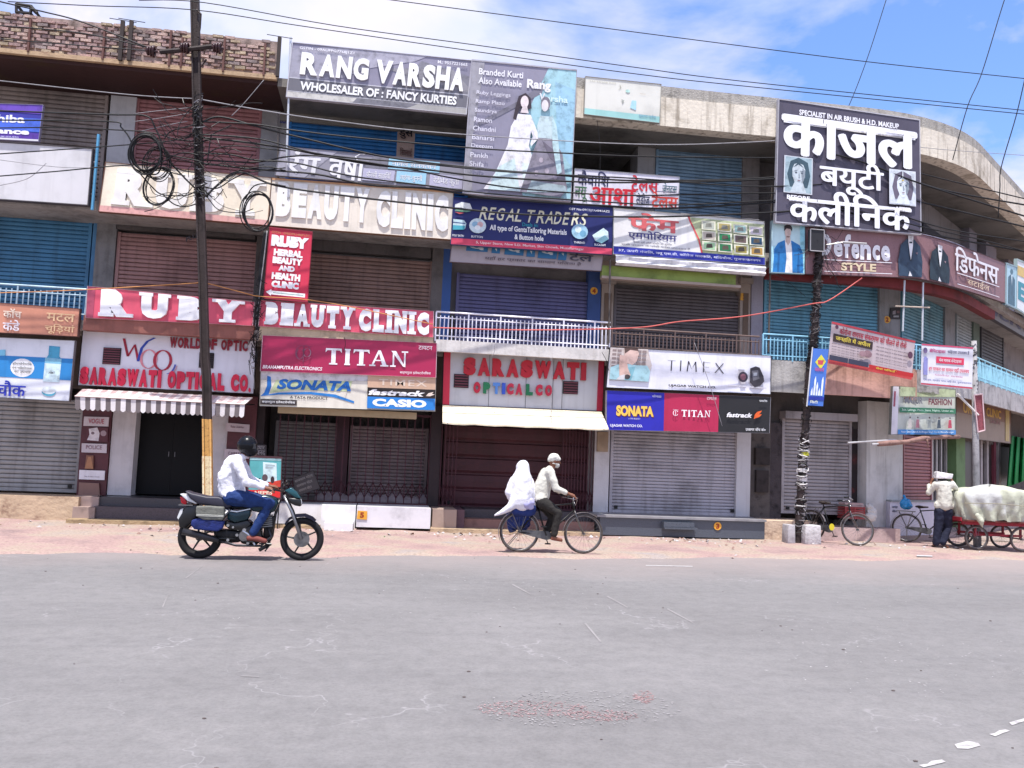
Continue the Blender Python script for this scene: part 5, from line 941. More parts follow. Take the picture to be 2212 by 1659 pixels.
bevel(prof(MB(), [(640, 1075), (760, 1100), (905, 1062), (960, 1110), (900, 1180), (830, 1200), (700, 1180), (640, 1130)], -.12, .12).build('airbox', MOTO, BLK1), .02)
bevel(prof(MB(), [(560, 1180), (840, 1200), (830, 1330), (600, 1350), (540, 1290)], -.10, .11).build('gearbox', MOTO, M('#1d1c1e', .4, .4, .3, 12)), .02)
bevel(prof(MB(), [(1090, 1040), (1200, 1010), (1215, 1080), (1180, 1260), (1090, 1290)], -.07, .07).build('front_cover', MOTO, M('#1d1c1e', .4, .3, .3, 12)), .02)
for a_, b_ in (((690, 1130), .02), ((750, 1150), .015), ((700, 1300), .02), ((880, 1180), .025), ((930, 1330), .02), ((800, 1240), .02)): MB().cyl(mc(*a_, -.16), mc(*a_, -.11), b_, 10).build('bolt_cap', MOTO, CHR)
MB().tube([mc(860, 1190, -.15), mc(930, 1230, -.16), mc(1010, 1350, -.15)], .014, 6).build('kick_lever', MOTO, CHR)
prof(MB(), [(350, 1300), (500, 1345), (780, 1345), (790, 1300), (480, 1300)], .10, .13).build('chain_case', MOTO, BLK1)
for y in (-.13, .13): MB().tube([mc(700, 940, y), mc(480, 1200, y)], .025, 8).build('shock_absorber', MOTO, STL, True)
for y in (-.09, .09): MB().tube([mc(1300, 760, y*.8), mc(1400, 940, y), mc(1540, 1277, y)], [.018, .02, .026], 8).build('fork_leg', MOTO, M('#8a8a8e', .3, .7) if y < 0 else BLK1, True)
m_ = MB(); pts = [(1325, 1105), (1370, 1030), (1450, 985), (1560, 975), (1650, 1010), (1695, 1050)]
inn = [(1345, 1120), (1385, 1055), (1455, 1020), (1560, 1012), (1635, 1040), (1680, 1070)]
for a, b, c, d in zip(pts, pts[1:], inn, inn[1:]): m_.hexa([mc(*a, -.06), mc(*b, -.06), mc(*d, -.06), mc(*c, -.06)], [mc(*a, .06), mc(*b, .06), mc(*d, .06), mc(*c, .06)])
m_.build('front_fender', MOTO, M('#1b1a2a', .3, .1, .1, 4))
bevel(prof(MB(), [(1345, 790), (1430, 790), (1505, 800), (1512, 890), (1440, 880), (1380, 850)], -.085, .085).build('headlight_cowl', MOTO, BLK1), .02)
bevel(prof(MB(), [(1305, 705), (1380, 665), (1450, 720), (1505, 795), (1440, 785), (1350, 735)], -.09, .09).build('windscreen', MOTO, M('#245058', .2, .3, .1, 3, spec=.5)), .015)
MB().ellipsoid(mc(1490, 840), (.03, .06, .05)).build('headlight', MOTO, M('#cfd4d8', .08), True)
mb = MB(); mb.tube([mc(1160, 700, -.34), mc(1210, 690, -.30), mc(1290, 715, -.10), mc(1290, 715, .10), mc(1210, 690, .30), mc(1160, 700, .34)], .012, 8); mb.build('handlebar', MOTO, BLK1, True)
for y in (-.3, .3): MB().tube([mc(1150, 702, y), mc(1215, 690, y)], .018, 8).build('grip', MOTO, RUB, True)
for y in (-.26, .26):
    mb = MB().tube([mc(1250, 700, y*.8), mc(1290, 625, y)], .006, 5); mb.ellipsoid(mc(1300, 612, y), (.02, .06, .035)); mb.build('mirror', MOTO, BLK1, True)
mb = MB(); mb.tube([mc(1060, 1330, -.16), mc(1200, 1330, -.17), mc(1130, 1420, -.14)], .012, 6); mb.tube([mc(1060, 1412, -.12), mc(1190, 1330, -.12)], .03, 6); mb.tube([mc(850, 1310, -.12), mc(1000, 1310, -.2)], .012, 6); mb.build('foot_guard', MOTO, BLK1)
mb = MB(); mb.box((-.99, -.1, .72), (-.80, .1, .735)); mb.build('carrier', MOTO, STL)
def rel(root): return root.location
def sub(name, label, cat, root, group=None): return thing(name, label, cat, tuple(root.location), group, local=True)
bag = sub('saddle_bag', 'grey canvas saddle bag strapped on the side of the motorcycle seat', 'bag', MOTO)
b = Body(); prof(b, [(330, 912), (480, 905), (640, 912), (655, 1000), (640, 1062), (420, 1065), (340, 1020)], -.27, -.145); organic(b, 'bag_body', bag, M('#6d6d66', .9, 0, .15, 12, .4, 60), .012, 4, .012, .08)
for zy in (1005, 1018): MB().tube([mc(345, zy, -.275), mc(650, zy+5, -.275)], .004, 4).build('piping', bag, M('#b8b8b2', .7))
bag = sub('saddle_bag', 'dark blue bag hanging below the grey canvas saddle bag', 'bag', MOTO)
b = Body(); prof(b, [(290, 1075), (380, 1050), (660, 1075), (640, 1160), (590, 1195), (330, 1180), (285, 1130)], -.26, -.14); organic(b, 'bag_body', bag, M('#1d2a66', .8, 0, .3, 10, .4, 60), .012, 4, .015, .08)
# ------------------------------------------------------------------ rider
RID = sub('person', 'man in a white shirt, blue jeans and black helmet riding the motorcycle', 'person', MOTO)
b = Body()
def twoarm(b, sh, el, wr, rs):
    for y in (-1, 1): b.limb([mc(*sh, .17*y), mc(*el, .25*y), mc(*wr, .28*y)], rs)
b.limb([mc(800, 300), mc(775, 340)], [.052, .06]); head(b, mc(835, 205), V(1, 0, -.1))
b.limb([mc(690, 420), mc(640, 580), mc(680, 760)], [.13, .125, .13]); twoarm(b, (740, 375), (880, 610), (1110, 675), [.05, .04, .028])
for y in (-1, 1):
    b.limb([mc(690, 800, .09*y), mc(1150, 850, .15*y), mc(985, 1200, .15*y)], [.085, .06, .045]); b.limb([mc(975, 1215, .15*y), mc(960, 1262, .15*y), mc(1110, 1292, .16*y)], [.035, .036, .028])
    hand(b, mc(1110, 675, .28*y), mc(1190, 690, .30*y), V(0, y*-1, .2))
organic(b, 'body', RID, SKIN, .0105, 2)
b = Body(); b.limb([mc(760, 350), mc(790, 320)], [.075, .06]); b.limb([mc(735, 400, -.12), mc(735, 400, .12)], [.09, .09]); b.limb([mc(700, 430), mc(645, 580), mc(670, 740)], [.155, .16, .16]); b.limb([mc(680, 760, -.07), mc(680, 760, .07)], [.12, .12]); b.limb([mc(770, 700), mc(800, 755)], [.09, .07]); twoarm(b, (745, 385), (875, 610), (1075, 668), [.078, .068, .042])
organic(b, 'shirt', RID, CLW, .014, 5, .035, .09)
b = Body()
for y in (-1, 1): b.limb([mc(700, 800, .085*y), mc(930, 830, .13*y), mc(1150, 862, .155*y), mc(1080, 1010, .155*y), mc(985, 1205, .155*y)], [.125, .105, .08, .07, .056])
organic(b, 'jeans', RID, JEAN, .014, 4, .022, .06)
b = Body()
for y in (-1, 1): b = Body(); b.limb([mc(940, 1272, .155*y), mc(1030, 1275, .16*y), mc(1125, 1300, .165*y)], [.04, .042, .034]); organic(b, 'sandal', RID, M('#7a3f38', .7), .012, 2)
b = Body(); b.ellipsoid(mc(832, 180), (.140, .125, .138), 20, 14); b.limb([mc(870, 245), mc(900, 255)], [.095, .075]); hm = organic(b, 'helmet', RID, M('#07080f', .25, 0, .05, 3, spec=.3), .012, 6)
prof(MB(), [(905, 150), (938, 165), (950, 215), (900, 225), (890, 180)], -.085, .085).build('visor', hm, M('#22232a', .12, 0, .05, 2, spec=.6))
# ------------------------------------------------------------------ bicycles
def bicycle(label, loc, rz=0., steer=0., group=None, scale=1., basket=False):
    root = thing('bicycle', label, 'bicycle', loc, group, local=True, rz=rz); root.scale = (scale,)*3
    R = .335; ra, fa = V(-.545, 0, R), V(.545, 0, R); BB = V(-.10, 0, .29); ST = V(-.26, 0, .78); H1, H0 = V(.345, 0, .86), V(.375, 0, .72)
    hd = (H1-H0).normalized()
    rot = Matrix.Translation(H0) @ Matrix.Rotation(steer, 4, hd) @ Matrix.Translation(-H0)
    wheel(root, ra, R, .017, 'rear_wheel', 'wire', mt=M('#4a4340', .85, 0, .3, 20))
    w_ = wheel(root, fa, R, .017, 'front_wheel', 'wire', mt=M('#4a4340', .85, 0, .3, 20))
    front = [w_]
    mb = MB(); mb.tube([ST, BB], .014, 8); mb.tube([H0, BB], .015, 8); mb.tube([H1-hd*.03, ST+(BB-ST)*.06], .013, 8); mb.tube([H0-hd*.02, H1], .018, 8)
    for y in (-.05, .05): mb.tube([ra+V(0, y, 0), BB+V(0, y*.4, 0)], .009, 6); mb.tube([ra+V(0, y, 0), ST+(BB-ST)*.08+V(0, y*.3, 0)], .008, 6)
    mb.build('frame', root, M('#1e1d1f', .45, .3, .3, 15), True)
    mb = MB(); mb.tube([H0, H0+(fa-H0)*.12], .014, 6)
    for y in (-.05, .05): mb.tube([H0+V(0, y*.4, 0), H0+V(.01, y, -.06), fa+V(0, y, 0)], .009, 6)
    front.append(mb.build('fork', root, STL, True))
    mb = MB(); mb.tube([V(.20, -.26, .95), V(.30, -.25, .955), V(.385, -.16, .93), V(.36, 0, .94), V(.385, .16, .93), V(.30, .25, .955), V(.20, .26, .95)], .010, 8); mb.tube([H1, V(.355, 0, .94)], .012, 6); mb.tube([V(.20, -.26, .925), V(.385, -.15, .90), V(.39, 0, .80)], .004, 4); mb.tube([V(.20, .26, .925), V(.385, .15, .90), V(.39, 0, .80)], .004, 4)
    front.append(mb.build('handlebar', root, CHR, True))
    for y in (-.26, .26): front.append(MB().tube([V(.18, y, .95), V(.28, y*.98, .956)], .016, 8).build('grip', root, RUB, True))
    mb = MB(); mb.tube([V(-.30, 0, .84), V(-.08, 0, .85)], [.035, .016], 8); mb.ellipsoid(V(-.28, 0, .85), (.09, .085, .03)); mb.tube([ST, V(-.27, 0, .83)], .011, 6); mb.build('saddle', root, M('#2b211e', .6), True)
    mb = MB(); mb.box((-.78, -.07, .715), (-.36, .07, .725)); mb.box((-.78, -.075, .725), (-.36, -.06, .735)); mb.box((-.78, .06, .725), (-.36, .075, .735))
    for y in (-.06, .06): mb.tube([V(-.72, y, .715), ra+V(0, y, 0)], .006, 5); mb.tube([V(-.42, y, .715), ra+V(0, y, 0)], .006, 5)
    mb.build('carrier', root, STL)
    def guard(c, a0, a1, name):
        m = MB(); n = 14; P_ = [c+V(math.cos(a0+(a1-a0)*i/n)*(R+.022), 0, math.sin(a0+(a1-a0)*i/n)*(R+.022)) for i in range(n+1)]
        for p, q in zip(P_, P_[1:]):
            y = V(0, .026, 0); i_ = (c-p).normalized()*.006; m.hexa([p-y, q-y, q+y, p+y], [p-y+i_, q-y+i_, q+y+i_, p+y+i_])
        return m.build(name, root, M('#8d8584', .4, .4, .3, 20))
    guard(ra, .25, math.pi+.45, 'mudguard'); front.append(guard(fa, .9, math.pi-.05, 'mudguard'))
    mb = MB(); mb.prism([BB+V(.10*math.cos(a), -.045, .075*math.sin(a)) for a in [math.pi*2*i/16 for i in range(-4, 5)]]+[ra+V(-.03, -.045, .035), ra+V(-.03, -.045, -.01)], (0, .012, 0)); mb.build('chain_case', root, M('#5d5e60', .4, .3, .3, 15))
    for sgn in (-1, 1):
        m = MB(); e = BB+V(.06*sgn, .07*-sgn*-1, -.15*sgn); m.tube([BB+V(0, .06*sgn, 0), BB+V(.06*sgn, .07*sgn, -.15*sgn)], .009, 6); m.box(tuple(BB+V(.06*sgn-.045, .075*sgn-(.06 if sgn < 0 else 0), -.15*sgn-.01)), tuple(BB+V(.06*sgn+.045, .075*sgn+(.06 if sgn > 0 else 0), -.15*sgn+.01))); m.build('pedal', root, BLK1)
    mb = MB()
    for y in (-.07, .07): mb.tube([ra+V(0, y, 0), ra+V(-.22, y, -.26) if steer == 0 else ra+V(-.02, y*1.6, -.33)], .006, 5)
    mb.build('stand', root, STL)
    if steer:
        for o in front: o.data.transform(rot); 
        for o in front:
            for c in o.children: c.data.transform(rot)
    return root
def bc(zx, zy, y=0.): return V((zx-867)/826, y, (1492-zy)/826)
g = onZ(1190, 1195.5)
BIKE = bicycle('old roadster bicycle carrying the turbaned man and the veiled woman', (g.x, g.y, .012))
MAN = thing('person', 'man in white turban and mask, cream shirt and dark trousers, pedalling the bicycle', 'person', (g.x, g.y, .012), local=True)
b = Body(); head(b, bc(868, 225), V(1, 0, -.05)); b.limb([bc(845, 300), bc(810, 350)], [.05, .06]); b.limb([bc(770, 420), bc(720, 600), bc(700, 760)], [.12, .115, .12])
for y in (-1, 1):
    el = (880, 600) if y < 0 else (930, 610); b.limb([bc(790, 380, .16*y), bc(*el, .22*y), bc(1060, 672, .25*y)], [.045, .036, .025]); hand(b, bc(1055, 672, .25*y), bc(1130, 700, .26*y), V(0, -y, .2))
KN = {-1: ((930, 935), (885, 1225), (985, 1300)), 1: ((900, 1010), (800, 1230), (880, 1290))}
for y in (-1, 1):
    k_, a_, t_ = KN[y]; b.limb([bc(700, 790, .08*y), bc(*k_, .12*y), bc(*a_, .11*y)], [.08, .055, .038]); b.limb([bc(a_[0]-10, a_[1]+5, .11*y), bc(a_[0]-15, a_[1]+50, .11*y), bc(*t_, .12*y)], [.032, .034, .026])
organic(b, 'body', MAN, SKIN, .0105, 2); eyes(MAN, bc(868, 225), V(1, 0, 0))
b = Body(); b.limb([bc(815, 345), bc(835, 322)], [.07, .056]); b.limb([bc(790, 400, -.11), bc(790, 400, .11)], [.085, .085]); b.limb([bc(775, 430), bc(715, 590), bc(700, 730)], [.135, .145, .145]); b.limb([bc(690, 750, -.06), bc(700, 750, .06)], [.115, .115])
for y in (-1, 1): b.limb([bc(795, 385, .15*y), bc((870 if y < 0 else 920), 595, .22*y), bc(1000, 655, .245*y)], [.075, .065, .045])
organic(b, 'shirt', MAN, CREAM, .014, 6, .026, .09)
b = Body()
for y in (-1, 1):
    k_, a_, t_ = KN[y]; b.limb([bc(700, 790, .08*y), bc(k_[0]-5, k_[1], .125*y), bc(*a_, .115*y)], [.11, .085, .06])
organic(b, 'trousers', MAN, M('#2c2927', .85, 0, .2, 9, .3, 60), .014, 4, .02, .07)
b = Body(); b.ellipsoid(bc(862, 190), (.102, .098, .085), 16, 10); b.limb([bc(800, 215, -.02), bc(860, 175, -.07), bc(930, 200, -.02)], [.035, .04, .035]); b.limb([bc(800, 215, .02), bc(860, 175, .07), bc(930, 200, .02)], [.035, .04, .035]); b.ellipsoid(bc(885, 150), (.05, .06, .03)); organic(b, 'turban', MAN, M('#d9d6cc', .85, 0, .08, 8, .4, 40), .012, 4, .012, .05)
b = Body(); b.ellipsoid(bc(905, 285), (.052, .06, .052)); b.limb([bc(905, 270, -.05), bc(835, 262, -.082)], [.014, .012]); b.limb([bc(905, 270, .05), bc(835, 262, .082)], [.014, .012]); organic(b, 'face_mask', MAN, M('#cfccc4', .85), .011, 2)
b = Body()
for y in (-1, 1):
    k_, a_, t_ = KN[y]; b = Body(); b.limb([bc(a_[0]-25, a_[1]+62, .11*y), bc(t_[0], t_[1]+8, .12*y)], [.03, .026]); organic(b, 'slipper', MAN, M('#7c4436', .7), .012, 2)
WOM = thing('person', 'woman in a long white veil and blue trousers sitting sideways behind the cycling man', 'person', (g.x, g.y, .012), local=True)
b = Body(); head(b, bc(430, 350, .02), V(0, 1, 0)); b.limb([bc(430, 420, .02), bc(430, 480, .02)], [.05, .07]); b.limb([bc(430, 500, .02), bc(440, 650, .02), bc(440, 830, .02)], [.12, .12, .15])
for q in (-1, 1):
    b.limb([bc(440+q*70, 860, .05), bc(440+q*80, 900, .42), bc(440+q*70, 1190, .44)], [.09, .06, .045]); b.limb([bc(440+q*70, 1210, .44), bc(440+q*75, 1235, .56)], [.035, .03])
    b.limb([bc(430+q*130, 520, .02), bc(430+q*180, 690, .08), bc(430+q*90, 800, .2)], [.045, .04, .03]); hand(b, bc(430+q*90, 800, .2), bc(430+q*60, 820, .28), V(-q, 0, 0))
organic(b, 'body', WOM, SKIN, .0105, 2)
b = Body()
for q in (-1, 1): b.limb([bc(440+q*70, 880, .05), bc(440+q*85, 930, .30), bc(440+q*85, 1010, .36), bc(440+q*75, 1190, .40)], [.13, .11, .11, .085])
b.limb([bc(360, 900, .0), bc(540, 900, .0)], [.13, .13]); b.limb([bc(340, 1000, .1), bc(540, 1000, .1)], [.10, .10]); b.limb([bc(370, 1110, .12), bc(520, 1110, .12)], [.08, .08])
organic(b, 'trousers', WOM, M('#22336e', .9, 0, .3, 6, .3, 50), .015, 5, .03, .08)
b = Body(); b.ellipsoid(bc(430, 335, .02), (.115, .12, .125), 16, 10); b.limb([bc(430, 380, .0), bc(425, 500, .0), bc(440, 650, .0), bc(420, 790, .0)], [.12, .175, .2, .21]); b.limb([bc(300, 520, .0), bc(255, 680, .0), bc(275, 740, .02)], [.07, .085, .07]); b.limb([bc(540, 520, .02), bc(580, 680, .0), bc(570, 780, .0)], [.07, .08, .08])
b.limb([bc(350, 780, -.06), bc(250, 890, -.1), bc(130, 960, -.1), bc(55, 995, -.1)], [.12, .07, .035, .02]); b.limb([bc(470, 840, -.02), bc(560, 830, 0)], [.11, .10])
organic(b, 'veil', WOM, M('#d9d7e0', .85, 0, .08, 9, .6, 14), .015, 9, .022, .16)
b = Body(); b.limb([bc(460, 830, -.15), bc(540, 800, -.12), bc(540, 860, -.12), bc(430, 870, -.1)], [.06, .07, .06, .06]); organic(b, 'tunic_hem', WOM, M('#a9a6cc', .85, 0, .1, 12), .013, 4, .03, .06)
b = Body()
for q in (-1, 1): b = Body(); b.limb([bc(440+q*70, 1225, .44), bc(440+q*75, 1250, .58)], [.038, .034]); organic(b, 'shoe', WOM, M('#2a1f20', .6), .012, 2)
# ------------------------------------------------------------------ man standing at the cart
g = onZ(2040, 1184)
MN2 = thing('person', 'man seen from behind in cream shirt, navy trousers and white head cloth, beside the handcart', 'person', (g.x, g.y, .012), local=True, rz=math.radians(-14))
def pc(zx, zy, y=0.): return V((zx-1060)/678*1.03, y, (1310-zy)/678*1.03)
b = Body(); head(b, pc(1045, 335, .02), V(.3, 1, 0)); b.limb([pc(1050, 380), pc(1050, 430)], [.05, .07]); b.limb([pc(1050, 450), pc(1060, 600), pc(1050, 760)], [.12, .115, .12])
for q, pts in ((-1, ((930, 430, 0), (865, 560, .08), (930, 400, .20))), (1, ((1170, 430, 0), (1235, 470, .1), (1172, 335, .10)))):
    P_ = [pc(*p) for p in pts]; b.limb(P_, [.045, .036, .026]); hand(b, P_[2], P_[2]+V(-q*.04, .0, .08), V(0, 1, 0), curl=V(-q, 0, 0))
LG = {-1: ((975, 1040, .0), (945, 1250, .0), (930, 1290, .08)), 1: ((1120, 1030, .06), (1040, 1235, -.02), (1110, 1300, .03))}
for q in (-1, 1):
    k_, a_, t_ = LG[q]; b.limb([pc(1050+q*55, 790), pc(*k_), pc(*a_)], [.085, .058, .042]); b.limb([pc(a_[0], a_[1]+30, a_[2]), pc(*t_)], [.035, .028])
organic(b, 'body', MN2, SKIN, .0105, 2)
b = Body(); b.ellipsoid(pc(1042, 350, .02), (.098, .1, .07), 12, 8); organic(b, 'hair', MN2, M('#17151a', .8), .012, 2)
b = Body(); b.limb([pc(975, 430), pc(1130, 430)], [.09, .09]); b.limb([pc(1050, 450), pc(1060, 600), pc(1055, 700)], [.14, .16, .17]); b.limb([pc(980, 720), pc(1130, 725)], [.10, .10])
for q, pts in ((-1, ((940, 430, 0), (865, 550, .07), (885, 455, .14))), (1, ((1160, 430, 0), (1235, 470, .09), (1195, 400, .09)))): b.limb([pc(*p) for p in pts], [.075, .066, .052])
organic(b, 'shirt', MN2, CREAM, .014, 7, .024, .12)
b = Body()
for q in (-1, 1):
    k_, a_, t_ = LG[q]; b.limb([pc(1050+q*48, 800), pc(*k_), pc(*a_)], [.12, .09, .072])
organic(b, 'trousers', MN2, NAVY, .014, 4, .022, .08)
b = Body(); b.prism([pc(930, 345, -.08), pc(945, 245, -.08), pc(1165, 275, -.08), pc(1145, 345, -.08)], (0, .19, 0)); organic(b, 'head_cloth', MN2, M('#e3dfe0', .85), .012, 4, .015, .05)
b = Body()
for q in (-1, 1):
    k_, a_, t_ = LG[q]; b.limb([pc(a_[0], 1293, a_[2]-.02), pc(t_[0], 1300, t_[2]+.03)], [.034, .03])
organic(b, 'sandals', MN2, M('#3a3434', .7), .012, 2)
# ------------------------------------------------------------------ his bicycle, bag on its carrier, cart
a = onZ(1958.9, 1171.5); c = onZ(2070, 1180.0); ang = math.atan2(c.y-a.y, c.x-a.x); L = (c-a).length
B2K = bicycle('dark bicycle standing behind the man in the cream shirt, its wheel by the handcart', ((a.x+c.x)/2, (a.y+c.y)/2, .012), ang, .0001, scale=max(.9, min(1.1, L/1.09)))
bagc = Vector(B2K.location)+Matrix.Rotation(ang, 3, 'Z') @ V(-.55, 0, .74)
bg2 = thing('carrier_bag', 'bright blue plastic bag tied on the carrier of the dark bicycle', 'bag', bagc)
b = Body(); b.ellipsoid(bagc+V(0, 0, .12), (.13, .11, .13)); b.ellipsoid(bagc+V(.02, 0, .07), (.15, .12, .08)); b.limb([bagc+V(-.02, 0, .2), bagc+V(-.03, 0, .30)], [.06, .025]); organic(b, 'bag_body', bg2, M('#1d86c4', .25, 0, .3, 9, .6, 25, spec=.6), .012, 3, .05, .06)
cg = onY(2135, 1178, -1.75)
CART = thing('handcart', 'four wheeled red wooden handcart under the tarpaulin at the right edge', 'cart', (cg.x, cg.y, .012), local=True, rz=math.radians(-8))
REDW = M('#8f2430', .6, 0, .3, 8, .3, 40, .3)
for x in (-.46, .5):
    for y in (-.38, .38): wheel(CART, V(x, y, .26), .26, .02, 'wheel', 'wire', mt=M('#4f4644', .85, 0, .3, 20))
for i in range(6): MB().box((-.82, -.5+i*.17, .60), (.86, -.5+i*.17+.155, .63)).build('plank', CART, M('#6b3a34', .8, 0, .3, 6, .3, 40))
for y in (-.45, .42): MB().box((-.8, y, .53), (.85, y+.05, .598)).build('side_beam', CART, REDW)
for x in (-.46, .5):
    mb = MB(); mb.cyl(V(x, -.42, .26), V(x, .42, .26), .016); mb.build('axle', CART, STL)
    for y in (-.33, .33): MB().box((x-.02, y-.02, .26), (x+.02, y+.02, .53)).build('leg', CART, REDW)
for y in (-.34, .32): MB().box((-.5, y, .30), (.54, y+.025, .345)).build('lower_rail', CART, REDW)
MB().box((-.86, -.5, .60), (-.83, .5, .68)).build('end_board', CART, REDW)
tp = thing('tarpaulin', 'pale greenish and grey tarpaulin draped over the heaped load of the handcart', 'tarpaulin', (cg.x, cg.y, .012), local=True, rz=math.radians(-8))
def tarp_mat():
    m = M('#c3c4b8', .75, 0, .1, 3, .8, 9).copy(); t = m.node_tree; b_ = t.nodes['Principled BSDF']; g_ = t.nodes.new('ShaderNodeNewGeometry'); n_ = t.nodes.new('ShaderNodeTexNoise'); n_.inputs['Scale'].default_value = 1.6; t.links.new(g_.outputs['Position'], n_.inputs['Vector'])
    r_ = t.nodes.new('ShaderNodeValToRGB'); r_.color_ramp.elements[0].position = .46; r_.color_ramp.elements[1].position = .54; r_.color_ramp.elements[0].color = (*lin('#b3b4a2'), 1); r_.color_ramp.elements[1].color = (*lin('#b9b9b6'), 1); t.links.new(n_.outputs[0], r_.inputs[0]); t.links.new(r_.outputs[0], b_.inputs['Base Color']); return m
mb = MB(); NU, NV = 96, 30
for i in range(NU):
    for j in range(NV+1):
        a_ = 2*math.pi*i/NU; v_ = j/NV
        # squarish plan, domed top, folds running down the sides
        cx_, sx_ = math.cos(a_), math.sin(a_); q = (abs(cx_)**3.2+abs(sx_)**3.2)**(-1/3.2)
        rr = math.sin(min(1., v_*1.9)*math.pi/2); z_ = 1.34-.10*(rr**3)-max(0, (v_-.42))*1.05+.05*math.sin(cx_*3+1)*(1-v_)
        low = .60+.05*math.sin(a_*3)+.03*math.sin(a_*11); z_ = max(z_, low-.03*v_)
        f_ = (.030*abs(math.sin(a_*13+v_*3.5+.6*math.sin(v_*7)))+.024*math.sin(a_*19-v_*8+1)+.014*math.sin(a_*41+v_*13))*(.25+v_)*1.3; bul = .10*math.sin(min(1, max(0, v_))*math.pi)
        x_, y_ = cx_*q*rr*(.74+bul+f_)+.03, sx_*q*rr*(.5+bul*.6+f_)
        mb.v.append(V(x_, y_, z_+.012*math.sin(x_*18+y_*9)))
for i in range(NU):
    for j in range(NV): mb.f.append((i*(NV+1)+j, ((i+1) % NU)*(NV+1)+j, ((i+1) % NU)*(NV+1)+j+1, i*(NV+1)+j+1)); mb.m.append(0)
mb.build('cloth', tp, tarp_mat(), True)
b = Body(); b.limb([V(-.56, -.60, .74), V(-.50, -.64, .62), V(-.47, -.62, .50)], [.05, .06, .02]); organic(b, 'hanging_corner', tp, M('#b3b4a2', .75, 0, .1, 3, .6, 12), .014, 4, .03, .06)
d_ = tp.children[0].modifiers.new('folds', 'DISPLACE'); t_ = bpy.data.textures.new('creases', 'MARBLE'); t_.noise_scale = .22; t_.turbulence = 7; d_.texture = t_; d_.strength = .016; d_.mid_level = .5; d_.texture_coords = 'LOCAL'
MB().tube([V(-.84, -.62, .98), V(-.2, -.70, 1.0), V(.4, -.68, .97), V(.92, -.60, .92)], .008, 5).build('rope', tp, M('#8f8a76', .9))
# ------------------------------------------------------------------ parked bicycle by the dark pole
g = onZ(1801, 1174)
bicycle('dusty parked bicycle leaning beside the concrete blocks of the wire wrapped pole', (g.x, g.y, .012), math.radians(-62), math.radians(48))
y_ = onZ(1812, 1182); 
dd = thing('number_plate', 'yellow disc tied in the front wheel of the parked bicycle', 'disc', (0, 0, 0)); p = onY(1797, 1138, y_.y-.03)
MB().prism([p+V(.055*math.cos(i*math.pi/8), 0, .07*math.sin(i*math.pi/8)) for i in range(16)], (0, .008, 0)).build('disc', dd, P('#c9b92c'))
# second motorcycle at the right edge
def copy_tree(o, parent=None):
    c = o.copy(); COL.objects.link(c)
    if parent: c.parent = parent
    ORG[c.name] = ORG.get(o.name, V(0, 0, 0))
    for ch in list(o.children): copy_tree(ch, c)
    return c
m2 = copy_tree(MOTO); g = onZ(2208, 1132); m2.location = (g.x+.75, g.y, .0); m2.rotation_euler = (0, 0, math.pi); m2['label'] = 'distant parked motorcycle cut off by the right edge of the picture'
# ------------------------------------------------------------------ small things along the front
def at(z, zx, zy, n): return FP(*z(zx, zy), n)
ZM = _z(370.5, 933.1, 5.496)
s = Sign('standee', 'upright teal and red poster in a metal frame behind the motorcyclist', 'poster stand', (ZM(930, 300), ZM(1305, 315), ZM(1290, 775), ZM(910, 770)), 1.35, .03, '#5aa9ac', '#4a2e34', .03)
s.fig([('#c9dfe2', [(.42, .1), (.85, .12), (.88, .6), (.45, .6)]), ('#a9d4d6', [(.0, .0), (1, .0), (1, .05), (0, .06)]), ('#c64030', [(.6, .62), (1, .55), (1, .8), (.6, .8)]), ('#5a4a50', ('o', .5, .50, .09, .09)), ('#d8dadd', [(.3, .62), (.58, .58), (.6, .8), (.3, .8)]), ('#3a2a30', ('o', .74, .55, .06, .09)), ('#24343a', ('l', .03, .28, .7, .30, .55, .36, .52)), ('#8f9aa0', [(.5, .16), (.8, .17), (.8, .19), (.5, .18)]), ('#8f9aa0', [(.5, .22), (.76, .23), (.76, .25), (.5, .24)]), ('#cf2a2a', [(0, .82), (1, .80), (1, 1), (0, 1)])])
s.text('NEPES', (.2, .84, .75, .93), '#e9d9c0', .03)
for u in (.03, .97): q = s.p.M(u, 1, -.02); MB().tube([q, V(q.x, q.y-.02, 0.01)], .012, 6).build('leg', s.o, BLK1)
q = s.p.M(.5, .5, -.03); MB().tube([s.p.M(.5, .2, -.03), V(q.x, q.y+.35, .48)], .01, 6).build('brace', s.o, BLK1)
s = Sign('loose_board', 'dark board with scribbled writing leaning askew on the gate behind the motorcycle', 'board', (ZM(1440, 548), ZM(1685, 455), ZM(1765, 665), ZM(1480, 760)), .62, .03, '#3e3a3c', '#1a181a', .01)
for v, a, b_ in ((.1, .06, .9), (.38, .1, .8), (.66, .15, .7)): s.text('सावधान मोटर', (a, v, b_, v+.18), '#8a8684', .02)
s = Sign('small_sign', 'dark square notice with pale characters just right of the helmet', 'small sign', (ZM(985, 145), ZM(1128, 150), ZM(1125, 290), ZM(980, 285)), .12, .02, '#3a3436'); s.text('उधार', (.15, .1, .85, .42), '#9a969a', .03); s.text('बन्द'.replace('न्', 'न'), (.2, .5, .9, .9), '#9a969a', .03)
b = MB(); 
for i in range(40):
    x = random.uniform(-.6, .75); b.ellipsoid(V(x-.1, -.62, .60+random.uniform(0, .08)), (.1, .06, .05), 8, 5)
o = thing('sack_bundle', 'grey cloth bundle lying behind the gate of the maroon shop', 'bundle', FP(800, 1085, -.3)); c0 = FP(800, 1085, -.3)
b = Body()
for i in range(20): b.ellipsoid(c0+V(-1.0+i*.115, 0, .06+.03*math.sin(i*1.1)), (.2, .14, .13), 10, 7)
organic(b, 'cloth', o, M('#8f8488', .9, 0, .15, 6), .025, 4, .05, .15)
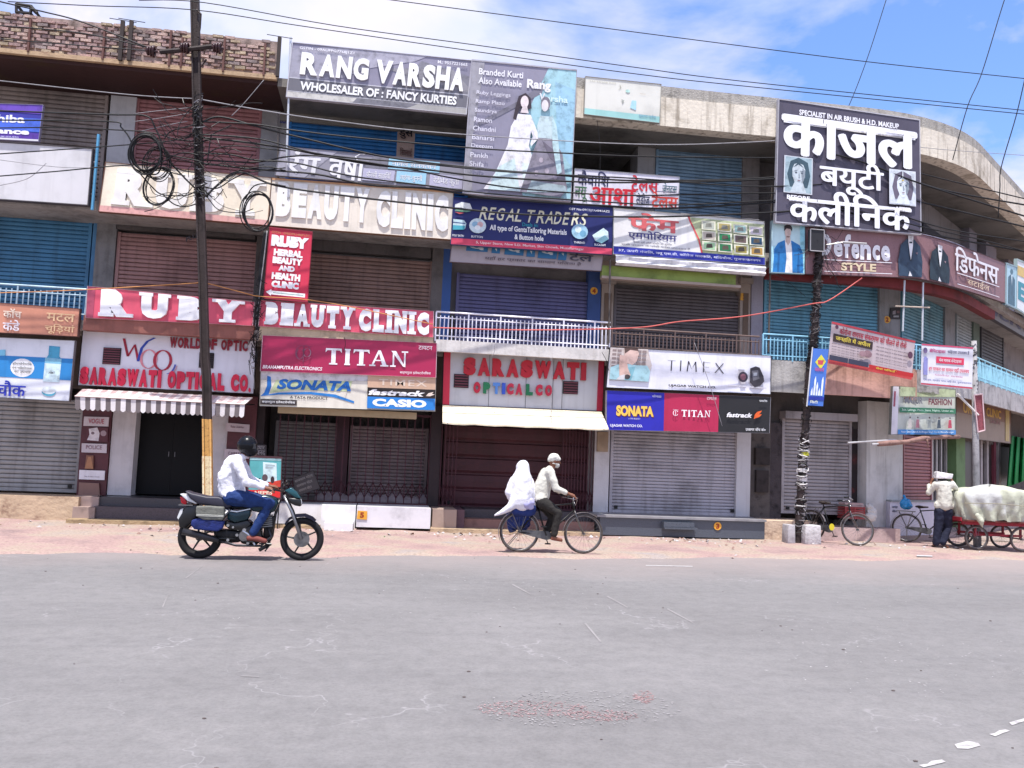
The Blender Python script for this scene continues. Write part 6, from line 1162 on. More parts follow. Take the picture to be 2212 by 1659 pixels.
# striped awning
def pt(z, p, n): return FP(*z(*p), n)
aw = thing('awning', 'grey and white striped awning with scalloped valance above the black doors', 'awning', FP(350, 855, 1.2))
bl, br_ = pt(Z3, (640, 180), 1.0), pt(Z3, (1955, 250), 1.0); fl, fr = FP(162, 855, 1.75), FP(529, 873, 1.75); vl, vr = FP(162, 881, 1.75), FP(527, 898, 1.75)
GS1, GS2, PK = M('#d9d3d4', .8, 0, .1, 4, .2, 40), M('#6e6566', .8, 0, .15, 4, .2, 40), M('#c0a6a4', .8, 0, .12, 4, .2, 40)
mb = MB(); mb.hexa([bl, br_, fr, fl], [q-V(0, 0, .012) for q in (bl, br_, fr, fl)]); mb.build('canopy', aw, PK)
mb = MB(); N_ = 17
for i in range(0, N_*2):
    u0_, u1_ = i/(N_*2), (i+1)/(N_*2)
    if i % 2: mb.poly([fl.lerp(fr, u0_)+V(0, 0, .004), fl.lerp(fr, u1_)+V(0, 0, .004), bl.lerp(br_, u1_)+V(0, 0, .004), bl.lerp(br_, u0_)+V(0, 0, .004)])
mb.build('stripe', aw, M('#d6cac8', .8, 0, .1, 4))
for i in range(N_*2):
    u0_, u1_ = i/(N_*2), (i+1)/(N_*2); top = [fl.lerp(fr, u0_), fl.lerp(fr, u1_)]; bot = [vl.lerp(vr, u1_-(u1_-u0_)*k/6)+V(0, .012*math.sin(i*1.3), -.035*math.sin(math.pi*k/6)) for k in range(7)]
    MB().prism(top+bot, (0, .005, 0)).build('valance_strip', aw, GS1 if i % 2 else GS2)
MB().tube([fl+V(0, -.005, 0), fr+V(0, -.005, 0)], .014, 6).build('front_bar', aw, M('#b9a9a8', .5, .3))
for q, w_ in ((fl, bl), (fr, br_)): MB().tube([q, V(w_.x, w_.y+.3, q.z+.05)], .012, 6).build('arm', aw, BLK1)
aw = thing('awning', 'plain cream awning sloping out above the maroon shop behind the cyclists', 'awning', FP(1130, 890, 1.2))
bl, br_, fr, fl = FP(956, 874.5, .98), FP(1299, 889, .98), FP(1315, 925, 1.62), FP(956, 911, 1.62); mb = MB(); NN = 16
for i in range(NN):
    a_, b_ = i/NN, (i+1)/NN; sg = lambda t: V(0, 0, -.02*abs(math.sin(t*math.pi*5)))
    mb.hexa([bl.lerp(br_, a_), bl.lerp(br_, b_), fl.lerp(fr, b_)+sg(b_), fl.lerp(fr, a_)+sg(a_)], [bl.lerp(br_, a_)-V(0, 0, .01), bl.lerp(br_, b_)-V(0, 0, .01), fl.lerp(fr, b_)+sg(b_)-V(0, 0, .03), fl.lerp(fr, a_)+sg(a_)-V(0, 0, .03)])
mb.build('canopy', aw, M('#dccfb6', .8, 0, .12, 4, .3, 30))
for q, w_ in ((fl+V(.1, 0, -.03), bl), (fr-V(.1, 0, .03), br_)): MB().tube([q, V(q.x, w_.y+.9, q.z+.05)], .012, 6).build('arm', aw, BLK1)
bpart('shop_header', lambda m: strip(m, S_of(600, 890, .9), S_of(900, 895, .9), .7, .92, zpx(750, 898, .92), zpx(750, 884, .92)), M('#b5a486', .8), 'cream strip under the watch signs')
# concrete blocks at the pole foot, stone foot with scaffold pole
def block(z, x0, y0, x1, y1, y, dep, label, mat, cat='block', name='concrete_block', top=0.):
    a_ = onY(*z(x0, y1), y); c_ = onY(*z(x1, y0), y); t = thing(name, label, cat, (a_.x, y, max(0, a_.z))); z0_ = 0 if a_.z < .12 else a_.z
    o = MB().hexa([V(a_.x, y, z0_), V(c_.x, y, z0_), V(c_.x, y+dep, z0_), V(a_.x, y+dep, z0_)], [V(a_.x+.01, y, c_.z), V(c_.x-.01, y+.01, c_.z), V(c_.x-.01, y+dep-.01, c_.z), V(a_.x+.01, y+dep-.01, c_.z)]).build('block', t, mat); bevel(o, .015); return t
yb = onZ(1740, 1176).y
block(B8, 330, 1195, 395, 1345, yb+.12, .3, 'grey concrete block left of the foot of the wire wrapped pole', M('#a9a5a8', .95, 0, .2, 6, .7, 20)); block(B8, 468, 1200, 600, 1360, yb+.02, .32, 'pale stained concrete block right of the foot of the wire wrapped pole', M('#b9b5b6', .95, 0, .25, 6, .7, 20))
ys = onZ(1900, 1165).y; REDC = M('#8f3a3c', .6, 0, .2, 10)
b0 = block(B8, 990, 1240, 1085, 1315, ys, .2, 'small rounded stone at the foot of the leaning scaffold pole', M('#b49a94', .95, 0, .2, 8, .8, 20), 'stone', 'stone')
b0 = block(B8, 1110, 1255, 1170, 1315, ys+.05, .2, 'pinkish stone right of the leaning scaffold pole', M('#a98f8c', .95, 0, .2, 8, .8, 20), 'stone', 'stone')
def crate(z, x0, y0, x1, y1, y, dep, label, k=5):
    a_ = onY(*z(x0, y1), y); c_ = onY(*z(x1, y0), y); t = thing('crate', label, 'crate', (a_.x, y, a_.z)); h = c_.z-a_.z
    for i in range(k):
        zz = a_.z+h*i/k
        MB().box((a_.x, y, zz), (c_.x, y+.015, zz+h/k*.7)).build('slat', t, REDC); MB().box((a_.x, y+dep-.015, zz), (c_.x, y+dep, zz+h/k*.7)).build('slat', t, REDC); MB().box((a_.x, y+.016, zz), (a_.x+.015, y+dep-.016, zz+h/k*.7)).build('slat', t, REDC); MB().box((c_.x-.015, y+.016, zz), (c_.x, y+dep-.016, zz+h/k*.7)).build('slat', t, REDC)
    for x in (a_.x, (a_.x+c_.x)/2, c_.x): MB().box((x-.015, y-.012, a_.z), (x+.015, y-.001, c_.z)).build('post', t, REDC)
    return a_, c_
crate(B8, 790, 1050, 940, 1145, -.6, .35, 'red slatted plastic crate on the pinkish base beside the parked bicycle')
tb = thing('newspaper_stack', 'untidy stack of pale papers lying on top of the red crate', 'papers', at(B8, 860, 1045, .6)); a_ = onY(*B8(790, 1050), -.6); c_ = onY(*B8(935, 1030), -.6)
for i in range(5): z_ = a_.z+.004+i*.018; d_ = random.uniform(-.03, .03); MB().box((a_.x+d_, -.6+d_, z_), (c_.x+d_, -.3+d_, z_+.014)).build('sheet', tb, M('#c9b9b9' if i % 2 else '#b99a9a', .9))
sk = thing('sack', 'crumpled white sack between the red crate and the scaffold pole', 'sack', at(B8, 990, 1120, .7)); c0 = at(B8, 990, 1135, .6)
b = Body(); b.ellipsoid(c0+V(0, 0, .03), (.14, .12, .12)); b.ellipsoid(c0+V(.02, 0, .14), (.13, .1, .10)); b.ellipsoid(c0+V(-.03, 0, .24), (.10, .09, .08)); organic(b, 'cloth', sk, M('#c9c6c4', .8), .014, 3, .06, .06)
ct = thing('display_counter', 'low white counter with blue print behind the dark bicycle', 'counter', at(B8, 1310, 1240, 1.2)); 
a_, c_ = at(B8, 1145, 1255, .5), at(B8, 1500, 1010, .5); ang_ = FN(a_)
p4_ = [FP(*B8(1145, 1010), .5), FP(*B8(1500, 1040), .5)]; 
q0 = [V(p.x, p.y, 0.05) for p in p4_]; dn = V(.1, .36, 0)
mb = MB(); mb.hexa([q0[0], q0[1], q0[1]+dn, q0[0]+dn], [p4_[0], V(p4_[1].x, p4_[1].y, p4_[0].z), V(p4_[1].x, p4_[1].y, p4_[0].z)+dn, p4_[0]+dn]); mb.build('cabinet', ct, M('#d3d0de', .5, 0, .08, 3))
h_ = p4_[0].z; MB().hexa([V(p.x, p.y, h_+.001)+V(-.02, -.03, 0) if 0 else V(p.x, p.y-.03, h_+.001) for p in p4_]+[V(p4_[1].x, p4_[1].y, h_+.001)+dn, V(p4_[0].x, p4_[0].y, h_+.001)+dn], [V(p.x, p.y-.03, h_+.035) for p in p4_]+[V(p4_[1].x, p4_[1].y, h_+.035)+dn, V(p4_[0].x, p4_[0].y, h_+.035)+dn]).build('top', ct, M('#8f9496', .5))
d2 = (p4_[1]-p4_[0]).normalized(); d2.z = 0
for i, (u, z_, t_) in enumerate(((.08, h_-.16, 'कपड़ा'), (.08, h_-.24, 'सेल'))):
    vs_, fs_ = textmesh(t_, .03); mb = MB(); mb.add([p4_[0]+d2*(u+v.x*.22)+V(0, -.006, z_-h_+v.y*.06) for v in vs_], fs_); mb.build('lettering', ct, P('#3a5a8a'))
# scaffold pole, bracket with rolled cloth
sp = thing('scaffold_pole', 'thin leaning scaffold pole standing on the stone before the whitewashed wall', 'pole', onY(*B8(1070, 1240), ys))
MB().tube([onY(*B8(1072, 1245), ys), onY(*B8(1030, 1000), ys), onY(*B8(970, 700), ys), onY(*B8(948, 520), ys)], .018, 8).build('shaft', sp, M('#b8b2ae', .6, .2, .4, 6, dirt='#3a3432')); MB().tube([onY(*B8(1035, 1050), ys), onY(*B8(1115, 1240), ys)], .012, 6).build('brace', sp, M('#8a7a74', .7))
rc = thing('rolled_awning', 'brown cloth rolled round a tube projecting below the MAYUR FASHION sign', 'awning roll', at(B8, 1050, 550, 1.5))
MB().tube([at(B8, 808, 540, 1.55), at(B8, 1190, 516, 1.25)], .02, 8).build('tube', rc, M('#c9c6c6', .4, .4)); MB().tube([at(B8, 1000, 552, 1.62), at(B8, 1060, 548, 1.6)], .022, 8).build('tube', rc, M('#c9c6c6', .4, .4))
mb = MB(); mb.tube([at(B8, 1050, 550, 1.6), at(B8, 1160, 540, 1.55), at(B8, 1280, 532, 1.5), at(B8, 1400, 505, 1.45), at(B8, 1480, 500, 1.4), at(B8, 1600, 492, 1.3), at(B8, 1690, 492, 1.2)], [.05, .06, .045, .055, .04, .05, .05], 8); mb.tube([at(B8, 1440, 510, 1.5), at(B8, 1450, 580, 1.5)], [.02, .012], 6); mb.build('cloth', rc, M('#8f6f66', .9, 0, .3, 8, .5, 30), True)
# green cloth, framed banner arm
gc = thing('hanging_cloth', 'bright green cloth hanging at the far right shop front', 'cloth', FP(2195, 1040, .3)); mb = MB(); pl, N_ = [], 20
T_ = [(2183+i*(2240-2183)/N_, 940+i*.6) for i in range(N_+1)]; Bt = [(2174+i*(2240-2174)/N_, 1052-i*1.2) for i in range(N_+1)]
for i in range(N_):
    f0, f1 = .3+.06*math.sin(i*1.4), .3+.06*math.sin((i+1)*1.4); mb.poly([FP(*Bt[i], f0), FP(*Bt[i+1], f1), FP(*T_[i+1], f1), FP(*T_[i], f0)])
o = mb.build('cloth', gc, M('#1d8a4c', .8, 0, .15, 3), True); sdf = o.modifiers.new('thick', 'SOLIDIFY'); sdf.thickness = .01
# litter along the shop bases: nobody could count it
mb = MB(); rnd = random.Random(5)
cols_ = [M(c, .9) for c in ('#b3acab', '#94786e', '#c9c4c8', '#7a6a60', '#4f6a3a', '#a08c76')]
for i in range(380):
    x = rnd.uniform(-9, 12.5); y = -.95-abs(rnd.gauss(0, .55))*(1 if rnd.random() < .8 else 3.2); y -= .35
    if rnd.random() < .35: x = rnd.gauss(rnd.choice((-3.4, 1.6, 2.2, 6.5)), .5)
    s_ = rnd.uniform(.008, .05); a_ = rnd.uniform(0, 6.28); mb.mat(cols_[min(5, int(abs(rnd.gauss(0, 1.6))))])
    z_ = .02; c0 = V(x, y, z_)
    u_ = V(math.cos(a_), math.sin(a_), rnd.uniform(-.1, .2))*s_; w_ = V(-math.sin(a_), math.cos(a_), rnd.uniform(-.1, .3))*s_*rnd.uniform(.4, 1)
    mb.add([c0+u_, c0+w_+V(0, 0, s_*.5), c0-u_, c0-w_, c0+V(0, 0, s_*rnd.uniform(.3, .8))], [(0, 1, 4), (1, 2, 4), (2, 3, 4), (3, 0, 4)])
struct(tag(mb.build('litter', None), 'scraps of paper, plastic and rubble scattered along the shop bases', 'litter'), 'stuff')
mb = MB()
for i in range(90):
    x, y = rnd.uniform(-9, 11), rnd.uniform(-16.5, -5.2); s_ = rnd.uniform(.006, .018); mb.ellipsoid(V(x, y, .022), (s_, s_*.8, s_*.5), 5, 3)
struct(tag(mb.build('pebbles', None, M('#5d5452', .9)), 'small dark pebbles strewn over the asphalt', 'pebbles'), 'stuff')
# worn white dashes, lower right; thin old edge line
def mark(pts, name='road_marking'): mb = MB(); mb.poly([onZ(x, y, .024) for x, y in pts]); o = mb.build(name, None, M('#aaa6a6', .85, 0, .5, 18, dirt='#878384')); struct(o); return o
for q in ([(1985, 1652), (2004, 1649), (2012, 1643), (2035, 1640), (2043, 1645), (2024, 1650), (1995, 1657)], [(2062, 1607), (2090, 1600), (2112, 1603), (2118, 1610), (2092, 1617), (2068, 1616)], [(2136, 1585), (2149, 1583), (2158, 1577), (2172, 1575), (2182, 1578), (2166, 1583), (2150, 1590)], [(2180, 1560), (2216, 1550), (2216, 1556), (2186, 1566)]): mark(q)
for q in ([(1395, 1220), (1496, 1222), (1496, 1223.5), (1395, 1221.5)], [(1980, 1198), (2014, 1199), (2014, 1202), (1980, 1201)]): mark(q)
def patchm(cx_, cy_, rx, ry, col, name='worn_patch', seed=0):
    r_ = random.Random(seed); mb = MB(); c0 = onZ(cx_, cy_, .0225); pts = []
    for i in range(36):
        a_ = i*math.pi/18; k = 1+.25*math.sin(a_*3+seed)+r_.uniform(-.14, .14); pts.append(onZ(cx_+rx*k*math.cos(a_), cy_+ry*k*math.sin(a_), .0225))
    mb.poly(pts); return struct(mb.build(name, None, col))
def crumb(cx_, cy_, rx, ry, n, col, seed, name='scuffed_grit'):
    r_ = random.Random(seed); mb = MB()
    for i in range(n):
        a_ = r_.uniform(0, 6.28); k = math.sqrt(r_.random()); p_ = onZ(cx_+rx*k*math.cos(a_), cy_+ry*k*math.sin(a_), .0235); s_ = r_.uniform(.005, .018); b_ = r_.uniform(0, 3.14); u_, w_ = V(math.cos(b_), math.sin(b_), 0)*s_, V(-math.sin(b_), math.cos(b_), 0)*s_*r_.uniform(.2, .6)
        mb.poly([p_+u_, p_+w_, p_-u_, p_-w_])
    return struct(mb.build(name, None, col))
crumb(1250, 1530, 225, 40, 560, M('#959192', .9), 4); crumb(1150, 1530, 120, 18, 380, M('#9a8081', .9), 5); crumb(1300, 1545, 80, 12, 260, M('#9a8081', .9), 6); crumb(1390, 1505, 22, 14, 110, M('#9f8080', .9), 7)
for q in ([(400, 1248), (436, 1222), (438, 1222), (403, 1248)], [(350, 1310), (362, 1284), (364, 1284), (353, 1310)], [(1105, 1262), (1146, 1284), (1148, 1283), (1108, 1261)], [(1262, 1346), (1296, 1386), (1299, 1385), (1266, 1345)], [(1310, 1288), (1355, 1312), (1357, 1311), (1313, 1287)], [(1440, 1315), (1496, 1345), (1498, 1344), (1443, 1314)], [(520, 1459), (560, 1460), (560, 1461.5), (520, 1460.5)]):
    mb = MB(); mb.poly([onZ(x, y, .0236) for x, y in q]); struct(mb.build('scratch', None, M('#8c8888', .9)))
crumb(820, 1290, 500, 60, 140, M('#b3afaf', .9), 8); crumb(1900, 1400, 300, 110, 160, M('#b3afaf', .9), 9)
# ------------------------------------------------------------------ street poles
bl_ = onZ(452, 1150); YL = bl_.y; br2 = onZ(1725, 1173); YR = br2.y
IRON = M('#3b3130', .7, .2, .3, 6, .4, 40, .2)
PL = thing('street_pole', 'tall dark iron pole on the left with peeling orange paint low down', 'pole', (bl_.x, YL, 0))
pts = [(452, 1150), (449, 1073), (446.6, 817), (443, 778), (438.7, 609), (431, 391), (425.7, 223), (421, 0), (416, -160)]
def hsec(mb, P3, w_, d_):
    for a_, b_ in zip(P3, P3[1:]):
        for (x0, x1, y0, y1) in ((-w_, -w_*.6, -d_, d_), (w_*.6, w_, -d_, d_), (-w_*.6, w_*.6, -d_*.25, d_*.25)):
            mb.hexa([a_+V(x0, y0, 0), a_+V(x1, y0, 0), a_+V(x1, y1, 0), a_+V(x0, y1, 0)], [b_+V(x0, y0, 0), b_+V(x1, y0, 0), b_+V(x1, y1, 0), b_+V(x0, y1, 0)])
P3 = [onY(x, y, YL) for x, y in pts]; P3[0].z = 0
mb = MB(); hsec(mb, P3, .075, .07); mb.build('shaft', PL, IRON)
pa, pb = onY(450, 1105, YL), onY(447.5, 905, YL); mb = MB(); hsec(mb, [pa, pb], .079, .074); mb.build('painted_band', PL, M('#c99a5a', .8, 0, .5, 14, .3, 40, .0, .3, '#7a4a3a'))
pa, pb = onY(449, 1070, YL), onY(448, 985, YL); mb = MB(); hsec(mb, [pa, pb], .081, .076); mb.build('poster_scraps', PL, M('#d9c9a4', .8, 0, .5, 22, dirt='#a0522c'))
def L(x, y, dy=0.): return onY(x, y, YL+dy)
mb = MB(); mb.tube([L(346, 112, -.1), L(400, 107, -.1), L(458, 100, -.1)], .045, 6); mb.build('cross_arm', PL, IRON); MB().tube([L(424, 110), L(430, 150), L(446, 128)], .02, 5).build('brace', PL, IRON)
for x, y in ((326, 110), (399, 103), (469, 103)):
    c0 = L(x, y, -.12); m = MB()
    for k in range(3): m.torus(c0+V(-.05+k*.05, 0, 0), .062+.012*k, .024, 16, 6, 'x')
    m.cyl(c0+V(-.10, 0, 0), c0+V(.12, 0, 0), .02); m.build('insulator', PL, M('#3a2224', .25, 0, .1, 4), True)
mb = MB(); mb.tube([L(424, 20, -.1), L(434, 30, -.12), L(432, 60, -.1), L(428, 80, -.12)], .02, 5); mb.build('bracket', PL, IRON)
def tangle(root, name, cpts, Y, spread, n, mats, r=(.004, .011), seed=1, lean=None, h=.5):
    """cable ends and loops clinging to a pole"""
    rn = random.Random(seed)
    for mi, m_ in enumerate(mats):
        mb = MB()
        for k in range(n//len(mats)):
            t = rn.random()*(len(cpts)-1); i = int(t); f = t-i; px = cpts[i][0]*(1-f)+cpts[min(i+1, len(cpts)-1)][0]*f; py = cpts[i][1]*(1-f)+cpts[min(i+1, len(cpts)-1)][1]*f
            c0 = onY(px, py, Y); q = []; a0 = rn.uniform(0, 6.28); hh_ = rn.uniform(-h, h); R_ = spread*rn.uniform(.6, 1.3)
            for j in range(7):
                a_ = a0+j*rn.uniform(.5, 1.1); q.append(c0+V(R_*math.cos(a_), R_*math.sin(a_), hh_*j/6+rn.uniform(-.03, .03)))
            mb.tube(q, rn.uniform(*r), 4)
        struct(mb.build(name, root, m_), 'stuff')
BW, GW = M('#161517', .5, 0, .1, 9), M('#8f8c90', .6, 0, .2, 9)
tangle(PL, 'cable_tangle', [(426, 215), (427, 260), (430, 380), (434, 420)], YL, .09, 70, [BW, M('#3a3436', .6), GW], seed=3, h=.35)
PR = thing('street_pole', 'wire wrapped dark pole on the right, thick with cables in front of the काजल billboard', 'pole', (br2.x, YR, 0))
rp = [(1723, 1173), (1729, 1081), (1734, 999), (1740, 918), (1748, 810), (1759, 724), (1764, 643), (1772, 480), (1786, 288)]
P3 = [onY(x, y, YR) for x, y in rp]; P3[0].z = 0
mb = MB(); mb.tube(P3, [.085]*3+[.08]*3+[.075]*3, 8); mb.build('shaft', PR, IRON)
tangle(PR, 'cable_tangle', [(1786, 300), (1783, 330), (1779, 400), (1776, 450)], YR, .10, 170, [BW, BW, M('#3d383a', .6), GW], seed=5, h=.25)
tangle(PR, 'cable_tangle', [(1768, 545), (1764, 640), (1759, 724), (1752, 790)], YR, .095, 170, [BW, BW, M('#4a4244', .6), M('#6d686b', .6)], seed=6, h=.3)
tangle(PR, 'cable_tangle', [(1748, 810), (1742, 900), (1736, 960)], YR, .09, 70, [BW, M('#4a4244', .6)], seed=7, h=.3)
tangle(PR, 'torn_wrapping', [(1738, 945), (1734, 1000), (1731, 1060), (1727, 1150)], YR, .10, 120, [BW, M('#c9c6c6', .7), M('#7c7678', .7)], r=(.005, .014), seed=8, h=.12)
for x, y, w_, col in ((1737, 980, 18, '#c2bf3a'), (1733, 1035, 20, '#cfcccc'), (1731, 1015, 16, '#b9b6b6')):
    c0 = onY(x, y, YR); MB().tube([c0+V(0, 0, -.04), c0+V(0, 0, .04)], .1, 10).build('tape_band', PR, P(col))
mb = MB(); c0 = onY(1786, 296, YR); mb.tube([c0+V(-.18, 0, .0), c0+V(.16, 0, .06)], .02, 6); mb.tube([c0+V(.14, 0, 0), c0+V(.17, 0, .2)], .018, 6); mb.build('top_bracket', PR, IRON)
bxo = thing('junction_box', 'grey framed electrical box strapped to the wire wrapped pole below the billboard', 'box', onY(1764, 540, YR-.12))
a_, c_ = onY(1750, 541, YR-.2), onY(1780, 497, YR-.2); MB().box((a_.x, YR-.2, a_.z), (c_.x, YR-.1, c_.z)).build('case', bxo, M('#2a282b', .5)); 
for (p, q) in (((a_.x, a_.z), (c_.x, a_.z)), ((a_.x, c_.z), (c_.x, c_.z)), ((a_.x, a_.z), (a_.x, c_.z)), ((c_.x, a_.z), (c_.x, c_.z))): MB().tube([V(p[0], YR-.21, p[1]), V(q[0], YR-.21, q[1])], .012, 5).build('frame', bxo, M('#9a989c', .5))
lm = thing('street_lamp', 'slim grey tube lamp arm reaching right from the wire wrapped pole', 'lamp', onY(1785, 527, YR)); MB().tube([onY(1775, 530, YR), onY(1822, 523, YR-.2)], .015, 6).build('arm', lm, STL); MB().tube([onY(1820, 523, YR-.2), onY(1872, 526, YR-.35)], [.03, .022], 8).build('lamp_shade', lm, M('#a9a6a6', .4))
# concrete pole on the far right
YC = -1.18
CP = thing('street_pole', 'short grey concrete pole right of the white banner', 'pole', onY(2108, 1100, YC))
c0, c1 = onY(2111, 1100, YC), onY(2104, 736, YC); c0.z = .0
mb = MB(); mb.tube([c0, c1], [.085, .055], 10); mb.build('shaft', CP, M('#9c999b', .9, 0, .25, 6, .6, 30), True)
tangle(CP, 'cable_tangle', [(2104, 745), (2106, 830)], YC, .06, 24, [GW, BW], seed=9, h=.2)
mb = MB(); q = [onY(*B8(x, y), YC-.1) for x, y in ((1815, 160), (1880, 150), (1900, 440), (1845, 455))]
for u, v in zip(q, q[1:]+q[:1]): mb.tube([u, v], .014, 5)
fr_ = thing('sign_frame', 'empty red and white framed panel hanging on the concrete pole', 'sign frame', onY(2118, 900, YC)); mb.build('frame', fr_, M('#d8b9bc', .5)); MB().prism([onY(*B8(x, y), YC-.08) for x, y in ((1818, 165), (1876, 158), (1895, 432), (1848, 445))], (0, .01, 0)).build('mesh_panel', fr_, M('#8a4a52', .8, 0, .4, 30)); MB().tube([onY(*B8(1680, 150), YC), onY(*B8(1850, 320), YC-.1)], [.03, .02], 6).build('strut', fr_, M('#d6d0cc', .6))
# hung banners
def banner(cs, ys_, label, base): 
    def pl(x, y): return onY(x, y, ys_)
    return Sign('banner', label, 'banner', cs, 0, .006, base, None, plane=pl)
s = banner(((1797, 694), (1977, 736), (1969, 820), (1788, 784)), YR-.2, 'tilted pink bordered public notice banner about the virus, strung right of the pole', '#b9a9ac')
s.rect((0, 0, 1, .05), '#b5404a'); s.rect((0, .91, 1, 1), '#c24a4c'); s.text('कोरोना वायरस संक्रमण को फैलने से रोकें'.replace('्', ''), (.1, .08, .9, .25), '#a8283c', .035); s.rect((.03, .27, .5, .46), '#3a2c2a'); s.text('जनहित में अपील', (.06, .295, .47, .43), '#d6c050', .04)
for i in range(5): s.text('हाथों को बार बार साबुन से धोएं', (.02, .5+i*.065, .40, .535+i*.065), '#5d5058', .01); s.text('भीड़ वाली जगह पर न जाएं मास्क लगाएं'.replace('्', ''), (.54, .34+i*.09, .92, .385+i*.09), '#5d5058', .01)
s.rect((.0, .8, .22, .92), '#3a3a4c'); s.rect((.225, .8, .46, .92), '#3a3a4c'); s.rect((.47, .84, 1, .94), '#b02a2c'); s.text('सेवा समिति'.replace('मि', 'िम'), (.55, .86, .8, .92), '#e2c04a', .03); s.fig([('#8f7076', ('o', .44, .6, .05, .09)), ('#9a7a80', ('o', .38, .62, .04, .07)), ('#5a3a4c', ('o', .94, .4, .03, .09)), ('#5a3a4c', ('o', .05, .12, .02, .05))])
s = banner(((1991, 742), (2102, 750), (2100, 841), (1989, 831)), YR-.1, 'squarish white banner with pink Hindi lines hung left of the concrete pole', '#dcd9e0')
s.rect((0, 0, 1, .035), '#c24a6a'); s.rect((0, .95, 1, .985), '#c24a5a'); s.text('सैनिटाइजर'.replace('नि', 'िन'), (.15, .10, .46, .20), '#cf4a8a', .04); s.text('कोहेन्सा उपलब्ध है'.replace('्', ''), (.5, .10, .92, .19), '#4a4a7a', .02); s.rect((.28, .28, .82, .44), '#d23a5a'); s.text('फेस मास्क सेनेटाइजर'.replace('्', ''), (.33, .31, .77, .41), '#f0dde2', .02); s.text('हर प्रकार का सामान यहाँ उपलब्ध'.replace('्', ''), (.14, .52, .92, .64), '#cf3a5a', .03); s.text('गारमेन्ट मास्क'.replace('्', ''), (.25, .7, .8, .75), '#b97a9a', .01); s.text('एस.एस. मार्केट भगत सिंह रोड, मुजफ्फरनगर'.replace('्', ''), (.03, .83, .97, .90), '#4a5a9a', .02)
s.fig([('#8a8ac0', [(.03, .35), (.07, .3), (.11, .35), (.11, .75), (.03, .75)]), ('#7a6a90', ('o', .06, .16, .04, .07))])
s = banner(((1757, 752), (1790, 754), (1778, 877), (1745, 875)), YR-.22, 'narrow upright blue banner with a yellow diamond tied to the wire wrapped pole', '#4a74c4')
s.fig([('#d9d24a', [(.55, .1), (.9, .22), (.6, .36), (.2, .24)]), ('#c24a5a', [(.35, .2), (.75, .2), (.7, .28), (.4, .28)])]+[('#dce4f0', [(.1+.16*i, .75-.1*((i*2) % 3)), (.17+.16*i, .68-.1*((i*2) % 3)), (.22+.16*i, .76-.1*((i*2) % 3)), (.22+.16*i, .82), (.1+.16*i, .82)]) for i in range(5)]+[('#2a3a9a', [(0, .84), (1, .84), (1, .9), (0, .9)])]); s.text('जलकल', (.2, .34, .8, .40), '#c95a8a', .03); s.text('सिटी'.replace('सि', 'िस'), (.1, .91, .6, .96), '#e6e9d0', .03)
MB().tube([s.p.M(-.06, -.02, 0), s.p.M(-.06, 1.02, 0)], .014, 6).build('pole', s.o, M('#d9d9dc', .4))
# ------------------------------------------------------------------ cables
def spl(P_, k=6):
    out = []
    for i in range(len(P_)-1):
        p0, p1, p2, p3 = P_[max(i-1, 0)], P_[i], P_[i+1], P_[min(i+2, len(P_)-1)]
        for j in range(k):
            t = j/k; out.append(.5*((2*p1)+(p2-p0)*t+(2*p0-5*p1+4*p2-p3)*t*t+(3*p1-p0-3*p2+p3)*t**3))
    return out+[P_[-1]]
def yy(x): return YL+(YR-YL)*max(0, min(1, (x-430)/1350))
def wire(pts, label, r=.011, mat=None, dy=0., group=None, yf=None, name='cable'):
    P_ = [onY(x, y, (yf(x) if yf else yy(x))+dy) for x, y in pts]; o = MB().tube(spl(P_), r, 5).build(name, None, mat or BW, True); return tag(o, label, 'cable', group)
GR = 'black cables strung between the two street poles'; GL = 'X'
for k, p in enumerate([
    [(425, 271), (458, 254), (488, 254), (538, 268), (602, 285), (759, 323), (861, 343), (1029, 363), (1194, 377), (1372, 390), (1612, 386), (1776, 373)],
    [(427, 262), (549, 268), (634, 281), (763, 296), (1029, 320), (1190, 329), (1372, 337), (1612, 340), (1776, 341)],
    [(428, 296), (549, 309), (654, 327), (794, 354), (928, 367), (1029, 379), (1213, 391), (1372, 394), (1612, 389), (1776, 378)],
    [(432, 345), (549, 350), (623, 338), (705, 338), (884, 365), (970, 383), (1097, 404), (1233, 416), (1372, 422), (1612, 417), (1776, 417)],
    [(433, 352), (549, 365), (683, 376), (794, 399), (926, 407), (1030, 424), (1112, 432), (1338, 446), (1466, 449), (1704, 434), (1776, 424)],
    [(432, 330), (500, 334), (549, 345), (640, 352), (760, 380), (926, 401), (1060, 418), (1338, 438), (1466, 442), (1704, 430), (1776, 420)],
    [(445, 425), (470, 400), (520, 372), (595, 400), (734, 421), (977, 449), (1133, 463), (1338, 468), (1493, 466), (1715, 455), (1775, 440)],
    [(430, 290), (560, 300), (700, 334), (900, 352), (1110, 372), (1372, 385), (1612, 402), (1776, 398)]]):
    wire(p, ['steepest black cable leaving the left pole upward, between the two poles', 'second black cable from the top between the two poles, just under the pale thin line', 'black cable of the middle bundle that meets the blue shutters', 'black cable starting level with the hanging loops and crossing the kurti banner low down', 'heavy black cable passing just over the navy REGAL TRADERS sign', 'black cable running alongside the heavy one over the REGAL TRADERS sign', 'lowest black cable between the poles, crossing the letters of REGAL TRADERS', 'black cable sagging in the middle of the bundle above the tailors sign'][k], .016 if k % 2 else .02, dy=-.02*k, group=GR)
GR2 = 'black cables leaving the right pole'; GL2 = 'black cable running off to the right from the wire wrapped pole'
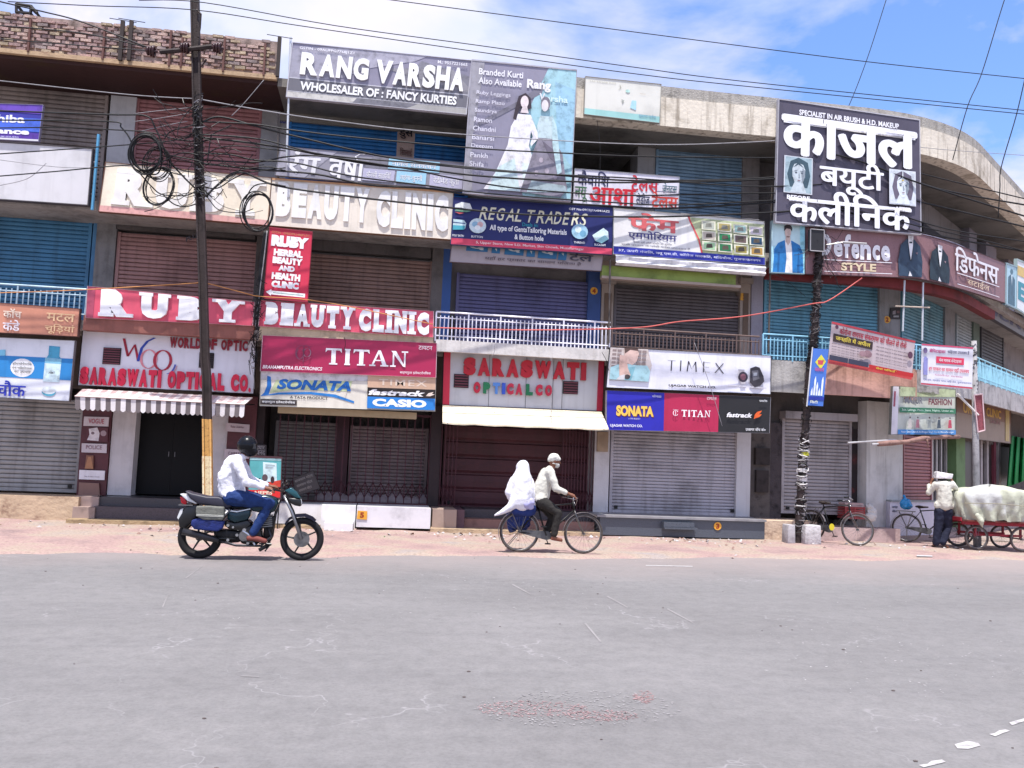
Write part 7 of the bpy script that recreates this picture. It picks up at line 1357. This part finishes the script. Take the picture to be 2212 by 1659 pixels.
for k, p in enumerate([[(1786, 330), (1900, 370), (1965, 388), (2060, 415), (2260, 450)], [(1790, 338), (1950, 366), (2060, 392), (2260, 440)], [(1790, 382), (1883, 410), (1992, 437), (2212, 489), (2260, 500)],
        [(1786, 415), (1910, 453), (2046, 494), (2212, 521), (2260, 530)], [(1782, 445), (1883, 472), (1992, 502), (2212, 543), (2260, 552)], [(1782, 440), (1883, 462), (1992, 490), (2130, 520), (2260, 556)], [(1790, 330), (1870, 352), (2000, 400), (2212, 466), (2260, 478)]]):
    wire(p, ['topmost thick black cable right of the wire wrapped pole', 'thin black cable close beneath the topmost one at the right', 'black cable crossing under the word at the middle of the काजल billboard', 'black cable ending level with the AFTER face at the pole', 'lowest black cable crossing the foot of the काजल billboard', 'slacker twin of the lowest cable at the right', 'steep thick cable dropping across the AFTER face'][k], .02 if k % 2 == 0 else .014, dy=-.03*k, group=GR2)
wire([(-40, 170), (0, 174), (279, 204), (426, 213)], 'pale thin line reaching the left pole from the left edge at shutter height', .009, GW)
wire([(426, 213), (549, 235), (700, 258), (960, 287), (1372, 311), (1612, 307), (1786, 295)], 'pale thin line crossing the blue shutters, topmost between the poles', .011, GW)
wire([(-40, 236), (0, 239), (235, 247), (315, 250), (335, 275), (350, 310), (365, 345), (395, 380), (420, 405)], 'black cable dropping through the coils to the left pole', .016)
wire([(-40, 258), (0, 259), (235, 262), (262, 275), (283, 305), (285, 340), (305, 368), (340, 375), (352, 340)], 'black cable bending down into the left side of the coils', .014)
wire([(-40, 277), (0, 276), (134, 275), (225, 279), (320, 285), (380, 300), (425, 305)], 'black cable passing level behind the coils', .012)
wire([(-40, 336), (0, 332), (280, 312), (390, 300), (425, 280)], 'black cable rising to the left pole across the blank board', .012)
wire([(-40, 384), (0, 380), (120, 370), (250, 358), (355, 355), (395, 368), (425, 372)], 'black cable crossing the blank board lowest down', .012)
wire([(-40, -8), (0, 3), (90, 24), (180, 48), (326, 105)], 'dark line from the upper left corner to the left insulator', .014)
wire([(-40, 50), (0, 55), (100, 63), (200, 75), (326, 104)], 'dark line below it crossing the brick parapet', .012)
wire([(-40, 80), (140, 95), (280, 106), (326, 110)], 'dark line low across the brick parapet', .010)
sk = lambda x: -3.
wire([(300, 0), (440, 5), (725, 55), (1029, 97), (1372, 145), (1612, 176), (2212, 238), (2260, 243)], 'upper of two thin sky lines above the RANG VARSHA billboard', .009, yf=sk)
wire([(17, 3), (200, 12), (420, 21), (647, 55), (1029, 111), (1372, 159), (1612, 186), (2212, 246), (2260, 250)], 'lower of two thin sky lines above the RANG VARSHA billboard', .009, yf=sk)
wire([(820, -4), (1228, 50), (1612, 100), (1900, 136), (2212, 169), (2260, 174)], 'highest thin line crossing the open sky', .009, yf=sk)
wire([(1920, -20), (1914, 0), (1872, 130), (1829, 238), (1790, 300)], 'thin line descending the sky to the head of the wire wrapped pole', .009, yf=lambda x: YR)
wire([(2176, -20), (2160, 30), (2120, 160), (2090, 230), (2058, 345)], 'kinked line descending to the curved parapet', .011, yf=lambda x: YR)
wire([(2216, 160), (2195, 250), (2163, 360), (2160, 405), (2156, 470)], 'kinked line nearest the right edge', .012, yf=lambda x: YR)
wire([(1740, 287), (1856, 293), (1992, 318), (2212, 335), (2260, 337)], 'thin line crossing the काजल billboard towards the right', .007, GW, yf=lambda x: YR)
OR = M('#c8605a', .6)
wire([(934, 707), (1100, 712), (1269, 711), (1392, 706), (1470, 694), (1604, 683), (1753, 656), (1791, 648), (1862, 600)], 'coral red wire drooping past the white railing to the right pole', .013, OR, yf=lambda x: -1.75)
wire([(-40, 634), (0, 632), (169, 626), (408, 612), (440, 610), (534, 634), (565, 640), (700, 652), (935, 700)], 'orange wire along the tops of the pink red boards', .009, M('#c98a50', .6), yf=lambda x: -1.75)
wire([(1753, 478), (1738, 510), (1700, 550), (1662, 592)], 'black lead slanting down from the pole to the suit poster', .010, yf=lambda x: YR+.05)
wire([(1665, 592), (1690, 600), (1740, 640)], 'slack black lead below the suit poster', .006, yf=lambda x: -1.5)
# coils on the left pole
def coil(cx, cy, rx, ry, n, label, r=.012, seed=1, rot=0., tail=None):
    rn = random.Random(seed); t = thing('cable_coil', label, 'cable coil', onY(cx, cy, YL-.05))
    for k in range(n):
        a0 = rn.uniform(0, 6.28); q = []; kx, ky = rx*rn.uniform(.88, 1.1), ry*rn.uniform(.88, 1.1); ox, oy = rn.uniform(-4, 4), rn.uniform(-4, 4)
        for j in range(26):
            a_ = a0+2*math.pi*j/26; x, y = kx*math.cos(a_), ky*math.sin(a_); q.append(onY(cx+ox+x*math.cos(rot)-y*math.sin(rot), cy+oy+x*math.sin(rot)+y*math.cos(rot), YL-.05-.02*k-.02*math.sin(a_*2)))
        MB().tube(q, r*rn.uniform(.7, 1.1), 5, True).build('loop', t, BW, True)
coil(316, 330, 34, 42, 7, 'large black cable coil left of the iron pole', .013, 1)
coil(340, 352, 27, 35, 5, 'smaller cable coil nested beside the largest one', .010, 2)
coil(345, 400, 31, 40, 5, 'cable coil sagging over the cream RUBY board', .010, 3, .3)
coil(556, 456, 34, 42, 5, 'tidy round cable coil hanging between RUBY and BEAUTY CLINIC', .013, 4)
for k, p in enumerate([[(303, 375), (330, 405), (352, 420), (400, 422), (424, 412)], [(350, 418), (375, 440), (400, 446), (424, 440)], [(345, 362), (370, 372), (400, 380)], [(438, 403), (470, 406), (505, 385), (540, 372), (617, 362)], [(441, 426), (470, 398), (505, 372), (570, 360), (617, 368)], [(436, 340), (470, 320), (520, 315), (617, 326)], [(448, 350), (455, 300), (462, 288), (500, 270)], [(355, 300), (372, 282), (425, 268)], [(530, 430), (548, 402), (580, 396), (617, 402)], [(300, 345), (340, 352), (392, 330), (430, 335)], [(365, 335), (420, 345), (436, 350)]]):
    wire(p, ['loop sagging lowest across the R of the cream RUBY board', 'short loop just left of the pole under the coils', 'short slack loop right beneath the small coil', 'loop rising right from the pole to the Hindi shop sign', 'wide bow between the pole and the BEAUTY CLINIC board', 'flat arc right of the pole over the faded railing', 'small hook shaped cable right beside the pole', 'bent cable joining coil and pole at the top', 'cable arching over the round coil towards the right', 'slack cable threading through the coils', 'straight short cable from the coils to the pole'][k], .012, dy=-.06-.01*k, group='loose cable loops at the left pole')
# thin pale lines from the walls to the left pole
for k, p in enumerate([[(290, 245), (350, 238), (410, 232)], [(290, 262), (350, 254), (408, 244)], [(300, 284), (370, 268), (405, 262)], [(500, 250), (525, 225), (570, 172)], [(440, 300), (500, 305), (600, 318)], [(0, 345), (120, 360), (200, 362)], [(100, 352), (60, 385), (0, 400)]]):
    wire(p, ['upper thin pale line from the white pillar to the left pole', 'middle thin pale line from the white pillar to the left pole', 'lower thin pale line from the white pillar to the left pole', 'slanting pale line rising right to the end of the brick parapet', 'level pale line right of the left pole across the red shutter', 'pale line slanting down over the top of the blank board', 'pale line slanting to the left edge over the blank board'][k], .006, GW, group='thin pale service lines at the left pole')
# conduit bundle between the two clinic boards
cb = thing('conduit_bundle', 'tangled conduit and wires running down between the pink red RUBY and BEAUTY CLINIC boards', 'conduit', FP(560, 600, 1.45))
for k in range(4): MB().tube(spl([FP(577-k*2, 498, 1.45), FP(570-k*2.5, 560, 1.47), FP(562-k, 620, 1.5), FP(552+k, 705, 1.45)]), .012, 5).build('pipe', cb, GW if k == 0 else BW, True)
rn = random.Random(4); mb = MB()
for k in range(46):
    py = rn.uniform(600, 790); px = 561-(py-600)*.08; c0 = FP(px, py, 1.48); mb.tube([c0+V(rn.gauss(0, .06), rn.uniform(-.04, .03), rn.gauss(0, .08)) for j in range(6)], rn.uniform(.003, .008), 4)
struct(mb.build('wire_tangle', cb, BW), 'stuff')
# hanging wires over the boards on the right
for k, (x0, y0, x1, y1) in enumerate(((1500, 740, 1560, 920), (1300, 760, 1315, 800), (1068, 745, 1063, 770), (744, 728, 742, 760), (1190, 770, 1190, 905), (1290, 260, 1296, 370), (540, 780, 549, 840))):
    wire([(x0, y0), ((x0+x1)/2+3, (y0+y1)/2), (x1, y1)], ['stray wire slanting across the TIMEX and TITAN boards', 'short stray wire at the left end of the TIMEX board', 'short stray wire at the left top of the grey SARASWATI board', 'short stray wire hanging before the T of the big TITAN', 'long stray wire hanging down the grey SARASWATI board', 'stray wire hanging in front of the dark open room', 'stray wire hanging beside the black optical board corner'][k], .006, GW if k % 2 == 0 else BW, yf=lambda x: -1.55, group='stray dangling wires')
# roof rods and frame
for (x, y, h, label) in ((262, 130, 85, 'left rusty post standing on the brick parapet, with a cross wire'), (281, 130, 85, 'right rusty post standing on the brick parapet beside its twin'), (602, 165, 85, 'dark post at the right end of the brick parapet')):
    t = thing('roof_post', label, 'post', FP(x, y, 1.6)); a_ = FP(x-3, y, 1.62); b_ = FP(x+3, y-h, 1.62); MB().box((a_.x-.035, a_.y-.03, a_.z), (a_.x+.035, a_.y+.03, b_.z)).build('post', t, M('#3d3432', .8)); MB().tube([V(a_.x-.25, a_.y, b_.z+.03), V(a_.x+.25, a_.y, b_.z+.0)], .008, 4).build('cross_wire', t, BW)
rf = thing('roof_frame', 'small dark metal box frame on the roof at the upper left corner', 'frame', FP(58, 25, 1.2)); ps = [(35, 25), (35, 8), (68, 13), (66, 28)]
for p, q in zip(ps, ps[1:]+ps[:1]):
    for n_ in (1.2, .6): MB().tube([FP(*p, n_), FP(*q, n_)], .03, 5).build('bar', rf, M('#2d2a2a', .7))
for p in ps: MB().tube([FP(*p, 1.2), FP(p[0], p[1], 1.2)+V(0, .6, 0)], .03, 5).build('bar', rf, M('#2d2a2a', .7))
mb = MB(); MB().tube([FP(66, 14, 1.2), FP(80, 28, 1.2)], .04, 5).build('brace', rf, M('#2d2a2a', .7))

# the looser mess of thin wires about the head of the left pole
rn = random.Random(21); mb = MB()
for k in range(46):
    a_ = rn.uniform(-1, 1); x0 = 428; y0 = rn.uniform(225, 425); x1 = x0+rn.choice((-1, -1, 1))*rn.uniform(25, 140); y1 = y0+rn.uniform(-45, 60); sag = rn.uniform(-25, 45)
    q = [L(x0+(x1-x0)*t+rn.gauss(0, 3), y0+(y1-y0)*t+sag*4*t*(1-t)+rn.gauss(0, 3), -.08-rn.uniform(0, .25)*t) for t in (0, .2, .4, .6, .8, 1)]
    mb.tube(spl(q, 4), rn.uniform(.004, .009), 4)
struct(mb.build('wire_tangle', PL, BW), 'stuff')
rn = random.Random(22); mb = MB()
for k in range(40):
    x0 = 1782; y0 = rn.uniform(300, 560); x1 = x0+rn.choice((-1, 1))*rn.uniform(15, 70); y1 = y0+rn.uniform(-10, 90)
    q = [onY(x0+(x1-x0)*t+rn.gauss(0, 2), y0+(y1-y0)*t+20*4*t*(1-t)+rn.gauss(0, 3), YR-.08-rn.uniform(0, .15)*t) for t in (0, .2, .4, .6, .8, 1)]
    mb.tube(spl(q, 4), rn.uniform(.003, .007), 4)
struct(mb.build('wire_tangle', PR, BW), 'stuff')
pass
